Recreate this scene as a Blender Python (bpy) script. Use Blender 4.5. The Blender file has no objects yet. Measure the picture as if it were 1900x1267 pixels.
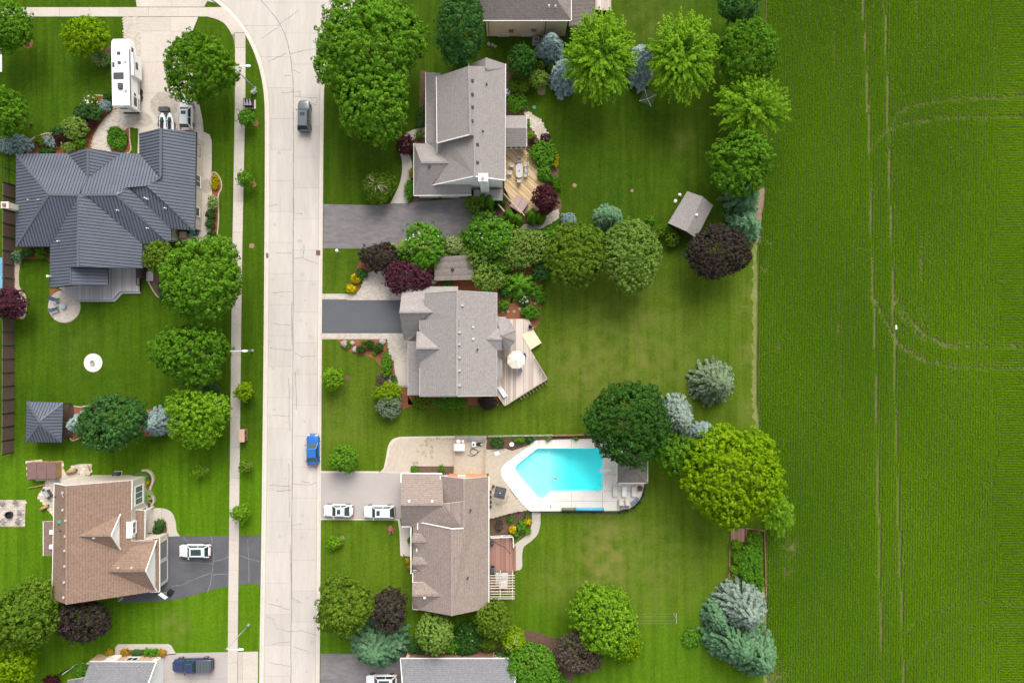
import bpy, math, random
import numpy as np
from mathutils import Vector, Matrix
from mathutils.geometry import tessellate_polygon
R = math.radians
# ---------------------------------------------------------------- camera, sky, sun, exposure
S = 0.08            # metres per photo pixel on the ground
H = 101.0           # camera height over the ground
scene = bpy.context.scene
COL = scene.collection
cam_d = bpy.data.cameras.new('camera')
cam = bpy.data.objects.new('camera', cam_d); COL.objects.link(cam)
cam.location = (0, 0, H); cam.rotation_euler = (0, 0, 0)
cam_d.sensor_width = 36.0
cam_d.lens = 18.0 / ((1900 * S / 2) / H)
cam_d.clip_end = 3000
scene.camera = cam
SUN_EL, SUN_AZ = 44.0, 14.0     # azimuth clockwise from +Y (top of the picture)
world = bpy.data.worlds.new('World'); scene.world = world; world.use_nodes = True
nt = world.node_tree
bg = nt.nodes['Background']
sky = nt.nodes.new('ShaderNodeTexSky'); sky.sky_type = 'NISHITA'; sky.sun_disc = False
sky.sun_elevation = R(SUN_EL); sky.sun_rotation = R(SUN_AZ)
sky.air_density = 1.0; sky.dust_density = 4.0; sky.ozone_density = 1.0
hs = nt.nodes.new('ShaderNodeHueSaturation'); hs.inputs['Saturation'].default_value = 0.30
nt.links.new(sky.outputs[0], hs.inputs['Color']); nt.links.new(hs.outputs[0], bg.inputs['Color'])
bg.inputs['Strength'].default_value = 0.138
sun_d = bpy.data.lights.new('sun', 'SUN'); sun_d.energy = 1.45; sun_d.angle = R(40); sun_d.color = (1.0, 0.95, 0.87)
sun = bpy.data.objects.new('sun', sun_d); COL.objects.link(sun)
sdir = Vector((math.sin(R(SUN_AZ)) * math.cos(R(SUN_EL)), math.cos(R(SUN_AZ)) * math.cos(R(SUN_EL)), math.sin(R(SUN_EL))))
sun.rotation_euler = (-sdir).to_track_quat('-Z', 'Y').to_euler()
sun.location = (0, 0, 120)
vs = scene.view_settings
vs.view_transform = 'Standard'; vs.look = 'None'; vs.gamma = 1.0; vs.exposure = 0.78; vs.use_curve_mapping = False

# ---------------------------------------------------------------- helpers
def P(px, py, h=0.0):
    """photo pixel + height over the ground -> point"""
    k = S * (1 - h / H)
    return Vector(((px - 950) * k, (633.5 - py) * k, h))
def PL(pts, h=0.0):
    return [P(p[0], p[1], h) for p in pts]

def thing(name, label, cat, loc=(0, 0, 0), rz=0.0, group=None):
    o = bpy.data.objects.new(name, None); COL.objects.link(o)
    o.empty_display_size = 0.2
    o.location = loc; o.rotation_euler = (0, 0, rz)
    o['label'] = label; o['category'] = cat
    if group: o['group'] = group
    return o
def tag(o, label, cat, group=None):
    o['label'] = label; o['category'] = cat
    if group: o['group'] = group
    return o
def root_of(o):
    while o.parent: o = o.parent
    return o

class MB:
    """collects shapes into one mesh; world=True: coordinates are world ones, made relative to the root's location"""
    def __init__(s): s.v = []; s.f = []; s.m = []
    def add(s, vs_, fs, m=0):
        b = len(s.v); s.v.extend([tuple(v) for v in vs_])
        for f in fs: s.f.append(tuple(b + i for i in f)); s.m.append(m)
        return s
    def box(s, c, d, rz=0.0, m=0, taper=1.0, rx=0.0, ry=0.0):
        x, y, z = d[0] / 2, d[1] / 2, d[2] / 2
        pts = [(-x, -y, -z), (x, -y, -z), (x, y, -z), (-x, y, -z), (-x * taper, -y * taper, z), (x * taper, -y * taper, z), (x * taper, y * taper, z), (-x * taper, y * taper, z)]
        M = Matrix.Translation(Vector(c)) @ Matrix.Rotation(rz, 4, 'Z') @ Matrix.Rotation(ry, 4, 'Y') @ Matrix.Rotation(rx, 4, 'X')
        return s.add([M @ Vector(p) for p in pts], [(3, 2, 1, 0), (4, 5, 6, 7), (0, 1, 5, 4), (1, 2, 6, 5), (2, 3, 7, 6), (3, 0, 4, 7)], m)
    def rbox(s, c, d, r=0.1, rz=0.0, m=0, seg=3, top=0.9):
        """box with rounded upright corners and a slightly smaller rounded top"""
        x, y = d[0] / 2, d[1] / 2; z0 = c[2] - d[2] / 2; z1 = c[2] + d[2] / 2
        ring = []
        for q, (sx, sy) in enumerate(((1, 1), (-1, 1), (-1, -1), (1, -1))):
            for i in range(seg + 1):
                a = math.pi / 2 * (q + i / seg)
                ring.append((sx * (x - r) + r * math.cos(a), sy * (y - r) + r * math.sin(a)))
        ca, sa = math.cos(rz), math.sin(rz)
        lv = []
        rt = min(r * 0.5, d[2] * 0.3)
        for (k, z) in ((1, z0), (1, z1 - rt), ((x - rt * .4) / x, z1 - rt * .3), ((x - rt) / x, z1)):
            lv.append([(c[0] + k * (p[0] * ca - p[1] * sa), c[1] + k * (p[0] * sa + p[1] * ca), z) for p in ring])
        return s.loft(lv, m)
    def loft(s, rings, m=0, cap=True):
        n = len(rings[0]); vs_ = [p for r in rings for p in r]; fs = []
        for i in range(len(rings) - 1):
            for j in range(n):
                k = (j + 1) % n
                fs.append((i * n + j, i * n + k, (i + 1) * n + k, (i + 1) * n + j))
        if cap:
            fs.append(tuple(range(n - 1, -1, -1))); fs.append(tuple((len(rings) - 1) * n + j for j in range(n)))
        return s.add(vs_, fs, m)
    def cyl(s, c, r0, r1, z0, z1, n=12, m=0):
        return s.loft([[(c[0] + r * math.cos(2 * math.pi * j / n), c[1] + r * math.sin(2 * math.pi * j / n), z) for j in range(n)] for r, z in ((r0, z0), (r1, z1))], m)
    def lathe(s, c, prof, n=16, m=0):
        return s.loft([[(c[0] + r * math.cos(2 * math.pi * j / n), c[1] + r * math.sin(2 * math.pi * j / n), c[2] + z) for j in range(n)] for r, z in prof], m)
    def tube(s, pts, r, n=6, m=0, r1=None):
        pts = [Vector(p) for p in pts]; rings = []
        for i, p in enumerate(pts):
            d = (pts[min(i + 1, len(pts) - 1)] - pts[max(i - 1, 0)]).normalized()
            a = d.cross(Vector((0, 0, 1)))
            if a.length < 1e-3: a = Vector((1, 0, 0))
            a.normalize(); b = d.cross(a)
            rr = r if r1 is None else r + (r1 - r) * i / (len(pts) - 1)
            rings.append([p + (a * math.cos(2 * math.pi * j / n) + b * math.sin(2 * math.pi * j / n)) * rr for j in range(n)])
        return s.loft(rings, m)
    def bar(s, a, b, w, h, m=0):
        """box from a to b (centre line), width w (horizontal), height h"""
        a = Vector(a); b = Vector(b); d = (b - a).normalized()
        u = d.cross(Vector((0, 0, 1)))
        if u.length < 1e-3: u = Vector((1, 0, 0))
        u = u.normalized() * w / 2; t = u.normalized().cross(d) * h / 2
        pts = [a - u - t, a + u - t, a + u + t, a - u + t, b - u - t, b + u - t, b + u + t, b - u + t]
        return s.add(pts, [(0, 1, 2, 3), (7, 6, 5, 4), (0, 4, 5, 1), (1, 5, 6, 2), (2, 6, 7, 3), (3, 7, 4, 0)], m)
    def sheet(s, loops, m=0):
        """flat or nearly flat polygon (first loop) with holes (others), facing up"""
        loops = [[Vector(p) for p in l] for l in loops]; flat = [p for l in loops for p in l]
        for t in tessellate_polygon(loops):
            a, b, c = (flat[i] for i in t)
            n = (b - a).cross(c - a)
            if n.length < 1e-9: continue
            s.add([a, b, c] if n.z >= 0 else [a, c, b], [(0, 1, 2)], m)
        return s
    def slab(s, pts, t, m0=0, m1=0, drop=None):
        """polygon extruded downwards by t: top m0, sides and underside m1"""
        pts = [Vector(p) for p in pts]; n = len(pts)
        nz = sum((pts[i].x * pts[(i + 1) % n].y - pts[(i + 1) % n].x * pts[i].y) for i in range(n))
        if nz < 0: pts = pts[::-1]
        dv = Vector(drop) if drop else Vector((0, 0, -t))
        low = [p + dv for p in pts]
        tri = tessellate_polygon([pts])
        for q in tri:
            a, b, c = (pts[i] for i in q); nn = (b - a).cross(c - a)
            if nn.length < 1e-9: continue
            q2 = q if nn.z >= 0 else (q[0], q[2], q[1])
            s.add([pts[i] for i in q2], [(0, 1, 2)], m0)
            s.add([low[i] for i in (q2[0], q2[2], q2[1])], [(0, 1, 2)], m1)
        for i in range(n):
            k = (i + 1) % n
            s.add([low[i], low[k], pts[k], pts[i]], [(0, 1, 2, 3)], m1)
        return s
    def build(s, name, mats, parent=None, smooth=False, world=False, vals=None):
        if not isinstance(mats, (list, tuple)): mats = [mats]
        me = bpy.data.meshes.new(name)
        v = s.v
        if world and parent is not None:
            l = root_of(parent).location
            v = [(p[0] - l.x, p[1] - l.y, p[2] - l.z) for p in v]
        me.from_pydata(v, [], s.f)
        for m in mats: me.materials.append(m)
        if any(s.m): me.polygons.foreach_set('material_index', s.m)
        if smooth: me.polygons.foreach_set('use_smooth', [True] * len(s.f))
        if vals is not None:
            at = me.attributes.new('v', 'FLOAT', 'FACE'); at.data.foreach_set('value', vals)
        me.update()
        o = bpy.data.objects.new(name, me); COL.objects.link(o)
        if parent is not None: o.parent = parent
        return o

def struct(o, label=None):
    o['kind'] = 'structure'
    if label: o['label'] = label
    return o

def clip(poly, a, n):
    """part of a 3-D polygon where (p - a).n >= 0"""
    out = []
    for i in range(len(poly)):
        p, q = poly[i], poly[(i + 1) % len(poly)]
        dp, dq = (p - a).dot(n), (q - a).dot(n)
        if dp >= 0: out.append(p)
        if (dp >= 0) != (dq >= 0): out.append(p + (q - p) * (dp / (dp - dq)))
    return out
def strips(poly, d, w, off=0.0):
    """cut polygon into strips of width w; d = direction across the strips"""
    poly = [Vector(p) for p in poly]; d = Vector(d).normalized()
    ts = [p.dot(d) for p in poly]; t = math.floor(min(ts) / w) * w + off
    while t < max(ts):
        q = clip(clip(poly, d * t, d), d * (t + w), -d)
        q2 = [p for i, p in enumerate(q) if (p - q[i - 1]).length > 1e-4]
        if len(q2) >= 3: yield q2
        t += w
def shrink_strip(q, d, g):
    """narrow a strip by g on both sides along d"""
    d = Vector(d).normalized(); ts = [p.dot(d) for p in q]; lo, hi = min(ts), max(ts)
    if hi - lo < 3 * g: return None
    r = clip(clip(q, d * (lo + g), d), d * (hi - g), -d)
    return r if len(r) >= 3 else None
def smooth_poly(pts, n=4, closed=True):
    """Catmull-Rom through pixel points"""
    out = []; N = len(pts)
    rng = range(N) if closed else range(N - 1)
    for i in rng:
        g = lambda k: pts[k % N] if closed else pts[min(max(k, 0), N - 1)]
        p0, p1, p2, p3 = g(i - 1), g(i), g(i + 1), g(i + 2)
        for j in range(n):
            t = j / n
            out.append(tuple(0.5 * (2 * p1[c] + (p2[c] - p0[c]) * t + (2 * p0[c] - 5 * p1[c] + 4 * p2[c] - p3[c]) * t * t + (3 * p1[c] - p0[c] - 3 * p2[c] + p3[c]) * t ** 3) for c in (0, 1)))
    if not closed: out.append(tuple(pts[-1]))
    return out
def inside(poly, x, y):
    c = False; n = len(poly)
    for i in range(n):
        x1, y1 = poly[i][0], poly[i][1]; x2, y2 = poly[i - 1][0], poly[i - 1][1]
        if (y1 > y) != (y2 > y) and x < (x2 - x1) * (y - y1) / (y2 - y1) + x1: c = not c
    return c

# ---------------------------------------------------------------- materials
def mat(name, c1, c2=None, scale=1.0, fine=None, rough=0.9, bump=0.0, spec=0.3, metal=0.0, stretch=None, objrand=0.0, attr=False, fine_amt=0.5, rows=0.0, detail=4.0, coat=0.0, bscale=None, emit=None):
    m = bpy.data.materials.new(name); m.use_nodes = True
    N = m.node_tree.nodes; L = m.node_tree.links; b = N['Principled BSDF']
    b.inputs['Roughness'].default_value = rough; b.inputs['Specular IOR Level'].default_value = spec; b.inputs['Metallic'].default_value = metal
    b.inputs['Coat Weight'].default_value = coat
    if c2 is None:
        b.inputs['Base Color'].default_value = (*c1, 1)
        if not bump: return m
    geo = N.new('ShaderNodeNewGeometry'); vec = geo.outputs['Position']
    if stretch:
        mp = N.new('ShaderNodeMapping'); mp.inputs['Scale'].default_value = stretch[:3]
        if len(stretch) > 3: mp.inputs['Rotation'].default_value = (0, 0, stretch[3])
        L.new(vec, mp.inputs[0]); vec = mp.outputs[0]
    def noise(sc, det=detail):
        n = N.new('ShaderNodeTexNoise'); n.inputs['Scale'].default_value = sc; n.inputs['Detail'].default_value = det; n.inputs['Roughness'].default_value = 0.6
        L.new(vec, n.inputs['Vector']); return n.outputs['Fac']
    if c2 is not None:
        fac = noise(scale)
        if fine:
            f2 = noise(fine, 2.0)
            mx = N.new('ShaderNodeMix'); mx.inputs[0].default_value = fine_amt
            L.new(fac, mx.inputs[2]); L.new(f2, mx.inputs[3]); fac = mx.outputs[0]
        if rows:
            sep = N.new('ShaderNodeSeparateXYZ'); L.new(geo.outputs['Position'], sep.inputs[0])
            ma = N.new('ShaderNodeMath'); ma.operation = 'MULTIPLY'; ma.inputs[1].default_value = rows; L.new(sep.outputs['Z'], ma.inputs[0])
            fr = N.new('ShaderNodeMath'); fr.operation = 'FRACT'; L.new(ma.outputs[0], fr.inputs[0])
            mx = N.new('ShaderNodeMix'); mx.inputs[0].default_value = 0.22
            L.new(fac, mx.inputs[2]); L.new(fr.outputs[0], mx.inputs[3]); fac = mx.outputs[0]
        if attr:
            at = N.new('ShaderNodeAttribute'); at.attribute_name = 'v'
            mx = N.new('ShaderNodeMix'); mx.inputs[0].default_value = 0.75
            L.new(fac, mx.inputs[2]); L.new(at.outputs['Fac'], mx.inputs[3]); fac = mx.outputs[0]
        rp = N.new('ShaderNodeMapRange'); rp.inputs[1].default_value = 0.3; rp.inputs[2].default_value = 0.7
        L.new(fac, rp.inputs[0])
        cm = N.new('ShaderNodeMix'); cm.data_type = 'RGBA'; cm.inputs[6].default_value = (*c1, 1); cm.inputs[7].default_value = (*c2, 1)
        L.new(rp.outputs[0], cm.inputs[0]); colout = cm.outputs[2]
        if objrand:     # every slab was poured separately: a tint of its own
            oi = N.new('ShaderNodeObjectInfo'); r2 = N.new('ShaderNodeMapRange'); r2.inputs[3].default_value = 1 - objrand; r2.inputs[4].default_value = 1 + objrand * 0.4; L.new(oi.outputs['Random'], r2.inputs[0])
            vm = N.new('ShaderNodeVectorMath'); vm.operation = 'SCALE'; L.new(colout, vm.inputs[0]); L.new(r2.outputs[0], vm.inputs['Scale']); colout = vm.outputs[0]
        L.new(colout, b.inputs['Base Color'])
    if bump:
        bp = N.new('ShaderNodeBump'); bp.inputs['Strength'].default_value = bump; bp.inputs['Distance'].default_value = 0.05
        L.new(noise(bscale or fine or scale * 4), bp.inputs['Height']); L.new(bp.outputs[0], b.inputs['Normal'])
    return m

def leafmat(name, c1, c2, trans=0.3, k=1.0):
    c1 = tuple(x * k for x in c1); c2 = tuple(x * k for x in c2)
    m = bpy.data.materials.new(name); m.use_nodes = True
    N = m.node_tree.nodes; L = m.node_tree.links; out = N['Material Output']; N.remove(N['Principled BSDF'])
    at = N.new('ShaderNodeAttribute'); at.attribute_name = 'v'
    cm = N.new('ShaderNodeMix'); cm.data_type = 'RGBA'; cm.inputs[6].default_value = (*c1, 1); cm.inputs[7].default_value = (*c2, 1)
    L.new(at.outputs['Fac'], cm.inputs[0])
    d = N.new('ShaderNodeBsdfDiffuse'); t = N.new('ShaderNodeBsdfTranslucent'); mx = N.new('ShaderNodeMixShader'); mx.inputs[0].default_value = trans
    L.new(cm.outputs[2], d.inputs[0]); L.new(cm.outputs[2], t.inputs[0]); L.new(d.outputs[0], mx.inputs[1]); L.new(t.outputs[0], mx.inputs[2])
    L.new(mx.outputs[0], out.inputs[0])
    return m

def lawnmat(name, c1, c2, c3, stripe_dir=0.0, stripe=0.25, width=1.1, dry=(), patch=0.16, dryc=(0.215, 0.20, 0.055), more=()):
    """lawn: large and small mottling, mowing stripes, dry patches at given spots (x, y, radius, amount)"""
    m = bpy.data.materials.new(name); m.use_nodes = True
    N = m.node_tree.nodes; L = m.node_tree.links; b = N['Principled BSDF']
    b.inputs['Roughness'].default_value = 1.0; b.inputs['Specular IOR Level'].default_value = 0.05
    geo = N.new('ShaderNodeNewGeometry'); vec = geo.outputs['Position']
    def noise(sc, det=5.0, v=vec, ro=0.6):
        n = N.new('ShaderNodeTexNoise'); n.inputs['Scale'].default_value = sc; n.inputs['Detail'].default_value = det; n.inputs['Roughness'].default_value = ro
        L.new(v, n.inputs['Vector']); return n.outputs['Fac']
    def rng(f, a, c):
        r = N.new('ShaderNodeMapRange'); r.inputs[1].default_value = a; r.inputs[2].default_value = c; L.new(f, r.inputs[0]); return r.outputs[0]
    def mixc(f, a, c):
        cm = N.new('ShaderNodeMix'); cm.data_type = 'RGBA'
        L.new(f, cm.inputs[0])
        for i, q in ((6, a), (7, c)):
            if isinstance(q, tuple): cm.inputs[i].default_value = (*q, 1)
            else: L.new(q, cm.inputs[i])
        return cm.outputs[2]
    n1 = rng(noise(patch, 6.0), 0.32, 0.68); n2 = rng(noise(0.7, 6.0, ro=0.7), 0.45, 0.8)
    col = mixc(n2, mixc(n1, c1, c2), c3)
    sp = N.new('ShaderNodeSeparateXYZ'); L.new(vec, sp.inputs[0]); wob = N.new('ShaderNodeMath'); wob.operation = 'MULTIPLY_ADD'; wob.inputs[1].default_value = 5.0
    L.new(noise(0.12, 4.0), wob.inputs[0]); L.new(sp.outputs['Y'], wob.inputs[2])
    for (ya, yb, d1, d2, d3) in more:      # further yards down the street have grass of another tint
        col = mixc(rng(wob.outputs[0], ya + 2.5, yb + 2.5), col, mixc(n2, mixc(n1, d1, d2), d3))
    # mowing stripes, wobbling a little
    mp = N.new('ShaderNodeMapping'); mp.inputs['Rotation'].default_value = (0, 0, stripe_dir); mp.inputs['Scale'].default_value = (1 / width, 0.06, 0.1)
    L.new(vec, mp.inputs[0])
    sn = noise(1.0, 2.0, mp.outputs[0])
    dk = N.new('ShaderNodeMix'); dk.data_type = 'RGBA'; dk.blend_type = 'MULTIPLY'
    L.new(rng(sn, 0.42, 0.62), dk.inputs[0]); L.new(col, dk.inputs[6]); k = 1 - stripe; dk.inputs[7].default_value = (k, k, k * 0.95, 1)
    col = dk.outputs[2]
    fn = noise(3.2, 3.0)
    dk = N.new('ShaderNodeMix'); dk.data_type = 'RGBA'; dk.blend_type = 'MULTIPLY'
    L.new(rng(fn, 0.3, 0.75), dk.inputs[0]); L.new(col, dk.inputs[6]); dk.inputs[7].default_value = (0.62, 0.66, 0.58, 1)
    col = dk.outputs[2]
    for (x, y, r, amt) in dry:
        vm = N.new('ShaderNodeVectorMath'); vm.operation = 'DISTANCE'; L.new(vec, vm.inputs[0]); vm.inputs[1].default_value = (x, y, 0)
        f = rng(vm.outputs['Value'], r, r * 0.2)
        mu = N.new('ShaderNodeMath'); mu.operation = 'MULTIPLY'; L.new(f, mu.inputs[0]); L.new(rng(noise(0.45, 6.0), 0.35, 0.62), mu.inputs[1])
        mu2 = N.new('ShaderNodeMath'); mu2.operation = 'MULTIPLY'; L.new(mu.outputs[0], mu2.inputs[0]); mu2.inputs[1].default_value = amt
        col = mixc(mu2.outputs[0], col, dryc)
    L.new(col, b.inputs['Base Color'])
    bp = N.new('ShaderNodeBump'); bp.inputs['Strength'].default_value = 0.5; bp.inputs['Distance'].default_value = 0.06
    L.new(noise(9.0, 3.0), bp.inputs['Height']); L.new(bp.outputs[0], b.inputs['Normal'])
    return m

M = {}
M['concrete'] = mat('concrete', (0.46, 0.405, 0.35), (0.57, 0.51, 0.45), 0.3, 3.0, 0.9, 0.15, objrand=0.10)
M['road'] = mat('road_concrete', (0.445, 0.40, 0.36), (0.56, 0.51, 0.465), 0.4, 3.0, 0.9, 0.15, stretch=(1.8, 0.22, 1), objrand=0.07, fine_amt=0.35)
M['curb'] = mat('curb_concrete', (0.53, 0.47, 0.40), (0.66, 0.59, 0.52), 0.8, 8.0, 0.9, 0.1)
M['joint'] = mat('joint', (0.20, 0.17, 0.14), (0.28, 0.24, 0.2), 1.0)
M['paver_base'] = mat('paver_base', (0.42, 0.365, 0.31), (0.46, 0.40, 0.345), 1.0)
M['crack'] = mat('crack', (0.15, 0.125, 0.11), (0.30, 0.26, 0.23), 2.0)
M['asphalt_dark'] = mat('asphalt_dark', (0.088, 0.094, 0.105), (0.115, 0.12, 0.132), 0.5, 12.0, 0.85, 0.2, stretch=(0.25, 1.5, 1))
M['asphalt_worn'] = mat('asphalt_worn', (0.125, 0.115, 0.122), (0.245, 0.222, 0.218), 0.3, 2.2, 0.9, 0.2, stretch=(0.35, 1.0, 1))
M['asphalt_grey'] = mat('asphalt_grey', (0.07, 0.07, 0.08), (0.13, 0.13, 0.14), 0.4, 9.0, 0.9, 0.2)
M['asphalt_pale'] = mat('asphalt_pale', (0.36, 0.32, 0.30), (0.45, 0.405, 0.38), 0.35, 8.0, 0.9, 0.15)
M['paver'] = mat('paver', (0.47, 0.405, 0.345), (0.575, 0.515, 0.45), 1.5, 8.0, 0.9, attr=True)
M['paver_dark'] = mat('paver_dark', (0.37, 0.32, 0.275), (0.44, 0.39, 0.34), 1.5, 8.0, 0.9, attr=True)
M['paver_pool'] = mat('paver_pool', (0.49, 0.415, 0.325), (0.545, 0.47, 0.375), 1.5, 8.0, 0.9, attr=True)
M['pool_deck'] = mat('pool_deck', (0.68, 0.63, 0.57), (0.78, 0.735, 0.68), 0.3, 3.0, 0.85)
M['flag'] = mat('flagstone', (0.54, 0.475, 0.39), (0.68, 0.605, 0.51), 1.2, 7.0, 0.9, attr=True)
M['mulch_red'] = mat('mulch_red', (0.17, 0.055, 0.026), (0.32, 0.13, 0.065), 2.5, 12.0, 1.0, 0.7)
M['mulch_brown'] = mat('mulch_brown', (0.085, 0.05, 0.033), (0.18, 0.11, 0.075), 2.5, 12.0, 1.0, 0.7)
M['dirt'] = mat('dirt', (0.20, 0.135, 0.085), (0.36, 0.26, 0.18), 1.2, 9.0, 1.0, 0.5)
M['gravel_white'] = mat('gravel_white', (0.62, 0.58, 0.5), (0.85, 0.82, 0.75), 5.0, 14.0, 1.0, 0.5)
M['bed_edge'] = mat('bed_edge', (0.36, 0.28, 0.21), (0.55, 0.47, 0.38), 2.5, 9.0, 0.9)
M['metal_roof'] = mat('standing_seam', (0.090, 0.103, 0.132), (0.112, 0.126, 0.160), 0.5, None, 0.45, spec=0.45)
M['metal_seam'] = mat('seam', (0.034, 0.040, 0.055), None, rough=0.5)
M['metal_ridge'] = mat('ridge_metal', (0.10, 0.105, 0.125), None, rough=0.45, spec=0.45)
def shingle(n, a, b_): return mat(n, a, b_, 1.0, 3.4, 0.95, 0.35, fine_amt=0.72, rows=7.0)
M['sh_grey'] = shingle('shingle_grey', (0.215, 0.192, 0.182), (0.325, 0.295, 0.282))
M['sh_grey2'] = shingle('shingle_greyer', (0.215, 0.192, 0.183), (0.345, 0.315, 0.30))
M['sh_brown'] = shingle('shingle_brown', (0.165, 0.105, 0.074), (0.30, 0.205, 0.155))
M['sh_taupe'] = shingle('shingle_taupe', (0.20, 0.152, 0.13), (0.33, 0.268, 0.236))
M['sh_old'] = shingle('shingle_old', (0.15, 0.125, 0.11), (0.27, 0.235, 0.215))
M['sh_slate'] = shingle('shingle_slate', (0.13, 0.13, 0.14), (0.225, 0.222, 0.235))
M['white'] = mat('white_trim', (0.78, 0.76, 0.72), (0.84, 0.82, 0.79), 2.0, None, 0.6)
M['grey_trim'] = mat('grey_trim', (0.40, 0.40, 0.40), None, rough=0.6)
M['dark_trim'] = mat('dark_trim', (0.05, 0.05, 0.055), None, rough=0.5)
M['siding_tan'] = mat('siding_tan', (0.68, 0.52, 0.36), (0.74, 0.58, 0.41), 0.8, None, 0.8, rows=5.0)
M['siding_white'] = mat('siding_white', (0.68, 0.68, 0.67), (0.78, 0.78, 0.77), 0.8, None, 0.8, rows=5.0)
M['siding_grey'] = mat('siding_grey', (0.40, 0.39, 0.38), (0.47, 0.46, 0.45), 0.8, None, 0.8, rows=5.0)
M['siding_beige'] = mat('siding_beige', (0.52, 0.46, 0.38), (0.6, 0.54, 0.46), 0.8, None, 0.8, rows=5.0)
M['brick_salmon'] = mat('brick_salmon', (0.44, 0.27, 0.19), (0.60, 0.41, 0.31), 3.0, 9.0, 0.9)
M['brick_orange'] = mat('brick_orange', (0.48, 0.22, 0.12), (0.62, 0.34, 0.2), 3.0, 9.0, 0.9)
M['brick_red'] = mat('brick_red', (0.20, 0.09, 0.065), (0.34, 0.18, 0.13), 4.0, 10.0, 0.9)
M['garage_door'] = mat('garage_door', (0.17, 0.175, 0.185), (0.2, 0.205, 0.215), 0.8, None, 0.6)
M['glass'] = mat('glass_dark', (0.03, 0.045, 0.05), None, rough=0.06, spec=0.6)
M['glass_lit'] = mat('glass_sky', (0.12, 0.16, 0.17), None, rough=0.08, spec=0.6)
M['glass_car'] = mat('glass_car', (0.022, 0.05, 0.05), None, rough=0.05, spec=0.7)
M['wood_deck'] = mat('wood_deck', (0.40, 0.27, 0.135), (0.60, 0.45, 0.265), 0.6, 6.0, 0.85, attr=True, stretch=(0.5, 0.5, 1))
M['wood_grey'] = mat('wood_weathered', (0.42, 0.345, 0.29), (0.62, 0.54, 0.475), 0.6, 6.0, 0.85, attr=True)
M['wood_new'] = mat('wood_new', (0.72, 0.60, 0.40), (0.80, 0.70, 0.5), 0.6, 6.0, 0.85, attr=True)
M['wood_red'] = mat('wood_composite', (0.27, 0.14, 0.105), (0.35, 0.195, 0.155), 0.6, 6.0, 0.8, attr=True)
M['wood_lilac'] = mat('composite_grey', (0.36, 0.34, 0.345), (0.48, 0.455, 0.455), 0.6, 6.0, 0.8, attr=True)
M['wood_dark'] = mat('wood_dark', (0.05, 0.03, 0.022), (0.085, 0.055, 0.04), 1.0, 6.0, 0.85)
M['wood_rail'] = mat('wood_rail', (0.50, 0.36, 0.23), (0.66, 0.5, 0.35), 1.0, 6.0, 0.85)
M['wood_log'] = mat('wood_log', (0.34, 0.19, 0.07), (0.5, 0.31, 0.14), 2.0, 6.0, 0.85)
M['fence_brown'] = mat('fence_brown', (0.115, 0.075, 0.06), (0.15, 0.10, 0.082), 0.6, 5.0, 0.8)
M['black'] = mat('black', (0.018, 0.018, 0.02), None, rough=0.5)
M['rubber'] = mat('rubber', (0.025, 0.025, 0.025), None, rough=0.9)
M['chrome'] = mat('chrome', (0.6, 0.6, 0.62), None, rough=0.25, metal=1.0)
M['grey_metal'] = mat('grey_metal', (0.42, 0.42, 0.43), None, rough=0.5, metal=0.3)
M['white_metal'] = mat('white_metal', (0.78, 0.78, 0.78), None, rough=0.4)
M['green_plastic'] = mat('green_plastic', (0.05, 0.28, 0.17), None, rough=0.6)
M['cover_pink'] = mat('cover_taupe', (0.33, 0.235, 0.21), (0.38, 0.28, 0.25), 1.0, None, 0.6)
M['cover_brown'] = mat('cover_brown', (0.165, 0.095, 0.088), (0.205, 0.125, 0.115), 1.0, None, 0.6)
M['canvas'] = mat('canvas', (0.74, 0.68, 0.57), (0.82, 0.76, 0.65), 1.0, None, 0.9)
M['canvas_dark'] = mat('canvas_dark', (0.06, 0.062, 0.066), (0.085, 0.088, 0.092), 1.0, None, 0.9)
M['canvas_white'] = mat('canvas_white', (0.8, 0.79, 0.77), None, rough=0.9)
M['cushion_grey'] = mat('cushion_grey', (0.42, 0.40, 0.37), (0.5, 0.48, 0.45), 2.0, None, 0.9)
M['cushion_slate'] = mat('cushion_slate', (0.20, 0.215, 0.26), None, rough=0.9)
M['cushion_lilac'] = mat('cushion_lilac', (0.32, 0.28, 0.34), None, rough=0.9)
M['cushion_cream'] = mat('cushion_cream', (0.66, 0.60, 0.52), None, rough=0.9)
M['slate_blue'] = mat('slate_blue', (0.09, 0.12, 0.145), None, rough=0.6)
M['pale_blue'] = mat('pale_blue', (0.30, 0.40, 0.45), None, rough=0.6)
M['pool_blue'] = mat('pool_roll_blue', (0.10, 0.42, 0.62), (0.14, 0.5, 0.7), 1.0, None, 0.6)
M['olive_tarp'] = mat('olive_tarp', (0.16, 0.18, 0.13), None, rough=0.8)
M['rock'] = mat('rock', (0.24, 0.225, 0.21), (0.42, 0.395, 0.37), 2.0, 8.0, 0.9, 0.5)
M['rock_pink'] = mat('rock_pink', (0.25, 0.18, 0.17), (0.38, 0.30, 0.28), 2.0, 8.0, 0.9, 0.5)
M['bark'] = mat('bark', (0.10, 0.075, 0.055), (0.18, 0.14, 0.11), 3.0, 9.0, 1.0, 0.5)
M['twig'] = mat('twig', (0.34, 0.30, 0.24), (0.45, 0.40, 0.33), 3.0, None, 1.0)
M['terracotta'] = mat('terracotta', (0.24, 0.12, 0.08), None, rough=0.9)
M['red_light'] = mat('tail_lamp', (0.42, 0.012, 0.02), None, rough=0.2, spec=0.6)
M['lamp_clear'] = mat('lamp_clear', (0.65, 0.68, 0.7), None, rough=0.1, spec=0.6)
M['pink'] = mat('pink_bloom', (0.62, 0.16, 0.2), None, rough=0.9)
def carpaint(n, c, metal=0.0): return mat('paint_' + n, c, None, rough=0.32, spec=0.5, metal=metal, coat=0.6)
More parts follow.
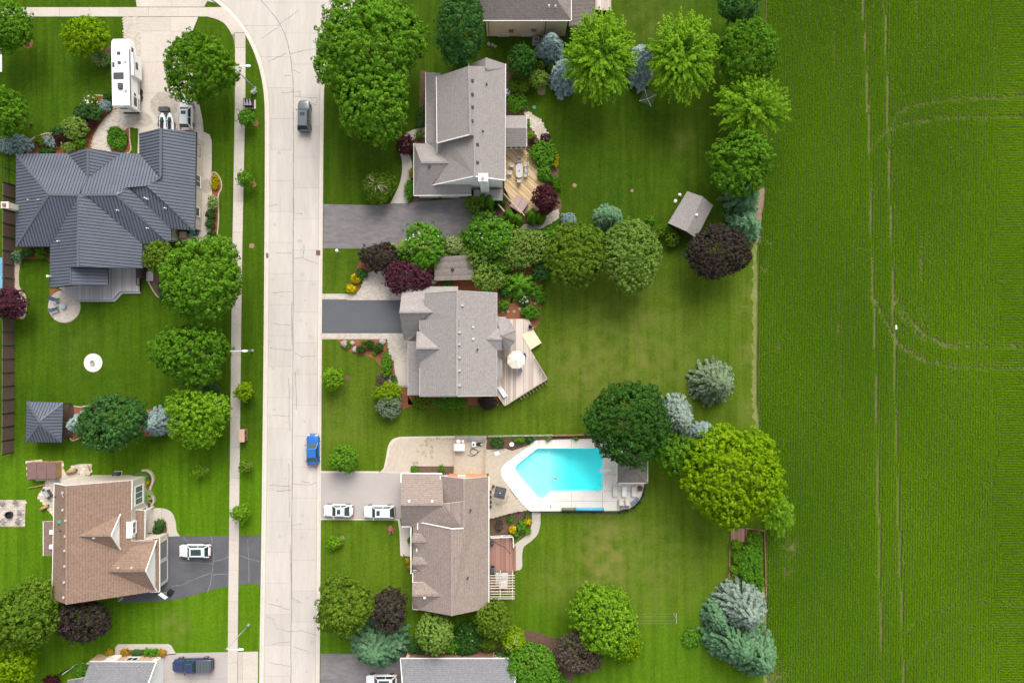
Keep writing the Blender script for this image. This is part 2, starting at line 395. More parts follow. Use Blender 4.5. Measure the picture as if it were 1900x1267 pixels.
M['car_white'] = carpaint('white', (0.76, 0.77, 0.78)); M['car_blue'] = carpaint('blue', (0.012, 0.12, 0.42)); M['car_silver'] = carpaint('silver_grey', (0.11, 0.125, 0.14), 0.15)
M['car_navy'] = carpaint('navy', (0.02, 0.035, 0.10)); M['bed_cover'] = mat('bed_cover', (0.085, 0.095, 0.105), None, rough=0.7)
M['rv_white'] = mat('rv_white', (0.80, 0.80, 0.79), (0.84, 0.84, 0.84), 0.6, None, 0.45)
M['teal_dark'] = mat('teal_dark', (0.015, 0.06, 0.06), None, rough=0.4)
M['stripe_gold'] = mat('stripe_gold', (0.5, 0.36, 0.2), None, rough=0.6)
# ---------------------------------------------------------------- the setting: ground, lawns, road, walks, drives
rnd = random.Random(7)
POOL = [(956, 868.4), (958, 863), (994.6, 833), (1000, 831.5), (1114, 831.5), (1118.4, 835), (1118.4, 906), (1114, 910.4), (1020, 911.5), (1009, 923), (1004, 924.5), (999, 923), (957, 874)]
def flat(name, loops, m, z=0.0, thick=None, parent=None):
    """horizontal sheet from pixel loops (outer, holes...)"""
    mb = MB(); L3 = [[Vector((P(*p).x, P(*p).y, z)) for p in l] for l in loops]
    mb.sheet(L3)
    if thick:
        for l in L3:
            n = len(l); ar = sum(l[i].x * l[(i + 1) % n].y - l[(i + 1) % n].x * l[i].y for i in range(n))
            ll = l if ar > 0 else l[::-1]
            for i in range(n):
                a, b = ll[i], ll[(i + 1) % n]; d = Vector((0, 0, -thick))
                mb.add([a + d, b + d, b, a], [(0, 1, 2, 3)])
    o = mb.build(name, m, parent)
    return o
def fz(name, pts, m, z, thick=None, sm=0, label=None, parent=None):
    if sm: pts = smooth_poly(pts, sm)
    o = flat(name, [pts], m, z, thick, parent)
    if parent is None: struct(o, label)
    return o

M['ground'] = lawnmat('ground_grass', (0.04, 0.10, 0.008), (0.055, 0.12, 0.01), (0.07, 0.13, 0.012))
g = 3200
struct(flat('ground', [[(950 - g, 633 - g), (950 + g, 633 - g), (950 + g, 633 + g), (950 - g, 633 + g)], POOL], M['ground'], -0.15))
LW = lambda n, *a, **k: lawnmat(n, *a, **k)
D_ = lambda x, y, r_, a: (P(x, y).x, P(x, y).y, r_, a)
Yp = lambda y: P(0, y).y
M['lawn_left'] = LW('lawn_left', (0.047, 0.106, 0.005), (0.068, 0.130, 0.006), (0.084, 0.148, 0.008), R(8), 0.2, 0.8, dry=(D_(325, 1162, 3.4, 0.45), D_(150, 640, 6, .12)), more=((Yp(815), Yp(880), (0.080, 0.185, 0.006), (0.108, 0.215, 0.007), (0.126, 0.23, 0.010)),))
M['lawn_right'] = LW('lawn_right', (0.042, 0.095, 0.006), (0.064, 0.116, 0.007), (0.080, 0.134, 0.009), R(2), 0.2, 0.9, dry=(D_(1262, 262, 4, .25), D_(1215, 20, 8, .2), D_(1175, 655, 13, .36), D_(1070, 690, 7, .3), D_(620, 790, 6, .2), D_(1397, 560, 3.5, .4), D_(1397, 660, 3.5, .4), D_(1400, 760, 3.5, .35), D_(1125, 1000, 6, .6), D_(1120, 1060, 4.5, .6), D_(1200, 1050, 12, .28), D_(1040, 1080, 6, .3)),
    more=((Yp(430), Yp(540), (0.076, 0.136, 0.010), (0.104, 0.160, 0.013), (0.120, 0.174, 0.015)), (Yp(770), Yp(850), (0.084, 0.158, 0.009), (0.114, 0.184, 0.012), (0.132, 0.20, 0.015)), (Yp(1080), Yp(1180), (0.078, 0.172, 0.007), (0.106, 0.198, 0.009), (0.122, 0.214, 0.012))))
LC = [(482, 1420), (481, 1267), (485, 1000), (489, 650), (491, 400), (491.5, 240), (490, 180), (484, 140), (474, 105), (458, 70), (432, 33), (405, 8), (385, -6), (350, -30), (250, -60), (150, -75)]      # left lawn edge = back of the kerb
RC = [(592, 1420), (593, 1267), (595, 1000), (597, 650), (599, 400), (600.5, 230), (603, 150), (618, 85), (652, 25), (700, -25), (760, -60), (860, -90)]
LC = smooth_poly(LC, 4, False); RC = smooth_poly(RC, 4, False)
def xat(line, y): # x of an edge line at pixel row y
    for a, b in zip(line, line[1:]):
        if (a[1] - y) * (b[1] - y) <= 0 and a[1] != b[1]: return a[0] + (b[0] - a[0]) * (y - a[1]) / (b[1] - a[1])
    return line[0][0]
FAR = -450
struct(flat('lawn', [[(FAR, 1420)] + LC + [(FAR, -75)]], M['lawn_left'], 0.0, 0.15))
struct(flat('lawn', [RC + [(1420, -90), (1418, 466), (1412, 806), (1424, 1420)], POOL], M['lawn_right'], 0.0, 0.15))

# ---- road: a dark base with concrete slabs on it
ROADZ = -0.12
road = flat('road', [LC + RC[::-1]], M['joint'], ROADZ - 0.02); struct(road)
def side(line, d):   # shift a pixel polyline sideways (to its right when d > 0)
    out = []
    for i, p in enumerate(line):
        a, b = line[max(i - 1, 0)], line[min(i + 1, len(line) - 1)]
        dx, dy = b[0] - a[0], b[1] - a[1]; l = math.hypot(dx, dy) or 1
        out.append((p[0] - dy / l * d, p[1] + dx / l * d))
    return out
LG, RG = side(LC, 8.0), side(RC, -8.0)
CR = smooth_poly([(538, 1420), (539, 1267), (541, 1000), (543, 650), (544, 400), (544, 260), (544, 190), (542, 135), (533, 80), (516, 40), (483, 0), (440, -40), (330, -110)], 4, False)   # centre joint
def slabs(a, b, ys, name):
    poly = [Vector((P(*p).x, P(*p).y, ROADZ)) for p in a + b[::-1]]
    for y0, y1 in zip(ys, ys[1:]):
        q = clip(clip(poly, P(0, y1), Vector((0, 1, 0))), P(0, y0), Vector((0, -1, 0)))
        q = shrink_strip(q, (0, 1, 0), 0.012)
        if q: MB().slab(q, 0.018).build(name, M['road'], road)
ys = [-10 + 57.5 * i for i in range(25)]; ys = [-140, -100, -55] + ys
slabs(side(LG, 0.2), side(CR, -0.25), ys, 'road_slab'); slabs(side(CR, 0.25), side(RG, -0.2), [y + 14 for y in ys], 'road_slab')
def kerb(line, sgn, name):
    mb = MB(); pan = side(line, sgn * 7.7); mid = side(line, sgn * 2.6)
    for i in range(len(line) - 1):
        def v(p, z): q = P(*p); return (q.x, q.y, z)
        a, b, c = line, mid, pan
        prof = lambda k: [v(a[k], -0.15), v(a[k], 0.012), v(b[k], 0.006), v(side(line, sgn * 3.4)[k] if False else ((b[k][0] * .85 + c[k][0] * .15), (b[k][1] * .85 + c[k][1] * .15)), ROADZ + 0.015), v(c[k], ROADZ + 0.004), v(c[k], -0.15)]
        p0, p1 = prof(i), prof(i + 1); n = len(p0)
        mb.add(p0 + p1, [(j, j + 1, n + j + 1, n + j) if sgn > 0 else (j + 1, j, n + j, n + j + 1) for j in range(n - 1)])
    return mb.build(name, M['curb'], road)
kerb(LC, 1, 'kerb'); kerb(RC, -1, 'kerb')
# cracks and tar lines in the road: thin ribbons just above the slabs
def ribbon(mb, pts, w, z, jit=0.6, sub=4):
    rr = rnd
    pp = []
    for a, b in zip(pts, pts[1:]):
        for j in range(sub):
            t = j / sub; pp.append((a[0] + (b[0] - a[0]) * t + rr.uniform(-jit, jit), a[1] + (b[1] - a[1]) * t + rr.uniform(-jit, jit)))
    pp.append(pts[-1]); n = len(pp); L_, R_ = [], []
    for i in range(n):
        a, b = P(*pp[max(i - 1, 0)]), P(*pp[min(i + 1, n - 1)]); d = (b - a).normalized(); u = Vector((-d.y, d.x, 0)); c = P(*pp[i])
        ww = w * rr.uniform(0.55, 1.3)
        L_.append((c.x + u.x * ww / 2, c.y + u.y * ww / 2, z)); R_.append((c.x - u.x * ww / 2, c.y - u.y * ww / 2, z))
    mb.add(L_ + R_, [(i, n + i, n + i + 1, i + 1) for i in range(n - 1)])
mb = MB(); cz = ROADZ + 0.004
ribbon(mb, [p for p in CR if -60 < p[1] < 1400], 0.10, cz, 0.5, 3)
for a in ([(497, 115), (520, 104), (533, 98)], [(538, 100), (560, 95), (575, 92), (600, 84)], [(484, 72), (514, 52)], [(518, 45), (555, 18)], [(528, 139), (541, 140)], [(543, 130), (557, 136)], [(522, 172), (545, 171), (556, 171)],
          [(547, 179), (570, 181), (590, 182), (585, 197)], [(556, 166), (556, 178)], [(577, 193), (587, 194)], [(490, 381), (502, 382), (515, 380)], [(512, 470), (541, 470)], [(545, 480), (560, 478), (590, 490)], [(505, 543), (540, 541)],
          [(541, 560), (541, 640)], [(546, 655), (560, 662), (586, 661)], [(500, 646), (541, 650)], [(548, 690), (549, 760)], [(536, 700), (537, 800)], [(505, 770), (538, 772)], [(499, 900), (538, 902)], [(536, 860), (536, 960)],
          [(512, 912), (540, 908)], [(541, 898), (570, 900), (586, 896)], [(540, 975), (560, 972)], [(492, 1118), (520, 1126), (538, 1132)], [(493, 1143), (505, 1148), (512, 1160)], [(512, 1165), (536, 1172), (560, 1170), (588, 1178)],
          [(540, 1110), (560, 1118)], [(505, 1195), (540, 1190)], [(500, 1230), (538, 1236)], [(545, 1200), (570, 1208)], [(538, 1010), (541, 1110)], [(558, 893), (575, 897)], [(505, 600), (538, 604)], [(546, 395), (560, 397)], [(563, 455), (563, 478)]):
    ribbon(mb, a, 0.065, cz + 0.002, 0.9, 4)
mb.build('crack', M['crack'], road)['kind'] = 'stuff'
# weeds along the gutter and drains
def drain(px, py, label):
    c = P(px, py); t = thing('storm_drain', label, 'drain', (c.x, c.y, ROADZ + 0.02))
    MB().box((0, 0, 0.01), (0.62, 0.75, 0.03)).build('frame', M['brick_red'], t)
    for i in range(5): MB().box((-0.22 + 0.11 * i, 0, 0.035), (0.05, 0.62, 0.02)).build('grate_bar', M['dark_trim'], t)
drain(590, 469, 'rusty storm drain grate in the right gutter beside the worn driveway')
drain(493.5, 474, 'rusty storm drain grate in the left gutter near the large maple')

# ---- footpath slabs
walk = MB().sheet([[Vector((P(*p).x, P(*p).y, 0.004)) for p in smooth_poly([(421, 1420), (422, 1267), (426, 900), (430.5, 500), (436, 180), (436.5, 100), (432, 68), (420, 48), (405, 37), (385, 31.5), (300, 31.5)], 3, False) + [(FAR, 31.5), (FAR, 14)] + smooth_poly([(300, 14), (395, 14), (415, 15), (440, 40), (456, 62)], 3, False) + smooth_poly([(455.5, 180), (449, 500), (444.5, 900), (440.5, 1267), (440, 1420)], 3, False)]]).build('sidewalk', M['joint'])
struct(walk)
def wslab(q, m='concrete', par=None, t=0.03, z=None, name='slab', g=0.015):
    d = (0, 1, 0)
    MB().slab(q, t).build(name, M[m], par or walk)
W0, W1 = 0.034, 0.03
def vx(y):  # footpath edges at row y
    l = np.interp(y, [180, 500, 900, 1267, 1420], [436, 430.5, 426, 422, 421]); r = np.interp(y, [180, 500, 900, 1267, 1420], [455.5, 449, 444.5, 440.5, 440]); return l, r
y = 1400.0
while y > 75:
    y1 = max(y - 57, 62)
    if y1 > 60:
        l0, r0 = vx(y); l1, r1_ = vx(y1)
        wslab([Vector((P(a, b).x, P(a, b).y, W0)) for a, b in ((l0 + .2, y - .2), (r0 - .2, y - .2), (r1_ - .2, y1 + .2), (l1 + .2, y1 + .2))])
    y = y1
wslab([Vector((P(*p).x, P(*p).y, W0)) for p in [(455.5, 61), (436, 61)] + smooth_poly([(434, 72), (420, 48), (405, 37.5), (386, 31.7)], 3, False)[1:] + [(386, 14.3), (413, 14.3), (436, 36)]])
x = 385.6
while x > FAR:
    wslab([Vector((P(a, b).x, P(a, b).y, W0)) for a, b in ((x - 54.6, 14.3), (x, 14.3), (x, 31.3), (x - 54.6, 31.3))]); x -= 55

# ---- driveways
DZ = 0.012
def pavers(poly_px, size, z, m, parent, rot=0.0, name='paver', hole=None, gap=0.012, asp=2.0):
    """many small pavers too small to pick apart: one part"""
    q = [P(*p) for p in poly_px]; xs = [p.x for p in q]; ys_ = [p.y for p in q]
    cx, cy = sum(xs) / len(xs), sum(ys_) / len(ys_); rad = max(math.hypot(a - cx, b - cy) for a, b in zip(xs, ys_))
    ca, sa = math.cos(rot), math.sin(rot); mb = MB(); vals = []; rr = random.Random(len(xs) + int(cx * 10))
    ll = [(p.x, p.y) for p in q]; n1 = int(rad / (size * asp)) + 1; n2 = int(rad / size) + 1
    for i in range(-n1, n1 + 1):
        for j in range(-n2, n2 + 1):
            u = (i + (0.5 if j % 2 else 0)) * size * asp; w = j * size
            X, Y = cx + u * ca - w * sa, cy + u * sa + w * ca
            if not inside(ll, X, Y): continue
            if hole and inside(hole, X, Y): continue
            a, b = size * asp / 2 - gap, size / 2 - gap; dz = rr.uniform(-0.004, 0.004)
            top = [(X + p * ca - r_ * sa, Y + p * sa + r_ * ca, z + dz) for p, r_ in ((-a, -b), (a, -b), (a, b), (-a, b))]
            mb.add(top, [(0, 1, 2, 3)]); vals.append(rr.random())
            k = len(top)
            mb.add([(p[0], p[1], z - 0.03) for p in top] + top, [(0, 1, 5, 4), (1, 2, 6, 5), (2, 3, 7, 6), (3, 0, 4, 7)]); vals += [0.2] * 4
    o = mb.build(name, m, parent, vals=vals); o['kind'] = 'stuff'
    return o
def slabdrive(name, poly, m, dirs, w, z, label, sub=None):
    """concrete drive cut into slabs over a dark base"""
    base = fz(name, poly, M['joint'], z - 0.026, 0.03, label=label)
    q = [Vector((P(*p).x, P(*p).y, z)) for p in poly]
    for s1 in strips(q, dirs[0], w[0]):
        for s2 in strips(s1, dirs[1], w[1]):
            s3 = shrink_strip(s2, dirs[0], 0.012)
            if not s3: continue
            s3 = shrink_strip(s3, dirs[1], 0.012)
            if s3: MB().slab(s3, 0.02).build('slab', m, base)
    return base
X1, Y1 = (1, 0, 0), (0, 1, 0)
# house with the metal roof: wide concrete drive, paver strips, disc and curving path
drA = slabdrive('driveway', [(261, 32), (368, 32), (360, 52), (355, 66), (356, 120), (360, 170), (370, 195), (376, 222), (378, 245), (380, 262), (380, 300), (255, 300), (258, 214), (261, 205)], M['concrete'], (X1, Y1), (4.6, 4.6), 0.045, 'wide pale concrete driveway with the caravan parked on it')
slabdrive('driveway', [(254, 13.6), (252, 0), (240, -40), (355, -32), (385, -3), (400, 6), (385, 3), (379, 13.6)], M['concrete'], (X1, Y1), (4.6, 3.0), 0.045, 'pale concrete apron between footpath and street')
sA = [(228, 32), (261, 32), (261, 205), (257, 214), (259, 240), (240, 236), (224, 247), (212, 262), (205, 284), (168, 284), (172, 262), (182, 240), (197, 220), (212, 205), (229, 200), (230, 62)]
pa = fz('paver_path', sA, M['paver_base'], 0.02, label='tan paver strip and path curving round the caravan')
pavers(sA, 0.2, 0.05, M['paver'], pa, 0.15)
pd = fz('paver_disc', [(305 + 25.5 * math.cos(a), 196 + 25.5 * math.sin(a)) for a in np.linspace(0, 2 * math.pi, 36, False)], M['paver_base'], 0.046, label='round paver inlay in the concrete driveway')
pavers([(305 + 25.5 * math.cos(a), 196 + 25.5 * math.sin(a)) for a in np.linspace(0, 2 * math.pi, 36, False)], 0.2, 0.06, M['paver_dark'], pd, 0.4)
pd2 = fz('paver_inlay', [(250, 214), (262, 208), (275, 212), (284, 226), (276, 234), (262, 236), (254, 228)], M['paver_base'], 0.047, sm=3, label='smaller paver inlay where the path meets the driveway')
pavers(smooth_poly([(250, 214), (262, 208), (275, 212), (284, 226), (276, 234), (262, 236), (254, 228)], 3), 0.2, 0.061, M['paver_dark'], pd2, 0.2)
fz('path', [(366, 246), (380, 246), (389, 250), (393, 262), (393, 312), (391, 330), (394, 342), (392, 420), (385, 448), (340, 452), (330, 440), (366, 430)], M['concrete'], 0.03, 0.03, label='concrete side path beside the metal roofed house')
pz = fz('paver_oval', [(384 + 10 * math.cos(a), 346 + 13.5 * math.sin(a)) for a in np.linspace(0, 2 * math.pi, 24, False)], M['paver_dark'], 0.036, label='paver inlay in the side path')
fz('path', smooth_poly([(22, 470), (35, 466), (40, 480), (36, 500), (36, 530), (46, 545), (50, 560), (48, 585), (40, 592), (30, 580), (24, 540), (22, 500)], 3), M['bed_edge'], 0.012, label='pale stone edging strip beside the brown fence')
fz('driveway', [(-90, 80), (0, 80), (3, 92), (4, 110), (4, 134), (-90, 136)], M['white'], 0.02, label='white concrete corner at the left edge of the picture')
# patio disc
fz('patio', [(119.5 + 30 * math.cos(a), 568.5 + 30.5 * math.sin(a)) for a in np.linspace(0, 2 * math.pi, 40, False)], M['bed_edge'], 0.02, 0.02, label='brick edge ring of the round patio')
pr = fz('patio', [(119.5 + 28.5 * math.cos(a), 568.5 + 29 * math.sin(a)) for a in np.linspace(0, 2 * math.pi, 40, False)], M['paver_base'], 0.024, label='round paver patio beside the grey deck')
pavers([(119.5 + 28.7 * math.cos(a), 568.5 + 29.2 * math.sin(a)) for a in np.linspace(0, 2 * math.pi, 40, False)], 0.17, 0.05, M['paver'], pr, 0.5)
# brown roofed house: asphalt drive, kerb walk, stone patio
fz('driveway', [(312, 994), (425, 993.5), (424.5, 1087), (400, 1092), (372, 1100), (340, 1109), (300, 1115), (222, 1117), (226, 1100), (250, 1088), (290, 1080)], M['asphalt_grey'], DZ, 0.03, label='dark asphalt driveway with pale cracks beside the brown house')
fz('driveway', [(444.5, 993.5), (478, 993), (484, 990), (483.5, 1090), (477, 1083), (444, 1085)], M['asphalt_grey'], DZ, 0.03, label='dark asphalt apron between footpath and kerb')
mb = MB()
for a in ([(392, 994), (394, 1010), (397, 1040), (394, 1060), (391, 1083), (385, 1097)], [(397, 1041), (412, 1038), (424, 1032)], [(395, 1066), (424, 1064)], [(318, 1087), (340, 1084), (350, 1078), (375, 1068), (394, 1062)], [(340, 995), (348, 1006)], [(330, 1043), (395, 1045)], [(460, 998), (462, 1080)], [(446, 1030), (482, 1042)]):
    ribbon(mb, a, 0.09, DZ + 0.004, 0.6, 4)
M['crack_pale'] = mat('crack_pale', (0.17, 0.17, 0.17), (0.24, 0.235, 0.23), 2.0)
struct(mb.build('crack', M['crack_pale']), 'pale cracks in the asphalt driveway')
fz('path', smooth_poly([(266, 944), (290, 942), (308, 944), (320, 952), (326, 968), (328, 985), (334, 994)], 3, False) + [(313, 995), (311, 975), (306, 962), (296, 958), (283, 960), (266, 962)], M['concrete'], 0.03, 0.03, label='concrete path curving to the porch of the brown house')
st = fz('patio', [(-50, 926), (48, 927.5), (46, 977), (-50, 976)], M['bed_edge'], 0.014, label='square stone fire pit patio on the left lawn')
pavers([(-50, 928), (46.5, 929), (45, 975.5), (-50, 975)], 0.3, 0.045, M['paver'], st, 0.02)
sp = [(118, 858), (118, 876), (126, 872), (140, 862), (150, 860), (170, 860), (170, 872), (164, 882), (150, 880), (146, 888), (200, 882), (243, 887), (245, 895), (104, 902), (104, 960), (98, 958), (86, 942), (70, 918), (80, 905), (84, 892), (52, 888), (50, 855), (117, 855)]
sq = fz('patio', sp, M['bed_edge'], 0.014, label='irregular pale stone patio behind the brown house')
pavers(sp, 0.45, 0.05, M['flag'], sq, 0.1, asp=1.4, gap=0.02)
# lower left house
fz('path', [(213, 1214), (214, 1200), (219, 1194.5), (312, 1194), (318, 1197), (327, 1213), (308, 1215), (308, 1205), (224, 1205), (223, 1216)], M['concrete'], 0.03, 0.03, label='concrete path round the bed of the lower left house')
slabdrive('driveway', [(303, 1214), (330, 1211), (423, 1209), (422, 1267), (421, 1330), (303, 1330)], M['asphalt_pale'], (X1, Y1), (5, 5), 0.03, 'pale concrete driveway under the navy pickup')
slabdrive('driveway', [(441.5, 1209), (479, 1208), (478, 1330), (441, 1330)], M['concrete'], (X1, Y1), (5, 5), 0.03, 'pale concrete apron at the bottom of the street')
# right: first house, worn asphalt
fz('driveway', [(600.5, 379), (650, 380), (700, 381), (726, 378), (760, 376), (880, 366), (884, 390), (874, 420), (850, 440), (800, 452), (700, 462), (599.5, 461)], M['asphalt_worn'], DZ, 0.03, label='worn grey asphalt driveway')
fz('driveway', smooth_poly([(600, 388), (608, 395), (606, 420), (608, 450), (600, 456)], 3), M['dirt'], DZ + 0.004, label='dusty strip where the worn driveway meets the kerb') if False else None
fz('path', smooth_poly([(806, 236), (775, 239), (752, 248), (741, 262), (739, 276), (745, 295), (746, 318), (740, 345), (724, 378)], 3, False) + smooth_poly([(757, 377), (757, 350), (764, 325), (764, 300), (758, 282), (760, 266), (775, 256), (806, 254)], 3, False), M['concrete'], 0.03, 0.03, label='concrete path curving past the purple shrub to the worn driveway')
fl = fz('path', smooth_poly([(972, 208), (985, 211), (1003, 223), (1012, 240), (1021, 262), (1003, 266), (993, 246), (980, 232), (976, 216)], 3), M['bed_edge'], 0.012, label='cream flagstone path behind the sunroom')
pavers(smooth_poly([(972, 208), (985, 211), (1003, 223), (1012, 240), (1021, 262), (1003, 266), (993, 246), (980, 232), (976, 216)], 3), 0.32, 0.05, M['flag'], fl, 0.6, asp=1.3, gap=0.02)
fl = fz('path', [(1022, 395), (1037, 388), (1037, 405), (1005, 424), (960, 428), (928, 420), (935, 414), (965, 418), (1000, 412)], M['paver_base'], 0.012, label='stone strip path between arborvitae and hedge')
pavers([(1022, 395), (1037, 388), (1037, 405), (1005, 424), (960, 428), (928, 420), (935, 414), (965, 418), (1000, 412)], 0.25, 0.04, M['paver_dark'], fl, 0.3)
# second house: dark asphalt with paver borders
fz('driveway', [(597.5, 556), (748, 556), (752, 618), (597, 618)], M['asphalt_dark'], DZ, 0.03, label='smooth dark asphalt driveway with paver borders')
bp_ = [(598, 545.5), (662, 545), (672, 530), (678, 508), (694, 503), (760, 500), (792, 545), (790, 556), (598, 555.7)]
b1 = fz('paver_border', bp_, M['paver_base'], 0.012, label='paver border and parking bay above the dark driveway'); pavers(bp_, 0.19, 0.042, M['paver'], b1)
bp_ = [(597, 618.3), (780, 618.3), (770, 720), (735, 717), (731, 668), (723, 664), (719, 629.5), (597, 629.5)]
b2 = fz('paver_border', bp_, M['paver_base'], 0.012, label='paver border and front walk below the dark driveway'); pavers(bp_, 0.19, 0.042, M['paver'], b2)
MB().slab([P(731, 673, 0.19), P(770, 673, 0.19), P(770, 716, 0.19), P(735, 716, 0.19)], 0.185).build('porch_slab', M['concrete'], b2, world=False)
# third house
fz('driveway', [(595.5, 877.5), (748, 877.5), (748, 961.5), (595, 961.5)], M['asphalt_pale'], DZ, 0.03, label='pale grey driveway with two white cars')
fz('driveway', [(595.5, 873.5), (704, 874), (704, 877.3), (595.5, 877.3)], M['curb'], 0.014, label='pale edging strip above the pale driveway')
fz('driveway', [(595, 961.7), (742, 962), (745, 985), (748, 1032), (743, 1030), (741, 985), (738, 965), (595, 964)], M['curb'], 0.014, label='pale edging strip below the pale driveway')
bay = [(704, 877)] + smooth_poly([(712, 868), (716, 850), (720, 828), (728, 815), (742, 810)], 3, False) + [(846, 808.5), (846, 880)]
b3 = fz('parking_bay', bay, M['curb'], 0.012, label='weedy tan parking bay beside the pale driveway')
pavers([(709, 874)] + smooth_poly([(715, 868), (719, 850), (723, 830), (731, 818), (744, 813)], 3, False) + [(846, 812), (846, 880)], 0.2, 0.042, M['paver_pool'], b3, math.pi / 2)
pt = [(846, 810), (902, 810), (902, 834), (948, 832), (985, 826), (945, 852), (930, 870), (931, 884), (950, 915), (978, 946), (960, 949), (907, 962), (907, 878), (846, 880)]
b4 = fz('patio', pt, M['paver_base'], 0.012, label='tan paver patio between the taupe house and the pool'); pavers(pt, 0.2, 0.042, M['paver_pool'], b4, R(35))
PD = smooth_poly([(929.5, 875), (932, 866), (944, 854), (979, 829), (986, 821), (996, 816)], 3, False) + [(1092, 813.5), (1150, 813), (1196, 850)] + smooth_poly([(1196, 890), (1194, 905), (1189, 922), (1180, 934), (1169, 942), (1147, 947)], 3, False) + smooth_poly([(985, 948), (978, 944), (960, 924), (938, 895), (931, 884)], 3, False)
pool_deck = struct(flat('pool_deck', [PD, POOL], M['pool_deck'], 0.055, 0.05), 'cream concrete deck round the swimming pool')
mb = MB()
for a in ([(1118, 912), (1118, 947)], [(1060, 913), (1060, 947)], [(1003, 926), (1003, 947)], [(1120, 880), (1146, 880)], [(1120, 911), (1194, 911)], [(1146, 880), (1146, 946)], [(1060, 815), (1060, 830)], [(1000, 817), (1000, 830)], [(944, 856), (958, 862)], [(940, 898), (957, 880)], [(1020, 929), (1146, 929)]):
    ribbon(mb, a, 0.05, 0.059, 0.1, 2)
mb.build('joint_line', M['joint'], pool_deck)['kind'] = 'stuff'
fz('path', [(987, 949), (1003, 949)] + smooth_poly([(1003, 970), (998, 990), (985, 1004), (972, 1014), (969, 1030), (969, 1050), (965, 1057)], 3, False) + [(953, 1058), (954, 1010), (972, 997), (984, 984), (987, 970)], M['concrete'], 0.03, 0.03, label='concrete path from the pool to the red brown deck')
fz('path', [(743, 976), (762, 976), (762, 1032), (752, 1031), (745, 1024)], M['concrete'], 0.034, 0.03, label='short concrete entry walk of the taupe house')
fz('driveway', [(595, 1212), (745, 1213), (745, 1400), (593, 1400)], M['asphalt_worn'], DZ, 0.03, label='asphalt driveway at the bottom edge under the blue green spruce')

# ---- mulch beds
def bed(pts, m, label, sm=3, z=0.008, edge=None):
    if sm: pts = smooth_poly(pts, sm)
    o = fz('mulch_bed', pts, M[m], z, label=label)
    if edge:
        mb = MB(); n = len(pts)
        for i in range(n if edge == 1 else n - 1):
            a, b = P(*pts[i]), P(*pts[(i + 1) % n]); mb.bar((a.x, a.y, 0.03), (b.x, b.y, 0.03), 0.16, 0.1)
        mb.build('edging', M['bed_edge'], o)
    return o
bed([(52, 268), (60, 258), (85, 248), (110, 246), (135, 222), (150, 195), (165, 180), (190, 178), (206, 190), (212, 204), (196, 220), (181, 241), (172, 262), (168, 288), (120, 292), (58, 290)], 'mulch_red', 'red mulch bed of mixed shrubs above the metal roof', edge=1)
bed([(197, 284), (200, 268), (212, 252), (226, 240), (239, 233), (241, 260), (240, 284)], 'mulch_red', 'red mulch island with bright green ground cover', edge=1)
bed([(393, 322), (402, 322), (410, 335), (411, 350), (405, 365), (406, 400), (404, 430), (400, 452), (386, 455), (384, 420), (386, 370), (391, 345)], 'mulch_red', 'narrow red mulch bed along the side path', edge=1)
bed([(36, 462), (95, 462), (95, 485), (80, 480), (48, 482), (36, 478)], 'mulch_red', 'red mulch bed under the metal roof corner')
bed([(92, 536), (112, 536), (100, 548), (93, 556)], 'mulch_red', 'small red mulch wedge beside the round patio', sm=0)
bed([(22, 545), (44, 545), (50, 565), (46, 585), (36, 592), (20, 585)], 'mulch_red', 'red mulch bed under the purple tree by the fence')
bed([(132, 758), (150, 755), (175, 752), (185, 770), (180, 800), (150, 812), (130, 813)], 'mulch_red', 'red mulch bed beside the dark gazebo', edge=1)
bed([(262, 765), (300, 760), (312, 790), (296, 808), (262, 805)], 'mulch_red', 'red mulch under the middle blue spruce')
bed([(368, 715), (385, 708), (404, 712), (412, 735), (404, 748), (380, 748)], 'mulch_brown', 'brown mulch bed by the dark shrub')
bed([(270, 462), (290, 460), (310, 480), (312, 540), (296, 552), (282, 535), (270, 505)], 'mulch_brown', 'brown bed by the small olive tree', edge=1)
bed([(242, 884), (262, 872), (276, 872), (285, 884), (284, 902), (280, 915), (286, 930), (280, 938), (250, 940)], 'mulch_brown', 'brown bed inside the curving stone wall')
bed([(284, 962), (300, 960), (309, 970), (310, 992), (286, 994)], 'mulch_brown', 'brown bed by the porch of the brown house', sm=2, edge=1)
bed([(226, 1206), (306, 1206), (306, 1216), (226, 1216)], 'mulch_red', 'red mulch bed in front of the lower left house', sm=0, z=0.034)
bed([(185, 1228), (195, 1212), (214, 1206), (214, 1222), (196, 1238)], 'mulch_brown', 'brown bed corner left of the lower left house', sm=0)
for (x_, y_, r_, m_, lb) in ((52, 81, 10, 'mulch_red', 'round red mulch ring under the corner tree'), (203, 95, 9, 'mulch_brown', 'small mulch patch beside the caravan nose'), (474, 229, 6, 'mulch_red', 'mulch ring of the small tree below the utility box'), (470, 342, 6, 'mulch_red', 'mulch ring of the second parkway tree'), (384, 872, 4, 'dirt', 'bare soil ring at the sapling on the lower left lawn'), (465, 862, 4, 'dirt', 'bare soil ring at the parkway sapling'),
                         (1005, 170, 8, 'dirt', 'pale mulch ring under the small light tree'), (634, 998, 5, 'dirt', 'soil ring at the small lime bush'), (1066, 344, 4, 'dirt', 'pale round stone cap patch on the lawn'), (1173, 354, 3.2, 'dirt', 'small pale stone patch in the middle of the lawn'), (467, 456, 5, 'dirt', 'worn dirt spot on the parkway grass'), (645, 701, 5, 'mulch_brown', 'mulch ring of the small yellow green tree')):
    fz('mulch_ring', smooth_poly([(x_ + r_ * math.cos(a) * rnd.uniform(.85, 1.1), y_ + r_ * math.sin(a) * rnd.uniform(.85, 1.1)) for a in np.linspace(0, 2 * math.pi, 9, False)], 2), M[m_], 0.009, label=lb)
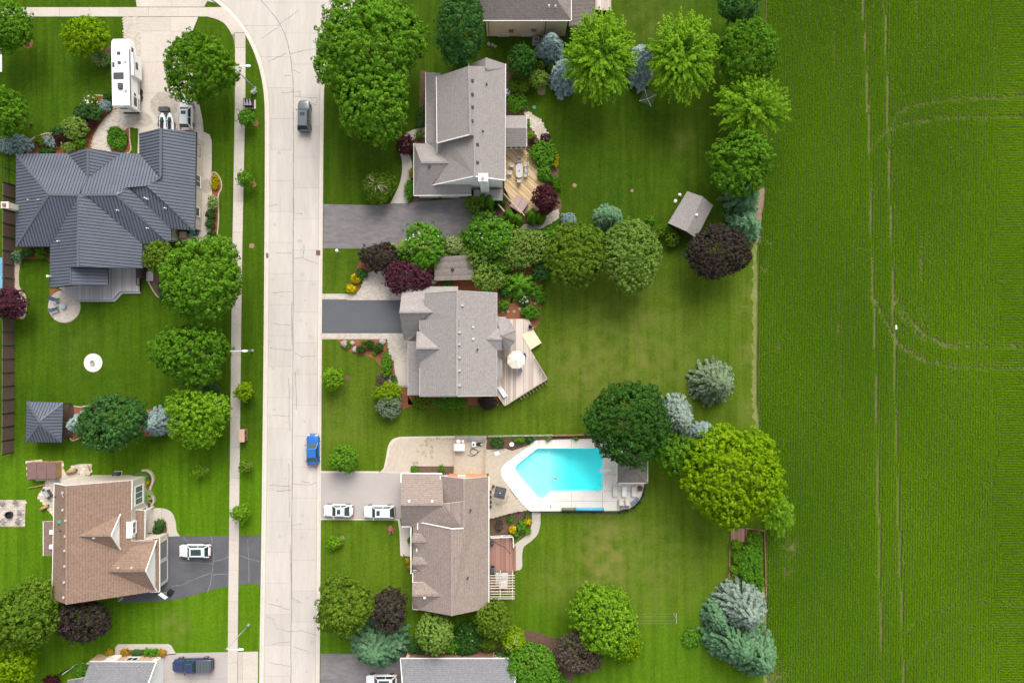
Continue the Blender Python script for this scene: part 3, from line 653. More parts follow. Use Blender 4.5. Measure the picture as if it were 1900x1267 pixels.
bed([(755, 375), (768, 300), (770, 362), (800, 368), (795, 374)], 'mulch_brown', 'bed along the garage of the first grey house', sm=0)
bed([(780, 130), (792, 132), (792, 268), (768, 270), (762, 262), (776, 250), (778, 200)], 'mulch_brown', 'bed along the front of the first grey house', sm=0)
bed([(938, 118), (960, 120), (975, 160), (975, 200), (985, 215), (1000, 265), (1022, 268), (1035, 300), (1035, 330), (1022, 350), (1040, 370), (1038, 398), (1000, 420), (930, 425), (880, 400), (862, 372), (880, 358), (938, 350)], 'mulch_brown', 'shrub beds round the wooden deck', sm=2)
bed([(646, 538), (660, 500), (680, 470), (720, 455), (850, 440), (1000, 430), (1010, 470), (1005, 500), (1002, 545), (990, 590), (960, 600), (925, 600), (922, 545), (800, 535), (790, 505), (700, 503), (676, 508), (662, 545)], 'mulch_red', 'long shrub bed between the first two houses', sm=2)
bed([(922, 540), (950, 560), (990, 540), (1000, 520), (1004, 560), (1000, 600), (985, 612), (978, 592), (925, 600)], 'mulch_red', 'red mulch corner with stepping stones by the octagonal roof', sm=2, z=0.012)
bed([(625, 630), (717, 630), (717, 654), (731, 660), (735, 700), (740, 718), (757, 722), (757, 735), (768, 752), (745, 760), (735, 745), (705, 740), (698, 725), (705, 690), (706, 680), (695, 666), (678, 659), (655, 655), (638, 645)], 'mulch_red', 'red mulch front bed with boulders beside the dark driveway', sm=0)
bed([(757, 733), (925, 733), (925, 752), (870, 752), (850, 758), (790, 756), (757, 750)], 'mulch_red', 'red mulch strip below the second house', sm=0)
bed([(762, 864.5), (843, 864.5), (843, 880), (762, 880)], 'mulch_brown', 'brown planting strip beside the garage of the taupe house', sm=0, z=0.05)
bed([(904, 813), (975, 813), (992, 814), (975, 828), (950, 836), (938, 832), (904, 833)], 'mulch_brown', 'brown planting bed in the corner above the pool', sm=0, z=0.05)
bed([(985, 812), (1092, 809), (1092, 813), (985, 817)], 'mulch_brown', 'narrow planting strip behind the pool deck', sm=0, z=0.06)
bed([(909, 963), (960, 950), (985, 951), (986, 972), (978, 988), (958, 1002), (955, 992), (910, 990)], 'mulch_brown', 'brown planting bed between pool patio and red brown deck', sm=0)
bed([(755, 1030), (763, 1032), (763, 1065), (757, 1060), (752, 1042)], 'mulch_brown', 'small bed at the entry of the taupe house', sm=0)
bed([(745, 1205), (760, 1192), (790, 1190), (840, 1195), (900, 1190), (960, 1170), (985, 1170), (1020, 1180), (1050, 1200), (1060, 1290), (930, 1290), (930, 1222), (745, 1222)], 'mulch_brown', 'shrub bed above the slate roof at the bottom', sm=2)
bed([(1395, 345), (1418, 348), (1420, 362), (1414, 400), (1409, 440), (1403, 450), (1400, 400)], 'dirt', 'bare reddish dirt strip at the field edge')
bed([(1384, 430), (1406, 440), (1406, 600), (1404, 760), (1412, 830), (1392, 830), (1388, 700), (1392, 560)], 'dirt', 'worn dry strip along the field edge', sm=2) if False else None

M['verge'] = mat('dry_verge', (0.085, 0.15, 0.018), (0.25, 0.235, 0.085), 0.7, 2.5, 1.0, 0.5)
fz('grass_verge', [(1400 + rnd.uniform(-3, 2), 436 + 4 * i) for i in range(0)] + [(1404.5 + (max(0, y_ - 740) * .09) + rnd.uniform(-1.2, 1.2), y_) for y_ in range(436, 826, 5)] + [(1396 + (max(0, y_ - 740) * .09) + rnd.uniform(-3.5, 3), y_) for y_ in range(825, 435, -5)], M['verge'], 0.004, label='dry yellowish verge between lawn and field')
fz('grass_verge', [(1414, 1085), (1423, 1090), (1425, 1180), (1426, 1330), (1416, 1330), (1417, 1180)], M['verge'], 0.004, label='dry verge beside the lower spruces')
M['stain'] = mat('rust_stain', (0.36, 0.27, 0.19), (0.47, 0.39, 0.30), 1.5, 3.0, 1.0); M['moss'] = mat('paving_moss', (0.30, 0.29, 0.13), (0.42, 0.38, 0.22), 2.0, 6.0, 1.0)
def blots(parent, spots, m, z, name):
    mb = MB()
    for (x, y, r_) in spots:
        pts = smooth_poly([(x + r_ * math.cos(a) * rnd.uniform(.5, 1.2), y + r_ * math.sin(a) * rnd.uniform(.4, 1.0)) for a in np.linspace(0, 2 * math.pi, 9, False)], 2)
        z += 0.0006; mb.sheet([[Vector((P(*p).x, P(*p).y, z)) for p in pts]])
    mb.build(name, m, parent)['kind'] = 'stuff'
blots(b3, [(786, 840, 5), (801, 838, 6), (802, 848, 4), (775, 838, 3), (790, 846, 3), (768, 859, 5), (774, 858, 4)], M['stain'], 0.0465, 'rust_stain')
blots(b3, [(rnd.uniform(780, 842), rnd.uniform(813, 830), rnd.uniform(1, 3)) for _ in range(26)] + [(rnd.uniform(750, 842), 813.5, rnd.uniform(1, 2.4)) for _ in range(12)], M['moss'], 0.052, 'moss')
blots(b4, [(935, 928, 9), (926, 936, 6), (942, 922, 5)], M['stain'], 0.0465, 'rust_stain')
blots(road, [(rnd.uniform(500, 535), rnd.uniform(100, 1260), rnd.uniform(2, 5)) for _ in range(16)] + [(rnd.uniform(550, 583), rnd.uniform(150, 1260), rnd.uniform(2, 6)) for _ in range(22)], mat('road_stain', (0.41, 0.37, 0.33), (0.48, 0.435, 0.395), 0.8, 4.0, 1.0), ROADZ + 0.008, 'stain')
# ---- pool
def pool_build():
    t = thing('swimming_pool', 'swimming pool of bright turquoise water with a pointed left end', 'pool', (P(1030, 870).x, P(1030, 870).y, 0.0))
    pts = [P(*p) for p in POOL]; n = len(pts)
    def dep(p): return -1.0 if p.x < P(1020, 0).x else (-2.1 if p.x > P(1062, 0).x else -1.0 - 1.1 * (p.x - P(1020, 0).x) / (P(1062, 0).x - P(1020, 0).x))
    liner = mat('pool_liner', (0.66, 0.95, 0.95), (0.72, 0.98, 0.98), 0.5, None, 0.6)
    mb = MB()
    # floor in strips so that it can slope
    poly = [Vector((p.x, p.y, 0)) for p in pts]
    for q in strips(poly, X1, 0.7):
        q = [Vector((p.x, p.y, dep(p))) for p in q]; mb.sheet([q])
    ar = sum(pts[i].x * pts[(i + 1) % n].y - pts[(i + 1) % n].x * pts[i].y for i in range(n))
    pp = pts if ar < 0 else pts[::-1]
    for i in range(n):
        a, b = pp[i], pp[(i + 1) % n]; k = 6
        for j in range(k):
            u, v = a.lerp(b, j / k), a.lerp(b, (j + 1) / k)
            mb.add([(u.x, u.y, dep(u)), (v.x, v.y, dep(v)), (v.x, v.y, 0.05), (u.x, u.y, 0.05)], [(0, 1, 2, 3)])
    mb.build('basin', liner, t, world=True)
    w = bpy.data.materials.new('pool_water'); w.use_nodes = True; N = w.node_tree.nodes; L = w.node_tree.links
    N.remove(N['Principled BSDF']); out = N['Material Output']
    tr = N.new('ShaderNodeBsdfTransparent'); gl = N.new('ShaderNodeBsdfGlossy'); gl.inputs['Roughness'].default_value = 0.08
    fr = N.new('ShaderNodeFresnel'); fr.inputs['IOR'].default_value = 1.33; mx = N.new('ShaderNodeMixShader')
    nz = N.new('ShaderNodeTexNoise'); nz.inputs['Scale'].default_value = 1.5; geo = N.new('ShaderNodeNewGeometry'); L.new(geo.outputs['Position'], nz.inputs['Vector'])
    bpn = N.new('ShaderNodeBump'); bpn.inputs['Strength'].default_value = 0.15; L.new(nz.outputs['Fac'], bpn.inputs['Height']); L.new(bpn.outputs[0], gl.inputs['Normal'])
    bf = N.new('ShaderNodeMath'); bf.operation = 'SUBTRACT'; bf.inputs[0].default_value = 1.0; L.new(geo.outputs['Backfacing'], bf.inputs[1]); fm = N.new('ShaderNodeMath'); fm.operation = 'MULTIPLY'; L.new(fr.outputs[0], fm.inputs[0]); L.new(bf.outputs[0], fm.inputs[1])
    L.new(fm.outputs[0], mx.inputs[0]); L.new(tr.outputs[0], mx.inputs[1]); L.new(gl.outputs[0], mx.inputs[2]); L.new(mx.outputs[0], out.inputs['Surface'])
    va = N.new('ShaderNodeVolumeAbsorption'); va.inputs['Color'].default_value = (0.02, 0.995, 1.0, 1); va.inputs['Density'].default_value = 0.46; L.new(va.outputs[0], out.inputs['Volume'])
    mb = MB(); ins = [P(*p) for p in POOL]; c = sum(ins, Vector()) / n
    top = [Vector((p.x, p.y, -0.10)) for p in [c + (i_ - c) * 0.9985 for i_ in ins]]
    mb.slab(top, 2.2)      # reaches below the floor so that the water fills the whole basin
    mb.build('water', w, t, world=True)
    mb = MB()              # coping
    oc = [c + (p - c) * 1.03 for p in ins]
    mb.sheet([[Vector((p.x, p.y, 0.075)) for p in oc], [Vector((p.x, p.y, 0.075)) for p in ins]])
    for l in (oc, ins):
        for i in range(n):
            a, b = l[i], l[(i + 1) % n]; mb.add([(a.x, a.y, 0.03), (b.x, b.y, 0.03), (b.x, b.y, 0.075), (a.x, a.y, 0.075)], [(0, 1, 2, 3)])
    mb.build('coping', M['white'], t, world=True)
pool_build()

# ---- crop field: soil sheet, rows of plants
FE = smooth_poly([(1424, -120), (1421, 0), (1419, 120), (1417, 250), (1416, 340), (1412, 420), (1406, 480), (1404, 600), (1403, 720), (1408, 800), (1415, 860), (1419, 1000), (1421, 1150), (1423, 1267), (1425, 1420)], 3, False)
M['soil'] = mat('soil', (0.075, 0.11, 0.02), (0.17, 0.155, 0.06), 0.8, 8.0, 1.0, 0.5)
struct(flat('field', [FE + [(2600, 1420), (2600, -120)]], M['soil'], 0.006), 'green crop field with wheel tracks')
def crops():
    rg = np.random.default_rng(5)
    x0, x1, y0, y1 = 34.0, 84.0, -57.0, 57.0
    rows = []
    d = 0.38
    xs = np.arange(x0, x1, d)
    X, Y = np.meshgrid(xs, np.arange(y0, y1, 0.14)); X = X.ravel(); Y = Y.ravel()
    X = X + 0.012 * Y                        # rows lean a little, as the tracks do
    bx = (1848 - 950) * S + 0.6 * np.sin(Y * 0.35)
    k = X < bx; A = np.stack([X[k], Y[k]], 1)
    ysr = np.arange(y0, y1, d); Xe, Ye = np.meshgrid(np.arange(69.5, x1, 0.14), ysr); Xe = Xe.ravel(); Ye = Ye.ravel()
    k = Xe >= (1848 - 950) * S + 0.6 * np.sin(Ye * 0.35); B = np.stack([Xe[k], Ye[k]], 1)
    Q = np.concatenate([A, B])
    Q += rg.normal(0, 0.035, Q.shape)
    fe = np.array([[P(*p).x, P(*p).y] for p in FE]); o = np.argsort(fe[:, 1])
    Q = Q[Q[:, 0] > np.interp(Q[:, 1], fe[o, 1], fe[o, 0]) + 0.15]
    def dist(line):
        L_ = np.array([[P(*p).x, P(*p).y] for p in smooth_poly(line, 4, False)]); best = np.full(len(Q), 1e9)
        for a, b in zip(L_, L_[1:]):
            ab = b - a; t = np.clip(((Q - a) @ ab) / (ab @ ab), 0, 1); best = np.minimum(best, np.hypot(*(Q - a - t[:, None] * ab).T))
        return best
    tl = [(1600, -100), (1601, 0), (1606, 100), (1612, 250), (1616, 430), (1622, 600), (1627, 800), (1632, 1060), (1636, 1230), (1638, 1400)]
    tr = [(1640, -100), (1641, 0), (1647, 200), (1650, 330), (1655, 480), (1660, 700), (1664, 860), (1670, 1050), (1675, 1180), (1679, 1400)]
    keep = np.ones(len(Q), bool); low = np.zeros(len(Q))
    wob = 0.5 + 0.5 * np.sin(Q[:, 1] * 0.31) * np.sin(Q[:, 1] * 0.113 + 1)
    for l in (tl, tr):
        dd = dist(l); keep &= dd > 0.09 + 0.12 * wob; low = np.maximum(low, np.clip(1 - dd / 0.55, 0, 1))
    arcs = [[(1652, 222), (1675, 205), (1700, 195), (1760, 185), (1830, 180), (2010, 177)], [(1618, 272), (1650, 240), (1700, 225), (1760, 218), (1830, 216), (2010, 214)], [(1625, 555), (1640, 590), (1660, 625), (1690, 652), (1750, 675), (1820, 681), (2010, 681)], [(1658, 535), (1680, 580), (1720, 620), (1770, 639), (1830, 641), (2010, 641)],
            [(1675, 1182), (1700, 1152), (1740, 1130), (1800, 1118), (2010, 1112)], [(1686, 1235), (1710, 1200), (1750, 1175), (1800, 1160), (2010, 1152)], [(1660, 560), (1690, 605), (1730, 634), (1775, 645)], [(1660, 630), (1690, 655), (1720, 668)]]
    for i, l in enumerate(arcs):
        dd = dist(l); p = np.where(dd < 0.2, 0.66, np.where(dd < 0.34, 0.28, 0.0)); 
        if i in (4, 5): p *= 0.45
        keep &= rg.random(len(Q)) > p; low = np.maximum(low, 0.5 * np.clip(1 - dd / 0.5, 0, 1))
    for l in ([(1545, -20), (1548, 100), (1553, 195)], [(1556, 540), (1559, 660), (1563, 800)], [(1702, -20), (1703, 110)], [(1709, 430), (1711, 600)]):
        dd = dist(l); keep &= ~((dd < 0.17) & (rg.random(len(Q)) < 0.42))
    # thin spots near the trees
    for (a, b, r) in ((1468, 1015, 2.2), (1462, 1060, 1.4), (1440, 1255, 3.0), (1430, 450, 0.9), (1445, 640, 0.8), (1420, 500, 0.8)):
        c = P(a, b); dd = np.hypot(Q[:, 0] - c.x, Q[:, 1] - c.y); keep &= rg.random(len(Q)) > np.clip(1 - dd / r, 0, 1) * 0.8
    Q = Q[keep]; low = low[keep]; n = len(Q)
    h = (0.26 + 0.10 * rg.random(n)) * (1 - 0.35 * low)
    nb = 3; ang = rg.random(n) * 6.283
    V = np.zeros((n, nb, 4, 3)); base = np.stack([Q[:, 0], Q[:, 1], np.zeros(n)], 1)
    for i in range(nb):
        a = ang + i * 2.094 + rg.normal(0, 0.35, n); dx, dy = np.cos(a), np.sin(a); ln = 0.17 + 0.07 * rg.random(n); w = 0.075 + 0.035 * rg.random(n)
        D = np.stack([dx, dy, np.zeros(n)], 1); U = np.stack([-dy, dx, np.zeros(n)], 1)
        mid = base + D * (ln * 0.45)[:, None] + np.array([0, 0, 1]) * (h * 0.92)[:, None]
        V[:, i, 0] = base + np.array([0, 0, 1]) * (h * 0.35)[:, None]
        V[:, i, 1] = mid + U * w[:, None]; V[:, i, 2] = base + D * ln[:, None] + np.array([0, 0, 1]) * (h * (0.75 + 0.3 * rg.random(n)))[:, None]; V[:, i, 3] = mid - U * w[:, None]
    # colour value: patchy vigour plus per plant scatter (paler, yellower away from the tree line)
    vig = 0.5 + 0.25 * np.sin(Q[:, 0] * 0.21 + 1.3 * np.sin(Q[:, 1] * 0.05)) * np.cos(Q[:, 1] * 0.11) + (Q[:, 0] - 52) / 62
    val = np.clip(vig * 0.7 + 0.3 * rg.random(n), 0, 1)
    return V.reshape(-1, 3), np.repeat(val, nb)
def quads_mesh(name, V, vals, m, parent=None, org=None):
    n = len(V) // 4
    me = bpy.data.meshes.new(name)
    if org is not None: V = V - np.array(org)[None, :]
    me.vertices.add(len(V)); me.vertices.foreach_set('co', V.astype(np.float32).ravel())
    me.loops.add(4 * n); me.loops.foreach_set('vertex_index', np.arange(4 * n, dtype=np.int32))
    me.polygons.add(n); me.polygons.foreach_set('loop_start', np.arange(0, 4 * n, 4, dtype=np.int32)); me.polygons.foreach_set('loop_total', np.full(n, 4, dtype=np.int32))
    at = me.attributes.new('v', 'FLOAT', 'FACE'); at.data.foreach_set('value', np.asarray(vals, np.float32))
    me.materials.append(m); me.update(calc_edges=True)
    o = bpy.data.objects.new(name, me); COL.objects.link(o)
    if parent is not None: o.parent = parent
    return o
V, vals = crops()
co = quads_mesh('crop_plants', V, vals, leafmat('crop', (0.080, 0.198, 0.006), (0.185, 0.355, 0.006), 0.38))
tag(co, 'rows of young green crop plants covering the field', 'crop'); co['kind'] = 'stuff'
# ---------------------------------------------------------------- houses
def p3(v): return P(*v)
def hit(tris, px, py):
    """height at which the sight line of a pixel meets the roof"""
    G = P(px, py, 0); D = Vector((-G.x / H, -G.y / H, 1.0)); best = None
    for a, b, c in tris:
        n = (b - a).cross(c - a); dn = n.dot(D)
        if abs(dn) < 1e-9: continue
        h = n.dot(a - G) / dn; p = G + D * h
        u = []
        for q, r_ in ((a, b), (b, c), (c, a)): u.append((r_ - q).cross(p - q).dot(n))
        if all(x >= -1e-6 for x in u) or all(x <= 1e-6 for x in u):
            if best is None or h > best: best = h
    return P(px, py, best if best is not None else 3.0)
def tris_of(planes):
    out = []
    for pl in planes:
        q = [p3(v) for v in pl]
        for t in tessellate_polygon([q]): out.append(tuple(q[i] for i in t))
    return out
def house(label, px, py, name='house', cat='house'):
    c = P(px, py, 0); return thing(name, label, cat, (c.x, c.y, 0))
def shingle_roof(root, planes, m, trim='white', t=0.16, name='roof'):
    mb = MB()
    for pl in planes: mb.slab([p3(v) for v in pl], t, 0, 1)
    return mb.build(name, [M[m], M[trim]], root, world=True)
def caps(roof, lines, m, w=0.30):
    for a, b in lines:
        a, b = p3(a), p3(b); up = Vector((0, 0, 0.03))
        MB().bar(a + up, b + up, w, 0.05).build('ridge_cap', m, roof, world=True)
def gutters(root, lines, m='white', w=0.13, h=0.13, name='gutter', dz=0.0):
    for a, b in lines:
        a, b = p3(a), p3(b); MB().bar(a + Vector((0, 0, dz)), b + Vector((0, 0, dz)), w, h).build(name, M[m], root, world=True)
def vents(roof, tris, spots, m='grey_trim', s=0.4, name='roof_vent'):
    for px, py in spots:
        p = hit(tris, px, py); MB().box((p.x, p.y, p.z + 0.08), (s, s * .9, 0.26), m=0, taper=0.8).build(name, M[m], roof, world=True)
def pipes(roof, tris, spots, m='white_metal', r=0.07, h=0.4):
    for px, py in spots:
        p = hit(tris, px, py); mb = MB(); mb.cyl((p.x, p.y), r * 1.8, r * 1.2, p.z - 0.1, p.z + 0.08, 8); mb.cyl((p.x, p.y), r, r, p.z, p.z + h, 8); mb.build('vent_pipe', M[m], roof, world=True)
def offset(poly, d):
    n = len(poly); ar = sum(poly[i].x * poly[(i + 1) % n].y - poly[(i + 1) % n].x * poly[i].y for i in range(n))
    pl = poly if ar > 0 else poly[::-1]; out = []
    for i in range(n):
        a, b, c = pl[i - 1], pl[i], pl[(i + 1) % n]
        e1 = (b - a); e1.z = 0; e1.normalize(); e2 = (c - b); e2.z = 0; e2.normalize()
        n1 = Vector((-e1.y, e1.x, 0)); n2 = Vector((-e2.y, e2.x, 0)); k = 1 + n1.dot(n2)
        out.append(b + (n1 + n2) * (d / max(k, 0.3)))
    return out
def walls(root, loop, h, m, inset=0.4, z0=0.0, name='wall'):
    q = offset([P(x, y, h) for x, y in loop], inset)
    MB().slab([Vector((p.x, p.y, h - 0.14)) for p in q], h - 0.14 - z0).build(name, M[m], root, world=True)
    return q
def gable(root, pts, thick, m, name='gable_wall'):
    """upright polygon pts (3-D) given thickness vector"""
    n = len(pts); pts = [Vector(p) for p in pts]; back = [p + Vector(thick) for p in pts]; mb = MB()
    for t in tessellate_polygon([pts]): mb.add([pts[i] for i in t], [(0, 1, 2)]); mb.add([back[i] for i in t], [(2, 1, 0)])
    for i in range(n): k = (i + 1) % n; mb.add([pts[i], pts[k], back[k], back[i]], [(0, 1, 2, 3)])
    return mb.build(name, M[m], root, world=True)
def window(root, c, face, w, h, nx=1, ny=1, frame='white', pane='glass', name='window', fr=0.1):
    """window at wall point c; face = 'N','S','E','W'"""
    ax = Vector((1, 0, 0)) if face in 'NS' else Vector((0, 1, 0)); out = {'N': Vector((0, 1, 0)), 'S': Vector((0, -1, 0)), 'E': Vector((1, 0, 0)), 'W': Vector((-1, 0, 0))}[face]
    c = Vector(c); up = Vector((0, 0, 1)); mb = MB()
    def bx(u0, u1, z0, z1, o0, o1, mbx):
        pts = [c + ax * u + up * z + out * o for o in (o0, o1) for u, z in ((u0, z0), (u1, z0), (u1, z1), (u0, z1))]
        mbx.add(pts, [(3, 2, 1, 0), (4, 5, 6, 7), (0, 1, 5, 4), (1, 2, 6, 5), (2, 3, 7, 6), (3, 0, 4, 7)])
    W_, H_ = w / 2, h / 2
    bx(-W_ - fr, W_ + fr, H_, H_ + fr, 0, .09, mb); bx(-W_ - fr, W_ + fr, -H_ - fr, -H_, 0, .12, mb); bx(-W_ - fr, -W_, -H_, H_, 0, .09, mb); bx(W_, W_ + fr, -H_, H_, 0, .09, mb)
    for i in range(1, nx): u = -W_ + w * i / nx; bx(u - .035, u + .035, -H_, H_, 0, .08, mb)
    for i in range(1, ny): z = -H_ + h * i / ny; bx(-W_, W_, z - .035, z + .035, 0, .075, mb)
    f = mb.build(name, M[frame], root, world=True)
    for i in range(nx):
        for j in range(ny):
            m2 = MB(); bx(-W_ + w * i / nx + .03, -W_ + w * (i + 1) / nx - .03, -H_ + h * j / ny + .03, -H_ + h * (j + 1) / ny - .03, 0, .03, m2); m2.build('pane', M[pane], f, world=True)
    return f
def on_y(px, py, Y): return P(px, py, H * (1 - Y / ((633.5 - py) * S)))
def on_x(px, py, X): return P(px, py, H * (1 - X / ((px - 950) * S)))
def fit(q):
    """move polygon points vertically onto their best common plane"""
    A = np.array([[p.x, p.y, 1.0] for p in q]); z = np.array([p.z for p in q]); k = np.linalg.lstsq(A, z, rcond=None)[0]
    return [Vector((p.x, p.y, float(a @ k))) for p, a in zip(q, A)], Vector((-k[0], -k[1], 1.0)).normalized()
def metal_roof(root, planes, w=0.45):
    mb = MB()
    for pl in planes: mb.slab([p - Vector((0, 0, 0.12)) for p in fit([p3(v) for v in pl])[0]], 0.12, 0, 1)
    roof = mb.build('roof', [M['metal_roof'], M['dark_trim']], root, world=True)
    for pl in planes:
        q, nrm = fit([p3(v) for v in pl]); d = Vector((-nrm.y, nrm.x, 0)).normalized(); lift = nrm * 0.02
        for st in strips(q, d, w):
            ts = [p.dot(d) for p in st]; lo = min(ts); e = [p for p, t_ in zip(st, ts) if t_ - lo < 2e-3]
            mb = MB(); mb.slab([p + lift for p in st], 0.10, 0, 1)
            if len(e) >= 2:
                e.sort(key=lambda p: p.z); a, b = e[0], e[-1]
                if (b - a).length > 0.15: mb.bar(a + nrm * 0.045, b + nrm * 0.045, 0.075, 0.05, 1)
            mb.build('roof_panel', [M['metal_roof'], M['metal_seam']], roof, world=True)
    return roof

# ---- metal roofed house at the upper left
hA = house('large grey house with dark standing seam metal roof of many hips and valleys', 190, 390)
E_, R_, R2, Mh = 3.0, 6.1, 5.3, 4.8
plA = [[(91, 361, R_), (30, 286, E_), (30, 457, E_)],
       [(91, 361, R_), (30, 286, E_), (126, 285, E_), (163, 329, Mh), (147, 362, R_)],
       [(163, 329, Mh), (226, 284, E_), (259, 286, E_), (298, 328, R2), (274, 346, R2), (236, 349, R2 + .1), (215, 361, R_), (147, 362, R_)],
       [(126, 285, E_), (163, 275.5, 5.0), (163, 329, Mh)], [(163, 275.5, 5.0), (226, 284, E_), (163, 329, Mh)],
       [(258, 247.6, E_), (298.5, 238, R2), (298, 328, R2), (259, 286, E_)],
       [(298.5, 238, R2), (365, 245.5, E_), (361, 427, E_), (274, 346, R2), (298, 328, R2)],
       [(240, 347.5, R2), (274, 346, R2), (361, 427, E_), (317, 424, E_)],
       [(215, 361, R_), (236, 349, R2 + .1), (317, 424, E_), (317, 447, E_), (309, 448, E_)],
       [(162, 362, R_), (215, 361, R_), (309, 448, E_), (264, 453, E_)],
       [(147, 362, R_), (162, 362, R_), (264, 453, E_), (264.5, 498, E_), (145, 495, R_)],
       [(91, 361, R_), (147, 362, R_), (93.5, 457, E_), (30, 457, E_)],
       [(147, 362, R_), (145, 495, R_), (130, 497, 5.0), (130, 529, 5.0), (92, 533.5, E_), (93.5, 457, E_)],
       [(130, 497, 5.0), (130, 529, 5.0), (200, 529.5, E_), (200, 496.5, E_)]]
rA = metal_roof(hA, plA); tA = tris_of(plA)
mr = M['metal_ridge']
caps(rA, [((30, 286, E_), (91, 361, R_)), ((30, 457, E_), (91, 361, R_)), ((91, 361, R_), (147, 362, R_)), ((147, 362, R_), (215, 361, R_)), ((163, 275.5, 5.0), (163, 329, Mh)), ((298.5, 238, R2), (298, 328, R2)), ((298, 328, R2), (274, 346, R2)), ((240, 347.5, R2), (274, 346, R2)), ((274, 346, R2), (361, 427, E_)), ((236, 349, R2 + .1), (317, 424, E_)), ((215, 361, R_), (309, 448, E_)), ((146, 363, R_), (145, 495, R_)), ((130, 497, 5.0), (130, 529, 5.0)), ((215, 361, R_), (236, 349, R2 + .1))], mr, 0.32)
gutters(hA, [((30, 286, E_), (30, 457, E_)), ((365, 245.5, E_), (361, 427, E_)), ((93.5, 457, E_), (92, 533.5, E_)), ((264, 453, E_), (264.5, 498, E_)), ((200, 496.5, E_), (200, 529.5, E_)), ((317, 424, E_), (361, 427, E_)), ((30, 457, E_), (93.5, 457, E_))], 'dark_trim', dz=-.06)
walls(hA, [(30, 286), (259, 286), (258, 247), (365, 246), (361, 427), (317, 424), (317, 447), (309, 448), (264, 453), (264, 498), (93.5, 498), (93.5, 457), (30, 457)], E_, 'siding_beige')
walls(hA, [(92, 498), (150, 498), (150, 530), (92, 533)], E_, 'siding_beige')
a, b, c = P(94, 533.5, 2.9), P(130, 529, 4.9), P(196, 529.5, 2.9); Yg = a.y + 0.25
gable(hA, [(a.x, Yg, 2.85), (b.x, Yg, 4.75), (c.x, Yg, 2.85)], (0, 0.12, 0), 'dark_trim')
vents(rA, tA, [(72, 371), (53, 371)], 'grey_trim', 0.25); pipes(rA, tA, [(275, 370), (271, 368), (275, 424), (220, 391), (308, 387), (110, 448)], 'white_metal', 0.09, 0.5)
pp = hit(tA, 94, 513); MB().cyl((pp.x, pp.y), .16, .16, pp.z - .2, pp.z + .75, 10).build('flue', M['white_metal'], rA, world=True)
cp = P(32, 386, 3.2); mb = MB(); mb.box((cp.x - 0.2, cp.y, 2.6), (0.95, 0.8, 5.2)); ch = mb.build('chimney', M['siding_beige'], hA, world=True)
MB().box((cp.x - 0.2, cp.y, 5.28), (1.1, 0.95, 0.16)).build('chimney_cap', M['curb'], ch, world=True); MB().box((cp.x - 0.2, cp.y, 5.45), (0.4, 0.35, 0.3)).build('chimney_pot', M['terracotta'], ch, world=True)
XE = P(363, 330, E_).x - 0.4
window(hA, (XE, P(0, 338, 1).y, 1.5), 'E', 1.6, 1.5, 2, 1, 'white', 'glass'); window(hA, (XE, P(0, 283, 1).y, 1.6), 'E', 1.2, 1.2, 1, 1, 'dark_trim', 'glass'); window(hA, (XE, P(0, 395, 1).y, 1.6), 'E', 1.2, 1.2, 1, 1, 'white', 'glass')
for yy in (268, 420): q = P(364, yy, 2.7); MB().bar((q.x, q.y, 2.7), (q.x + 0.5, q.y, 2.4), .06, .06).build('downpipe', M['dark_trim'], hA, world=True)

# ---- brown house at the lower left
hB = house('brown shingled house with white front gables and dormer windows', 190, 1000)
plB = [[(101, 896, 5.4), (96.5, 1111, 5.4), (124, 1121, 7.8), (123.5, 901, 7.8)],
       [(123.5, 901, 7.8), (245, 891, 4.6), (244, 946, 4.6), (243, 1003, 4.6), (286, 1003, 3.35), (285, 1097, 3.35), (124, 1121, 7.8)],
       [(144.5, 993, 7.22), (208, 993, 7.22), (224, 953.5, 5.1), (214, 951, 5.25)], [(144.5, 993, 7.22), (208, 993, 7.22), (224, 1019, 5.1), (214, 1021, 5.25)],
       [(218, 948, 5.3), (218, 1022, 5.3), (229, 1022, 4.95), (229, 948, 4.95)],
       [(201, 1059, 5.85), (271, 1058.6, 5.85), (291, 1002, 3.0), (284, 1000, 3.15), (243, 1004, 4.2)], [(201, 1059, 5.85), (271, 1058.6, 5.85), (291, 1096, 3.0), (281, 1098, 3.2)],
       [(284, 999, 3.25), (284, 1097.5, 3.25), (296, 1096.5, 2.75), (296, 998, 2.75)],
       [(233, 946, 3.9), (269, 946, 2.9), (268.5, 1003, 2.9), (233, 1004, 3.9)],
       [(80.5, 967, 2.9), (80.5, 1031, 2.9), (100, 1031, 4.0), (100, 967, 4.0)]]
rB = shingle_roof(hB, plB, 'sh_brown'); tB = tris_of(plB)
caps(rB, [((123.5, 901, 7.8), (124, 1121, 7.8)), ((144.5, 993, 7.22), (208, 993, 7.22)), ((201, 1059, 5.85), (271, 1058.6, 5.85))], M['sh_brown'])
gutters(hB, [((245, 891, 4.6), (244, 946, 4.6)), ((101, 896, 5.4), (96.5, 1111, 5.4)), ((229, 948, 4.95), (229, 1022, 4.95)), ((296, 998, 2.75), (296, 1096.5, 2.75)), ((269, 946, 2.9), (268.5, 1003, 2.9)), ((80.5, 967, 2.9), (80.5, 1031, 2.9))], 'white', dz=-.05)
gutters(hB, [((124, 901, 7.7), (245, 891, 4.5)), ((101, 896, 5.3), (124, 901, 7.7)), ((203, 947, 5.3), (229, 948, 4.9)), ((206, 1023, 5.3), (229, 1022, 4.9)), ((278, 1098, 3.1), (296, 1097, 2.7)), ((233, 945, 3.8), (269, 946, 2.8))], 'white', w=0.1, h=0.2, name='rake_board')
XB, XG = -54.0, -51.1
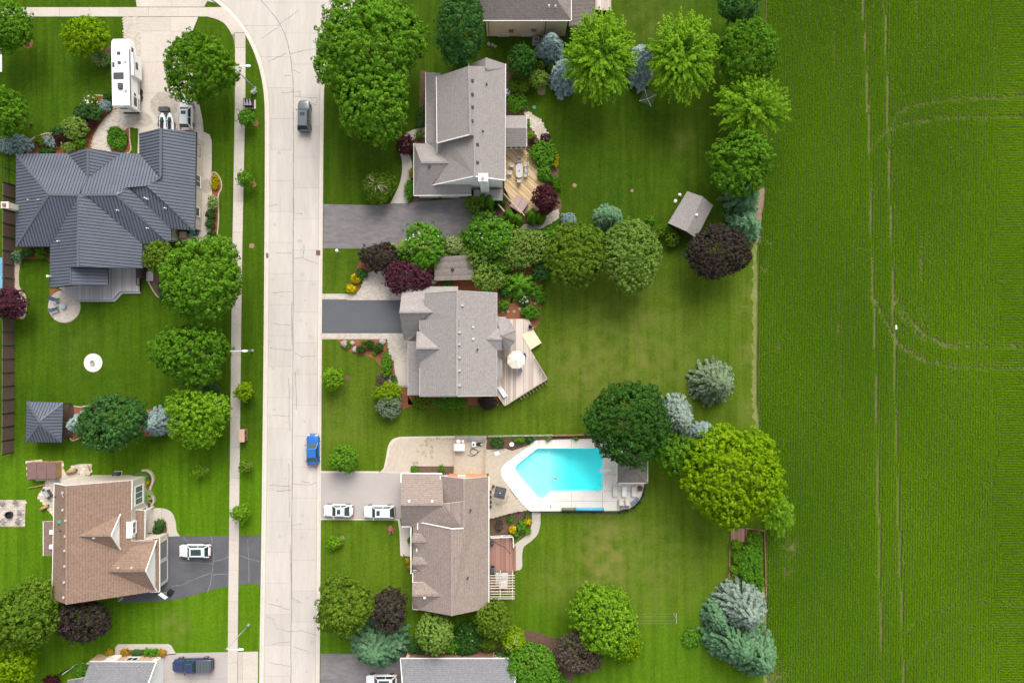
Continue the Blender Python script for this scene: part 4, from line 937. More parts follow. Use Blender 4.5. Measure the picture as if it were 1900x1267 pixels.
MB().box(((-64.0 + XB) / 2, -27.6, 2.65), (XB + 64.0, 15.6, 5.3)).build('wall', M['siding_beige'], hB, world=True) if False else None
MB().box(((-64.0 + XB) / 2, -27.6, 2.2), (XB + 64.0, 15.6, 4.4)).build('wall', M['siding_beige'], hB, world=True)
MB().box(((XB - 0.6 + XG) / 2, -32.0, 1.35), (XG - XB + .6, 7.2, 2.7)).build('wall', M['siding_beige'], hB, world=True)
MB().box((-65.0, P(0, 999, 1).y, 1.35), (2.4, 4.6, 2.7)).build('wall', M['siding_beige'], hB, world=True)
Xm = P(207, 993, 7.2).x
f1, f2, f3 = P(207, 993, 7.15), P(222.6, 955.5, 5.2), P(222.6, 1017, 5.2)
gable(hB, [(Xm - .05, f1.y, 7.05), (Xm - .05, f2.y, 5.15), (Xm - .05, f3.y, 5.15)], (-0.15, 0, 0), 'white')
f1, f2, f3 = P(270, 1058.6, 5.8), P(290, 1005, 3.0), P(290, 1092, 3.0)
gable(hB, [(f1.x - .05, f1.y, 5.7), (f1.x - .05, f2.y, 2.95), (f1.x - .05, f3.y, 2.95)], (-0.15, 0, 0), 'white')
for f_ in ((207, 993, 7.3, 224, 953.5, 5.2), (207, 993, 7.3, 224, 1019, 5.2), (271, 1058.6, 5.93, 291, 1002, 3.1), (271, 1058.6, 5.93, 291, 1096, 3.1)):
    MB().bar(P(*f_[:3]), P(*f_[3:]), 0.12, 0.22).build('rake_board', M['white'], hB, world=True)
window(hB, (XB, P(0, 918, 2.6).y, 2.55), 'E', 2.5, 1.9, 3, 1, 'white', 'glass_lit', fr=0.18)
MB().box((XB - .3, P(0, 980, 4).y, 4.3), (1.0, 2.3, 1.1)).build('dormer_wall', M['white'], hB, world=True)
window(hB, (XB + 0.2, P(0, 979, 4.3).y, 4.15), 'E', 1.5, 0.8, 2, 1, 'white', 'glass_lit', fr=0.14)
window(hB, (XG - .02, P(0, 1019.5, 1.2).y, 1.25), 'E', 2.5, 2.1, 1, 1, 'siding_beige', 'garage_door', 'garage_door'); window(hB, (XG - .02, P(0, 1060, 1.2).y, 1.25), 'E', 2.9, 2.1, 1, 1, 'siding_beige', 'garage_door', 'garage_door')
window(hB, (XB, P(0, 954, 1.4).y, 1.55), 'E', 1.7, 1.9, 1, 1, 'white', 'glass', 'front_window', fr=0.15)
MB().box((XB + 1.0, P(0, 975, 1).y, 0.08), (2.0, 4.4, 0.16)).build('porch_floor', M['concrete'], hB, world=True)
for yy in (948, 1001): q = P(268, yy, 2.8); MB().box((q.x - 0.15, q.y, 1.4), (0.2, 0.2, 2.8)).build('porch_post', M['white'], hB, world=True)
MB().lathe((XB + 0.5, P(0, 993, 1).y, 0.16), [(0.18, 0), (0.26, 0.35), (0.28, 0.4), (0.2, 0.4)], 10).build('plant_pot', M['wood_dark'], hB, world=True)
vents(rB, tB, [(117, 914), (117.5, 946), (123, 965), (122, 994), (121, 1021), (121, 1050), (120, 1079.5), (119, 1108), (175, 997), (220, 1053), (245, 1053)], 'cushion_grey', 0.34)
pp = hit(tB, 111, 969); MB().lathe((pp.x, pp.y, pp.z - .05), [(0.36, 0), (0.36, .12), (0.2, .25), (0.05, .3)], 12).build('turbine_vent', M['green_plastic'], rB, world=True)
pipes(rB, tB, [(113, 984), (104, 921)], 'dark_trim', .07, .4)
pp = hit(tB, 117, 914); MB().bar(pp + Vector((0, 0, .3)), pp + Vector((.5, -.5, .7)), .06, .06).build('aerial', M['grey_metal'], rB, world=True)
vents(rB, tB, [(97, 987), (96.5, 1014)], 'white', 0.7, 'skylight')

# ---- lower left house
hC = house('lower left house with slate shingle roof and white gable wall', 225, 1270)
plC = [[(167, 1227, 3.0), (290, 1227.5, 3.0), (262, 1305, 6.4), (140, 1305, 6.4)], [(140, 1305, 6.4), (262, 1305, 6.4), (292, 1372, 3.0), (167, 1372, 3.0)], [(125, 1262, 2.4), (168, 1254, 2.9), (168, 1330, 2.9), (125, 1330, 2.4)]]
rC = shingle_roof(hC, plC, 'sh_slate'); tC = tris_of(plC)
q = walls(hC, [(170, 1228), (288, 1228), (288, 1368), (170, 1368)], 3.0, 'siding_white', 0.35)
YN = max(p.y for p in q); XEc = max(p.x for p in q)
mb = MB(); mb.box((P(228, 0, 1.4).x, YN + .04, 1.4), (9.0, 0.14, 2.8)); mb.build('brick_facing', M['brick_salmon'], hC, world=True)
gable(hC, [(XEc, YN, 2.85), (XEc, P(0, 1305, 6.2).y, 6.2), (XEc, P(0, 1368, 3).y, 2.85)], (-0.15, 0, 0), 'siding_white')
gutters(hC, [((167, 1227, 3.0), (290, 1227.5, 3.0))], dz=-.05); gutters(hC, [((290, 1228, 2.95), (262, 1305, 6.35))], w=.12, h=.25, name='rake_board')
window(hC, (P(212, 0, 1).x, YN + .11, 1.5), 'N', 1.6, 1.9, 1, 1, 'white', 'white_metal', 'front_door'); window(hC, (P(250, 0, 1).x, YN + .11, 1.6), 'N', 1.5, 1.1, 2, 1)
for i in range(10):
    for yy in (1235.5, 1241):
        pp = hit(tC, 179 + 10.8 * i + (0 if yy < 1240 else 3), yy); MB().box((pp.x, pp.y, pp.z + .05), (.22, .09, .1)).build('snow_guard', M['grey_metal'], rC, world=True)

# ---- top house
hD = house('tan sided house with weathered brown roof at the top of the picture', 980, -20)
plD = [[(895, 38.5, 5.7), (1060, 38.5, 5.7), (1000, -48, 8.6), (895, -48, 8.6)], [(1060, 38.5, 5.7), (1060, -140, 5.7), (1000, -48, 8.6)], [(895, -48, 8.6), (1000, -48, 8.6), (1060, -140, 5.7), (895, -140, 5.7)],
       [(1056, 49, 3.0), (1104, 44, 3.0), (1104, -30, 4.6), (1056, -30, 4.6)], [(880, -30, 3.0), (898, -30, 3.4), (898, 12, 3.4), (884, 10, 3.0)]]
rD = shingle_roof(hD, plD, 'sh_old', 'white'); tD = tris_of(plD)
gutters(hD, [((895, 38.5, 5.7), (1060, 38.5, 5.7)), ((1060, 38.5, 5.7), (1060, -30, 5.7))], dz=-.05)
q = walls(hD, [(896, 38.5), (1059, 38.5), (1059, -138), (896, -138)], 5.7, 'siding_tan', 0.35); YS = min(p.y for p in q)
mb = MB(); mb.box((P(1045, 0, 2).x, YS - .06, 2.7), (5.2, .12, 5.4)); mb.build('wall_facing', M['siding_grey'], hD, world=True) if False else None
MB().slab([P(1010, 50, 5.3), P(1058, 50, 5.3), P(1058, 40, 5.3), P(1010, 40, 5.3)], 5.2).build('bay_wall', M['siding_grey'], hD, world=True) if False else None
for px, py in ((948.5, 57.5), (990.5, 56)): window(hD, on_y(px, py, YS), 'S', 0.62, 0.85, 1, 2, 'bed_edge', 'glass')
for px in (934, 979): window(hD, (P(px, 0, 0.5).x, YS, 0.45), 'S', 1.4, 0.4, 2, 1, 'white', 'glass', 'basement_window')
MB().bar((P(907, 0, 2).x, YS - .08, 0.2), (P(907, 0, 2).x, YS - .08, 5.5), .09, .09).build('downpipe', M['dark_trim'], hD, world=True); MB().bar((P(1011, 0, 2).x, YS - .08, 0.2), (P(1011, 0, 2).x, YS - .08, 5.5), .09, .09).build('downpipe', M['dark_trim'], hD, world=True)
walls(hD, [(1058, 48), (1104, 43), (1104, -28), (1058, -28)], 3.0, 'siding_grey', 0.3)
pipes(rD, tD, [(1018.5, 12.5), (1030.5, 13)], 'white_metal', .09, .4)

# ---- first grey house
h1 = house('first grey shingled house with sunroom and tall white chimney', 860, 230)
e, r = 5.6, 9.0
pl1 = [[(870, 123, r), (809.7, 142.6, e), (811, 266, e), (873, 250, r)], [(870, 123, r), (873, 250, r), (880.7, 252, 8.3), (938, 252, e), (938, 124, e)],
       [(870, 119.5, 5.5), (902.7, 107.6, 7.6), (902.7, 130, 7.6), (870, 130, 5.5)], [(902.7, 107.6, 7.6), (938, 119, e), (938, 126, e), (902.7, 130, 7.6)],
       [(880.7, 250, 8.3), (880.7, 327, 8.3), (937, 334.6, e), (938, 250, e)], [(880.7, 248, 8.3), (880.7, 327, 8.3), (799, 344, 3.4), (801, 266, 3.4), (835, 258, 5.9)],
       [(781.6, 301.6, 5.4), (835, 301.6, 5.4), (801, 267, 3.15), (768, 266, 3.0)], [(768, 266, 3.0), (781.6, 301.6, 5.4), (768, 363, 3.0)],
       [(781.6, 301.6, 5.4), (835, 301.6, 5.4), (799, 344, 3.75), (874, 343, 3.75), (874.6, 362, 3.0), (768, 363, 3.0)],
       [(790, 134, 3.0), (790, 266, 3.0), (817, 268, 4.1), (817, 136, 4.1)],
       [(936, 214.8, 2.8), (977, 214.8, 2.8), (977, 238, 3.9), (936, 238, 3.9)], [(936, 238, 3.9), (977, 238, 3.9), (977, 272, 2.8), (936, 272, 2.8)]]
r1_ = shingle_roof(h1, pl1, 'sh_grey'); t1 = tris_of(pl1)
caps(r1_, [((870, 123, r), (873, 250, r)), ((880.7, 250, 8.3), (880.7, 327, 8.3)), ((781.6, 301.6, 5.4), (835, 301.6, 5.4)), ((902.7, 107.6, 7.6), (902.7, 128, 7.6))], M['sh_grey'])
gutters(h1, [((938, 119, e), (937, 334.6, e)), ((809.7, 142.6, e), (811, 266, e)), ((790, 134, 3.0), (790, 266, 3.0)), ((768, 266, 3.0), (768, 363, 3.0)), ((768, 363, 3.0), (874.6, 362, 3.0)), ((977, 214.8, 2.8), (977, 272, 2.8))], dz=-.05)
gutters(h1, [((811, 266, e - .05), (873, 250, r - .05)), ((811, 266, e), (811, 284, 4.4)), ((937, 335, e - .05), (880.7, 327.5, 8.25)), ((800, 344.5, 3.4), (880.7, 327.5, 8.25)), ((870, 118.5, 5.6), (870, 124, 6.2))], w=.12, h=.22, name='rake_board')
Ys = P(880.7, 327, 8.3).y - 0.0
gable(h1, [(P(801, 344, 3.4).x + .3, Ys - .1, 3.3), (P(880.7, 327, 8.3).x, Ys - .1, 8.1), (P(936, 334, e).x - .3, Ys - .1, e - .1), (P(936, 334, e).x - .3, Ys - .1, 0), (P(801, 344, 3.4).x + .3, Ys - .1, 0)], (0, .2, 0), 'siding_white')
walls(h1, [(812, 145), (870, 128), (936, 128), (936, 331), (880, 331), (880, 262), (812, 262)], e, 'siding_white', .35); walls(h1, [(768, 266), (874, 266), (874, 362), (768, 363)], 3.0, 'siding_white', .35)
for px_ in (861.5,): window(h1, on_y(871, 338, Ys - .1), 'S', 1.5, .5, 2, 1, 'white', 'glass_lit')
ch = MB(); ch.box((P(897, 0, 9).x, Ys - .55, 4.9), (1.15, 0.95, 9.8)); cho = ch.build('chimney', M['siding_white'], r1_, world=True)
MB().box((P(897, 0, 9).x, Ys - .55, 9.86), (1.3, 1.1, .14)).build('chimney_cap', M['white'], cho, world=True)
mb = MB(); mb.lathe((P(897, 0, 9).x, Ys - .5, 9.9), [(.2, 0), (.2, .35), (.3, .36), (.3, .44), (.08, .58)], 12); mb.build('flue', M['white_metal'], cho, world=True)
MB().box((P(905, 0, 4).x, Ys - 1.3, 2.3), (4.2, 1.6, .16)).build('bay_roof', M['sh_grey'], h1, world=True); MB().box((P(905, 0, 4).x, Ys - .9, 1.1), (3.8, .9, 2.2)).build('bay_wall', M['siding_grey'], h1, world=True)
vents(r1_, t1, [(876.5, 150), (876.5, 175.5), (876.5, 199), (876, 224.5), (886, 268), (886, 301.5), (796.5, 308.5)], 'dark_trim', 0.4); pipes(r1_, t1, [(903, 157), (896, 244)], 'dark_trim', .09, .5)
q = walls(h1, [(936, 214.8), (977, 214.8), (977, 272), (936, 272)], 2.8, 'siding_white', .25); Yw = min(p.y for p in q)
for i in range(4): window(h1, (P(944 + 9.2 * i, 0, 1.5).x, Yw, 1.6), 'S', .55, 1.2, 1, 1, 'white', 'glass')
for i in range(2): window(h1, (P(795 + 40 * i, 362, 1.2).x, P(0, 362, 3).y + .35, 1.15), 'S', 2.5, 2.0, 1, 1, 'white', 'siding_white', 'garage_door')
pp = P(942, 150, .4); 

# ---- second grey house
h2 = house('second grey shingled house with octagonal turret roof and garage wing', 850, 635)
e, r = 5.4, 8.2
pl2 = [[(741, 579, 6.2), (803, 578.6, 6.2), (789, 552, 4.3), (850, 547, 3.8), (850, 531.5, 2.75), (747, 531.5, 2.75)], [(741, 579, 6.2), (803, 578.6, 6.2), (779, 598, 5.0), (776, 618, 3.7), (757, 632, 2.8), (749, 631, 2.75)],
       [(850, 540, r), (788, 544, e), (788, 566, e), (803, 578.6, 6.2), (788, 593, e), (848, 591, r)], [(848, 589, r + .15), (778.6, 594, e), (778.6, 734, e), (848, 734.5, r + .15)],
       [(849, 540, r), (848, 734.5, r), (922, 733.5, e), (922, 544, e)], [(757, 633, 3.0), (757, 733, 3.0), (784, 733, 4.2), (784, 633, 4.2)],
       [(772, 646, 7.0), (819, 646, 7.0), (781, 614, 5.4), (773, 615, 5.2)], [(772, 646, 7.0), (819, 646, 7.0), (781, 680, 5.4), (776, 677, 5.2)],
       [(903, 629, 6.15), (931, 629, 6.0), (931, 609, 5.2), (919, 609, 5.45)], [(903, 629, 6.15), (931, 629, 6.0), (931, 650, 5.2), (919, 650, 5.45)],
       [(918, 659, 3.7), (932, 668, 3.1), (932, 698, 3.1), (918, 708, 3.7)]]
oc = [(920, 587), (937, 588), (949, 600), (956.5, 612), (956.5, 633), (947, 644), (938, 650), (920, 649)]
pl2 += [[(930, 622, 5.95), (*oc[i], 4.3), (*oc[i + 1], 4.3)] for i in range(7)]
r2_ = shingle_roof(h2, pl2, 'sh_grey2', 'grey_trim'); t2 = tris_of(pl2)
caps(r2_, [((849, 540, r), (848, 590, r)), ((848, 590, r + .15), (848, 734.5, r + .15)), ((741, 579, 6.2), (803, 578.6, 6.2)), ((772, 646, 7.0), (819, 646, 7.0)), ((903, 629, 6.15), (931, 629, 6.0))] + [((930, 622, 5.95), (*o_, 4.3)) for o_ in oc[1:7]], M['sh_grey2'], .26)
gutters(h2, [((922, 544, e), (922, 733.5, e)), ((778.6, 594, e), (778.6, 612, e)), ((778.6, 682, e), (778.6, 734, e)), ((757, 633, 3.0), (757, 733, 3.0)), ((778.6, 735, e - .05), (848, 735.3, r)), ((848, 735.3, r), (922, 734.3, e - .05)), ((849, 539.5, r), (922, 543.5, e)), ((788, 543.5, e), (849, 539.5, r))], 'grey_trim', w=.1, h=.12, dz=-.04)
walls(h2, [(788, 545), (922, 545), (922, 733), (779, 733), (779, 595), (788, 595)], e, 'siding_beige', .4); walls(h2, [(745, 532), (850, 532), (850, 631), (749, 631)], 2.75, 'siding_beige', .35); walls(h2, [(o[0], o[1]) for o in oc], 4.3, 'siding_beige', .4)
gable(h2, [(P(744, 0, 6).x + .1, P(0, 579, 6.2).y, 6.0), (P(744, 0, 6).x + .1, P(0, 532, 2.75).y - .3, 2.7), (P(744, 0, 6).x + .1, P(0, 631, 2.75).y + .3, 2.7)], (.15, 0, 0), 'siding_beige')
vents(r2_, t2, [(858, 567), (852.5, 616.5), (852.5, 639), (852.5, 663.5), (852.5, 687.5), (852.5, 715), (767, 573)], 'cushion_grey', .38); pipes(r2_, t2, [(878, 607), (878, 629)], 'white_metal', .1, .3); pipes(r2_, t2, [(886, 648.5)], 'dark_trim', .1, .5)

# ---- third, taupe house
h3 = house('taupe shingled ranch house with white gutters beside the pool', 838, 1010)
e = 2.9
pl3 = [[(743.7, 936, 4.9), (822, 936, 4.9), (820, 878.5, 2.8), (745, 878, 2.8)], [(743.7, 936, 4.9), (822, 936, 4.9), (764, 976, 2.8), (745, 976, 2.8)],
       [(861.4, 888, 5.2), (817, 882.5, 3.1), (817, 930, 3.1), (861.4, 940, 5.2)], [(861.4, 930, 5.2), (822, 934, 4.9), (765, 976, 2.9), (784, 974, 3.4), (861.4, 982, 5.2)],
       [(861.4, 888, 5.2), (861.4, 979, 5.2), (838.4, 981, 5.9), (838.4, 1142, 5.9), (907, 1128, e), (907, 884, e)],
       [(838.4, 981, 5.9), (783, 970, 3.6), (766, 971, 2.75), (766, 1129, 2.75), (838.4, 1142, 5.9)],
       [(764, 1004, 3.55), (795, 1004, 4.0), (782, 990, 3.5), (766, 990, 2.85)], [(764, 1004, 3.55), (795, 1004, 4.0), (780, 1018, 3.4), (768, 1017, 2.9)], [(764, 1046, 3.55), (795, 1046, 4.0), (782, 1034, 3.5), (766, 1034, 2.85)], [(764, 1046, 3.55), (795, 1046, 4.0), (780, 1060, 3.4), (768, 1059, 2.9)],
       [(764.5, 1104, 4.4), (820, 1104, 5.05), (786, 1080, 3.7), (765, 1080, 2.9)], [(764.5, 1104, 4.4), (820, 1104, 5.05), (776, 1130, 3.25), (766, 1129.5, 2.85)]]
r3_ = shingle_roof(h3, pl3, 'sh_taupe'); t3 = tris_of(pl3)
caps(r3_, [((861.4, 888, 5.2), (861.4, 979, 5.2)), ((838.4, 981, 5.9), (838.4, 1142, 5.9)), ((743.7, 936, 4.9), (822, 936, 4.9)), ((764.5, 1104, 4.4), (820, 1104, 5.05)), ((764, 1004, 3.55), (795, 1004, 4.0)), ((764, 1046, 3.55), (795, 1046, 4.0))], M['sh_taupe'])
gutters(h3, [((907, 884, e), (907, 1128, e)), ((817, 882.5, 3.15), (817, 927, 3.15)), ((745, 878, 2.8), (820, 878.5, 2.8)), ((766, 1062, 2.75), (766, 1129, 2.75)), ((762.5, 976, 2.75), (762.5, 1064, 2.75)), ((766, 1129.5, 2.8), (776, 1130, 3.2)), ((745, 976.5, 2.75), (764, 976.5, 2.75))], dz=-.04, w=.15)
gutters(h3, [((783, 969.5, 3.65), (838.4, 980.5, 5.95)), ((744.5, 878, 2.75), (744, 895, 3.4)), ((775, 970, 3.2), (775, 982, 3.2)), ((773.5, 1016, 3.1), (773.5, 1023, 3.1)), ((767, 1057.5, 2.9), (775, 1057, 3.2)), ((838.4, 980.5, 5.95), (860, 979.5, 5.25))], w=.13, h=.16, name='rake_board')
walls(h3, [(745, 879), (822, 879), (822, 884), (907, 884), (907, 1128), (766, 1128), (766, 976), (745, 976)], 2.8, 'siding_white', .35)
Yn = P(0, 884, 2.9).y - .25
gable(h3, [(P(818, 0, 3).x + .3, Yn, 2.7), (P(861.4, 0, 5).x, Yn, 4.95), (P(905, 0, 3).x - .2, Yn, 2.7)], (0, -.15, 0), 'white')
MB().box((P(867, 0, 1.5).x, Yn + .06, 1.35), (5.6, .16, 2.7)).build('brick_facing', M['brick_orange'], h3, world=True)
window(h3, (P(857, 0, 1.8).x, Yn + .13, 1.9), 'N', .9, .9, 1, 1); 
vents(r3_, t3, [(759, 929.5), (802, 929.5), (788, 1108)], 'white', .36); pipes(r3_, t3, [(873, 946), (868, 1071)], 'dark_trim', .1, .6)

# ---- bottom house
h4 = house('slate shingled roof of a house cut off by the bottom edge', 850, 1270)
pl4 = [[(743, 1221, 2.9), (957, 1221, 2.9), (954, 1310, 6.0), (750, 1310, 6.0)], [(750, 1310, 6.0), (954, 1310, 6.0), (957, 1400, 2.9), (743, 1400, 2.9)]]
r4_ = shingle_roof(h4, pl4, 'sh_slate')
gutters(h4, [((743, 1221, 2.9), (957, 1221, 2.9)), ((957, 1222, 2.9), (954, 1310, 6.0)), ((743, 1222, 2.9), (750, 1310, 6.0))], dz=-.04)
q = walls(h4, [(746, 1222), (954, 1222), (954, 1398), (746, 1398)], 2.9, 'siding_tan', .35)
MB().box((P(838, 0, 1).x, max(p.y for p in q) + .05, 1.2), (12.2, .14, 2.4)).build('brick_facing', M['brick_red'], h4, world=True)

# ---- sheds, gazebo, cabana
s1 = house('grey roofed garden shed standing askew near the field', 1282, 398, 'garden_shed', 'shed')
plS = [[(1275.4, 355, 2.4), (1303, 364.6, 3.5), (1273, 429, 3.5), (1239.5, 414, 2.4)], [(1303, 364.6, 3.5), (1323.4, 381, 2.4), (1292, 442, 2.4), (1273, 429, 3.5)]]
rs = shingle_roof(s1, plS, 'sh_grey', 'grey_trim'); ts_ = tris_of(plS)
walls(s1, [(1275.4, 355), (1323.4, 381), (1292, 442), (1239.5, 414)], 2.4, 'wood_dark', .2); caps(rs, [((1303, 364.6, 3.5), (1273, 429, 3.5))], M['sh_grey'], .2)
a_, b_, c_ = P(1240, 413, 2.3), P(1273, 428, 3.4), P(1291, 441, 2.3); gable(s1, [a_ + Vector((.15, .15, 0)), b_ + Vector((0, .15, 0)), c_ + Vector((-.1, .2, 0))], (0.05, .1, 0), 'wood_dark')
pp = hit(ts_, 1292, 399); MB().lathe((pp.x, pp.y, pp.z - .05), [(.22, 0), (.22, .15), (.1, .25)], 12).build('roof_vent', M['white_metal'], rs, world=True)
s2 = house('small brown roofed shed among shrubs above the second house', 842, 498, 'garden_shed', 'shed')
plS2 = [[(806, 478, 2.7), (876, 472, 2.7), (879, 519, 2.2), (806, 521, 2.2)]]
rs2 = shingle_roof(s2, plS2, 'sh_old', 'dark_trim'); ts2 = tris_of(plS2)
walls(s2, [(808, 480), (876, 478), (878, 518), (808, 519)], 2.2, 'wood_dark', .2); pp = hit(ts2, 840, 500); MB().lathe((pp.x, pp.y, pp.z - .05), [(.2, 0), (.2, .2), (.25, .2), (.1, .35)], 12).build('roof_vent', M['dark_trim'], rs2, world=True)
gz = house('small square gazebo with dark seamed hip roof on the left lawn', 82, 782, 'gazebo', 'gazebo')
plG = [[(50, 745, 2.5), (117, 747, 2.5), (73, 781, 4.0)], [(117, 747, 2.5), (114, 820, 2.5), (73, 786, 4.0), (73, 781, 4.0)], [(114, 820, 2.5), (48, 819, 2.5), (73, 786, 4.0)], [(48, 819, 2.5), (50, 745, 2.5), (73, 781, 4.0), (73, 786, 4.0)]]
rg_ = metal_roof(gz, plG); caps(rg_, [((50, 745, 2.5), (73, 781, 4.0)), ((117, 747, 2.5), (73, 781, 4.0)), ((114, 820, 2.5), (73, 786, 4.0)), ((48, 819, 2.5), (73, 786, 4.0))], mr, .26)
gutters(gz, [((50, 745, 2.5), (117, 747, 2.5)), ((117, 747, 2.5), (114, 820, 2.5)), ((114, 820, 2.5), (48, 819, 2.5)), ((48, 819, 2.5), (50, 745, 2.5))], 'dark_trim', dz=-.05)
for x_, y_ in ((54, 749), (112, 751), (110, 815), (53, 814)):
    q = P(x_, y_, 2.45); MB().box((q.x, q.y, 1.2), (.16, .16, 2.4)).build('post', M['dark_trim'], gz, world=True)
base = MB(); base.slab([P(56, 751, .12), P(136, 751, .12), P(134, 812, .12), P(56, 811, .12)], .12); base.build('floor', M['wood_dark'], gz, world=True)
cb = house('open pool cabana with taupe hip roof at the right end of the pool deck', 1173, 868, 'pool_cabana', 'cabana')
plCb = [[(1145, 896, 2.5), (1202, 896, 2.5), (1178, 870, 3.6), (1170, 870, 3.6)], [(1202, 896, 2.5), (1202, 842, 2.5), (1178, 870, 3.6)], [(1202, 842, 2.5), (1145, 842, 2.5), (1170, 870, 3.6), (1178, 870, 3.6)], [(1145, 842, 2.5), (1145, 896, 2.5), (1170, 870, 3.6)]]
rc = shingle_roof(cb, plCb, 'sh_old', 'white'); caps(rc, [((1145, 896, 2.5), (1170, 870, 3.6)), ((1202, 896, 2.5), (1178, 870, 3.6))], M['sh_old'], .22)
gutters(cb, [((1145, 896, 2.5), (1202, 896, 2.5)), ((1145, 842, 2.5), (1145, 896, 2.5)), ((1202, 842, 2.5), (1202, 896, 2.5))], dz=-.04, w=.08, h=.12)
for x_, y_ in ((1149, 892), (1198, 892), (1198, 846), (1149, 846)):
    q = P(x_, y_, 2.4); MB().box((q.x, q.y, 1.2), (.16, .16, 2.4)).build('post', M['white'], cb, world=True)
# ---------------------------------------------------------------- trees and shrubs
LC_ = {
 'maple': ((0.045, 0.125, 0.008), (0.13, 0.27, 0.02)), 'bright': ((0.058, 0.15, 0.010), (0.155, 0.31, 0.025)), 'lime': ((0.075, 0.175, 0.008), (0.215, 0.38, 0.024)),
 'yellowgreen': ((0.095, 0.19, 0.005), (0.25, 0.385, 0.010)), 'gold': ((0.30, 0.28, 0.004), (0.62, 0.52, 0.01)), 'olive': ((0.055, 0.115, 0.010), (0.165, 0.255, 0.025)), 'dark': ((0.022, 0.07, 0.012), (0.06, 0.15, 0.025)),
 'forest': ((0.030, 0.095, 0.022), (0.085, 0.19, 0.045)), 'vivid': ((0.05, 0.155, 0.012), (0.145, 0.315, 0.028)), 'blue': ((0.20, 0.30, 0.29), (0.44, 0.55, 0.53)), 'pale': ((0.18, 0.255, 0.20), (0.40, 0.49, 0.41)), 'sage': ((0.14, 0.21, 0.115), (0.31, 0.40, 0.24)),
 'spruce': ((0.065, 0.15, 0.075), (0.17, 0.30, 0.16)), 'purple': ((0.045, 0.014, 0.022), (0.15, 0.05, 0.075)), 'wine': ((0.035, 0.012, 0.014), (0.12, 0.035, 0.045)), 'brown': ((0.030, 0.022, 0.018), (0.095, 0.075, 0.062)), 'taupe': ((0.075, 0.055, 0.04), (0.20, 0.16, 0.125)),
 'light': ((0.085, 0.165, 0.022), (0.24, 0.345, 0.07)), 'fleck': ((0.042, 0.13, 0.008), (0.15, 0.28, 0.018)), 'varieg': ((0.13, 0.24, 0.05), (0.42, 0.50, 0.20)), 'orange': ((0.35, 0.22, 0.02), (0.62, 0.42, 0.06)),
}
LM = {k: leafmat('foliage_' + k, a, b, 0.38, 1.0 if k in ('gold', 'orange', 'blue', 'pale', 'sage') else 1.2 if k in ('purple', 'wine', 'brown', 'taupe', 'varieg') else 1.3) for k, (a, b) in LC_.items()}
M['petal_white'] = leafmat('petal_white', (0.7, 0.7, 0.6), (0.85, 0.85, 0.75), .2); M['petal_yellow'] = leafmat('petal_yellow', (0.6, 0.46, 0.01), (0.8, 0.62, 0.02), .2); M['petal_pink'] = leafmat('petal_pink', (0.5, 0.1, 0.15), (0.7, 0.25, 0.3), .2)
def unit(v): return v / np.maximum(np.linalg.norm(v, axis=1, keepdims=True), 1e-9)
def leaf_quads(C, Nn, size, asp, rg, D=None):
    n = len(C)
    T = D if D is not None else rg.normal(size=(n, 3))
    T = T - (T * Nn).sum(1, keepdims=True) * Nn; T = unit(T); B = np.cross(Nn, T)
    s = size[:, None]; V = np.empty((n, 4, 3))
    V[:, 0] = C - T * s * 0.5; V[:, 1] = C + B * s * asp * 0.5 + Nn * s * 0.08; V[:, 2] = C + T * s * 0.5; V[:, 3] = C - B * s * asp * 0.5 + Nn * s * 0.08
    return V.reshape(-1, 3)
def crown_points(rg, n, lobes=9, zmin=-0.35, flat=0.62):
    """points on the surface of a lumpy unit crown made of overlapping balls"""
    d = unit(rg.normal(size=(lobes, 3))); d[:, 2] = np.abs(d[:, 2]) * 0.8 - 0.15
    d = unit(d); bc = d * rg.uniform(0.42, 0.60, (lobes, 1)); br = rg.uniform(0.34, 0.48, lobes)
    bc = np.concatenate([bc, [[0, 0, 0.12]]]); br = np.concatenate([br, [0.78]])
    pts, nor, cid = [], [], []; got = 0
    while got < n:
        k = rg.choice(len(br), n * 2, p=br ** 2 / (br ** 2).sum()); u = unit(rg.normal(size=(n * 2, 3)))
        p = bc[k] + u * br[k][:, None] * rg.uniform(0.80, 1.03, (n * 2, 1))
        ok = p[:, 2] > zmin
        for j in range(len(br)): ok &= ~((np.linalg.norm(p - bc[j], axis=1) < br[j] * 0.8) & (k != j))
        pts.append(p[ok]); nor.append(u[ok]); cid.append(k[ok]); got += ok.sum()
    return np.concatenate(pts)[:n], np.concatenate(nor)[:n], np.concatenate(cid)[:n]
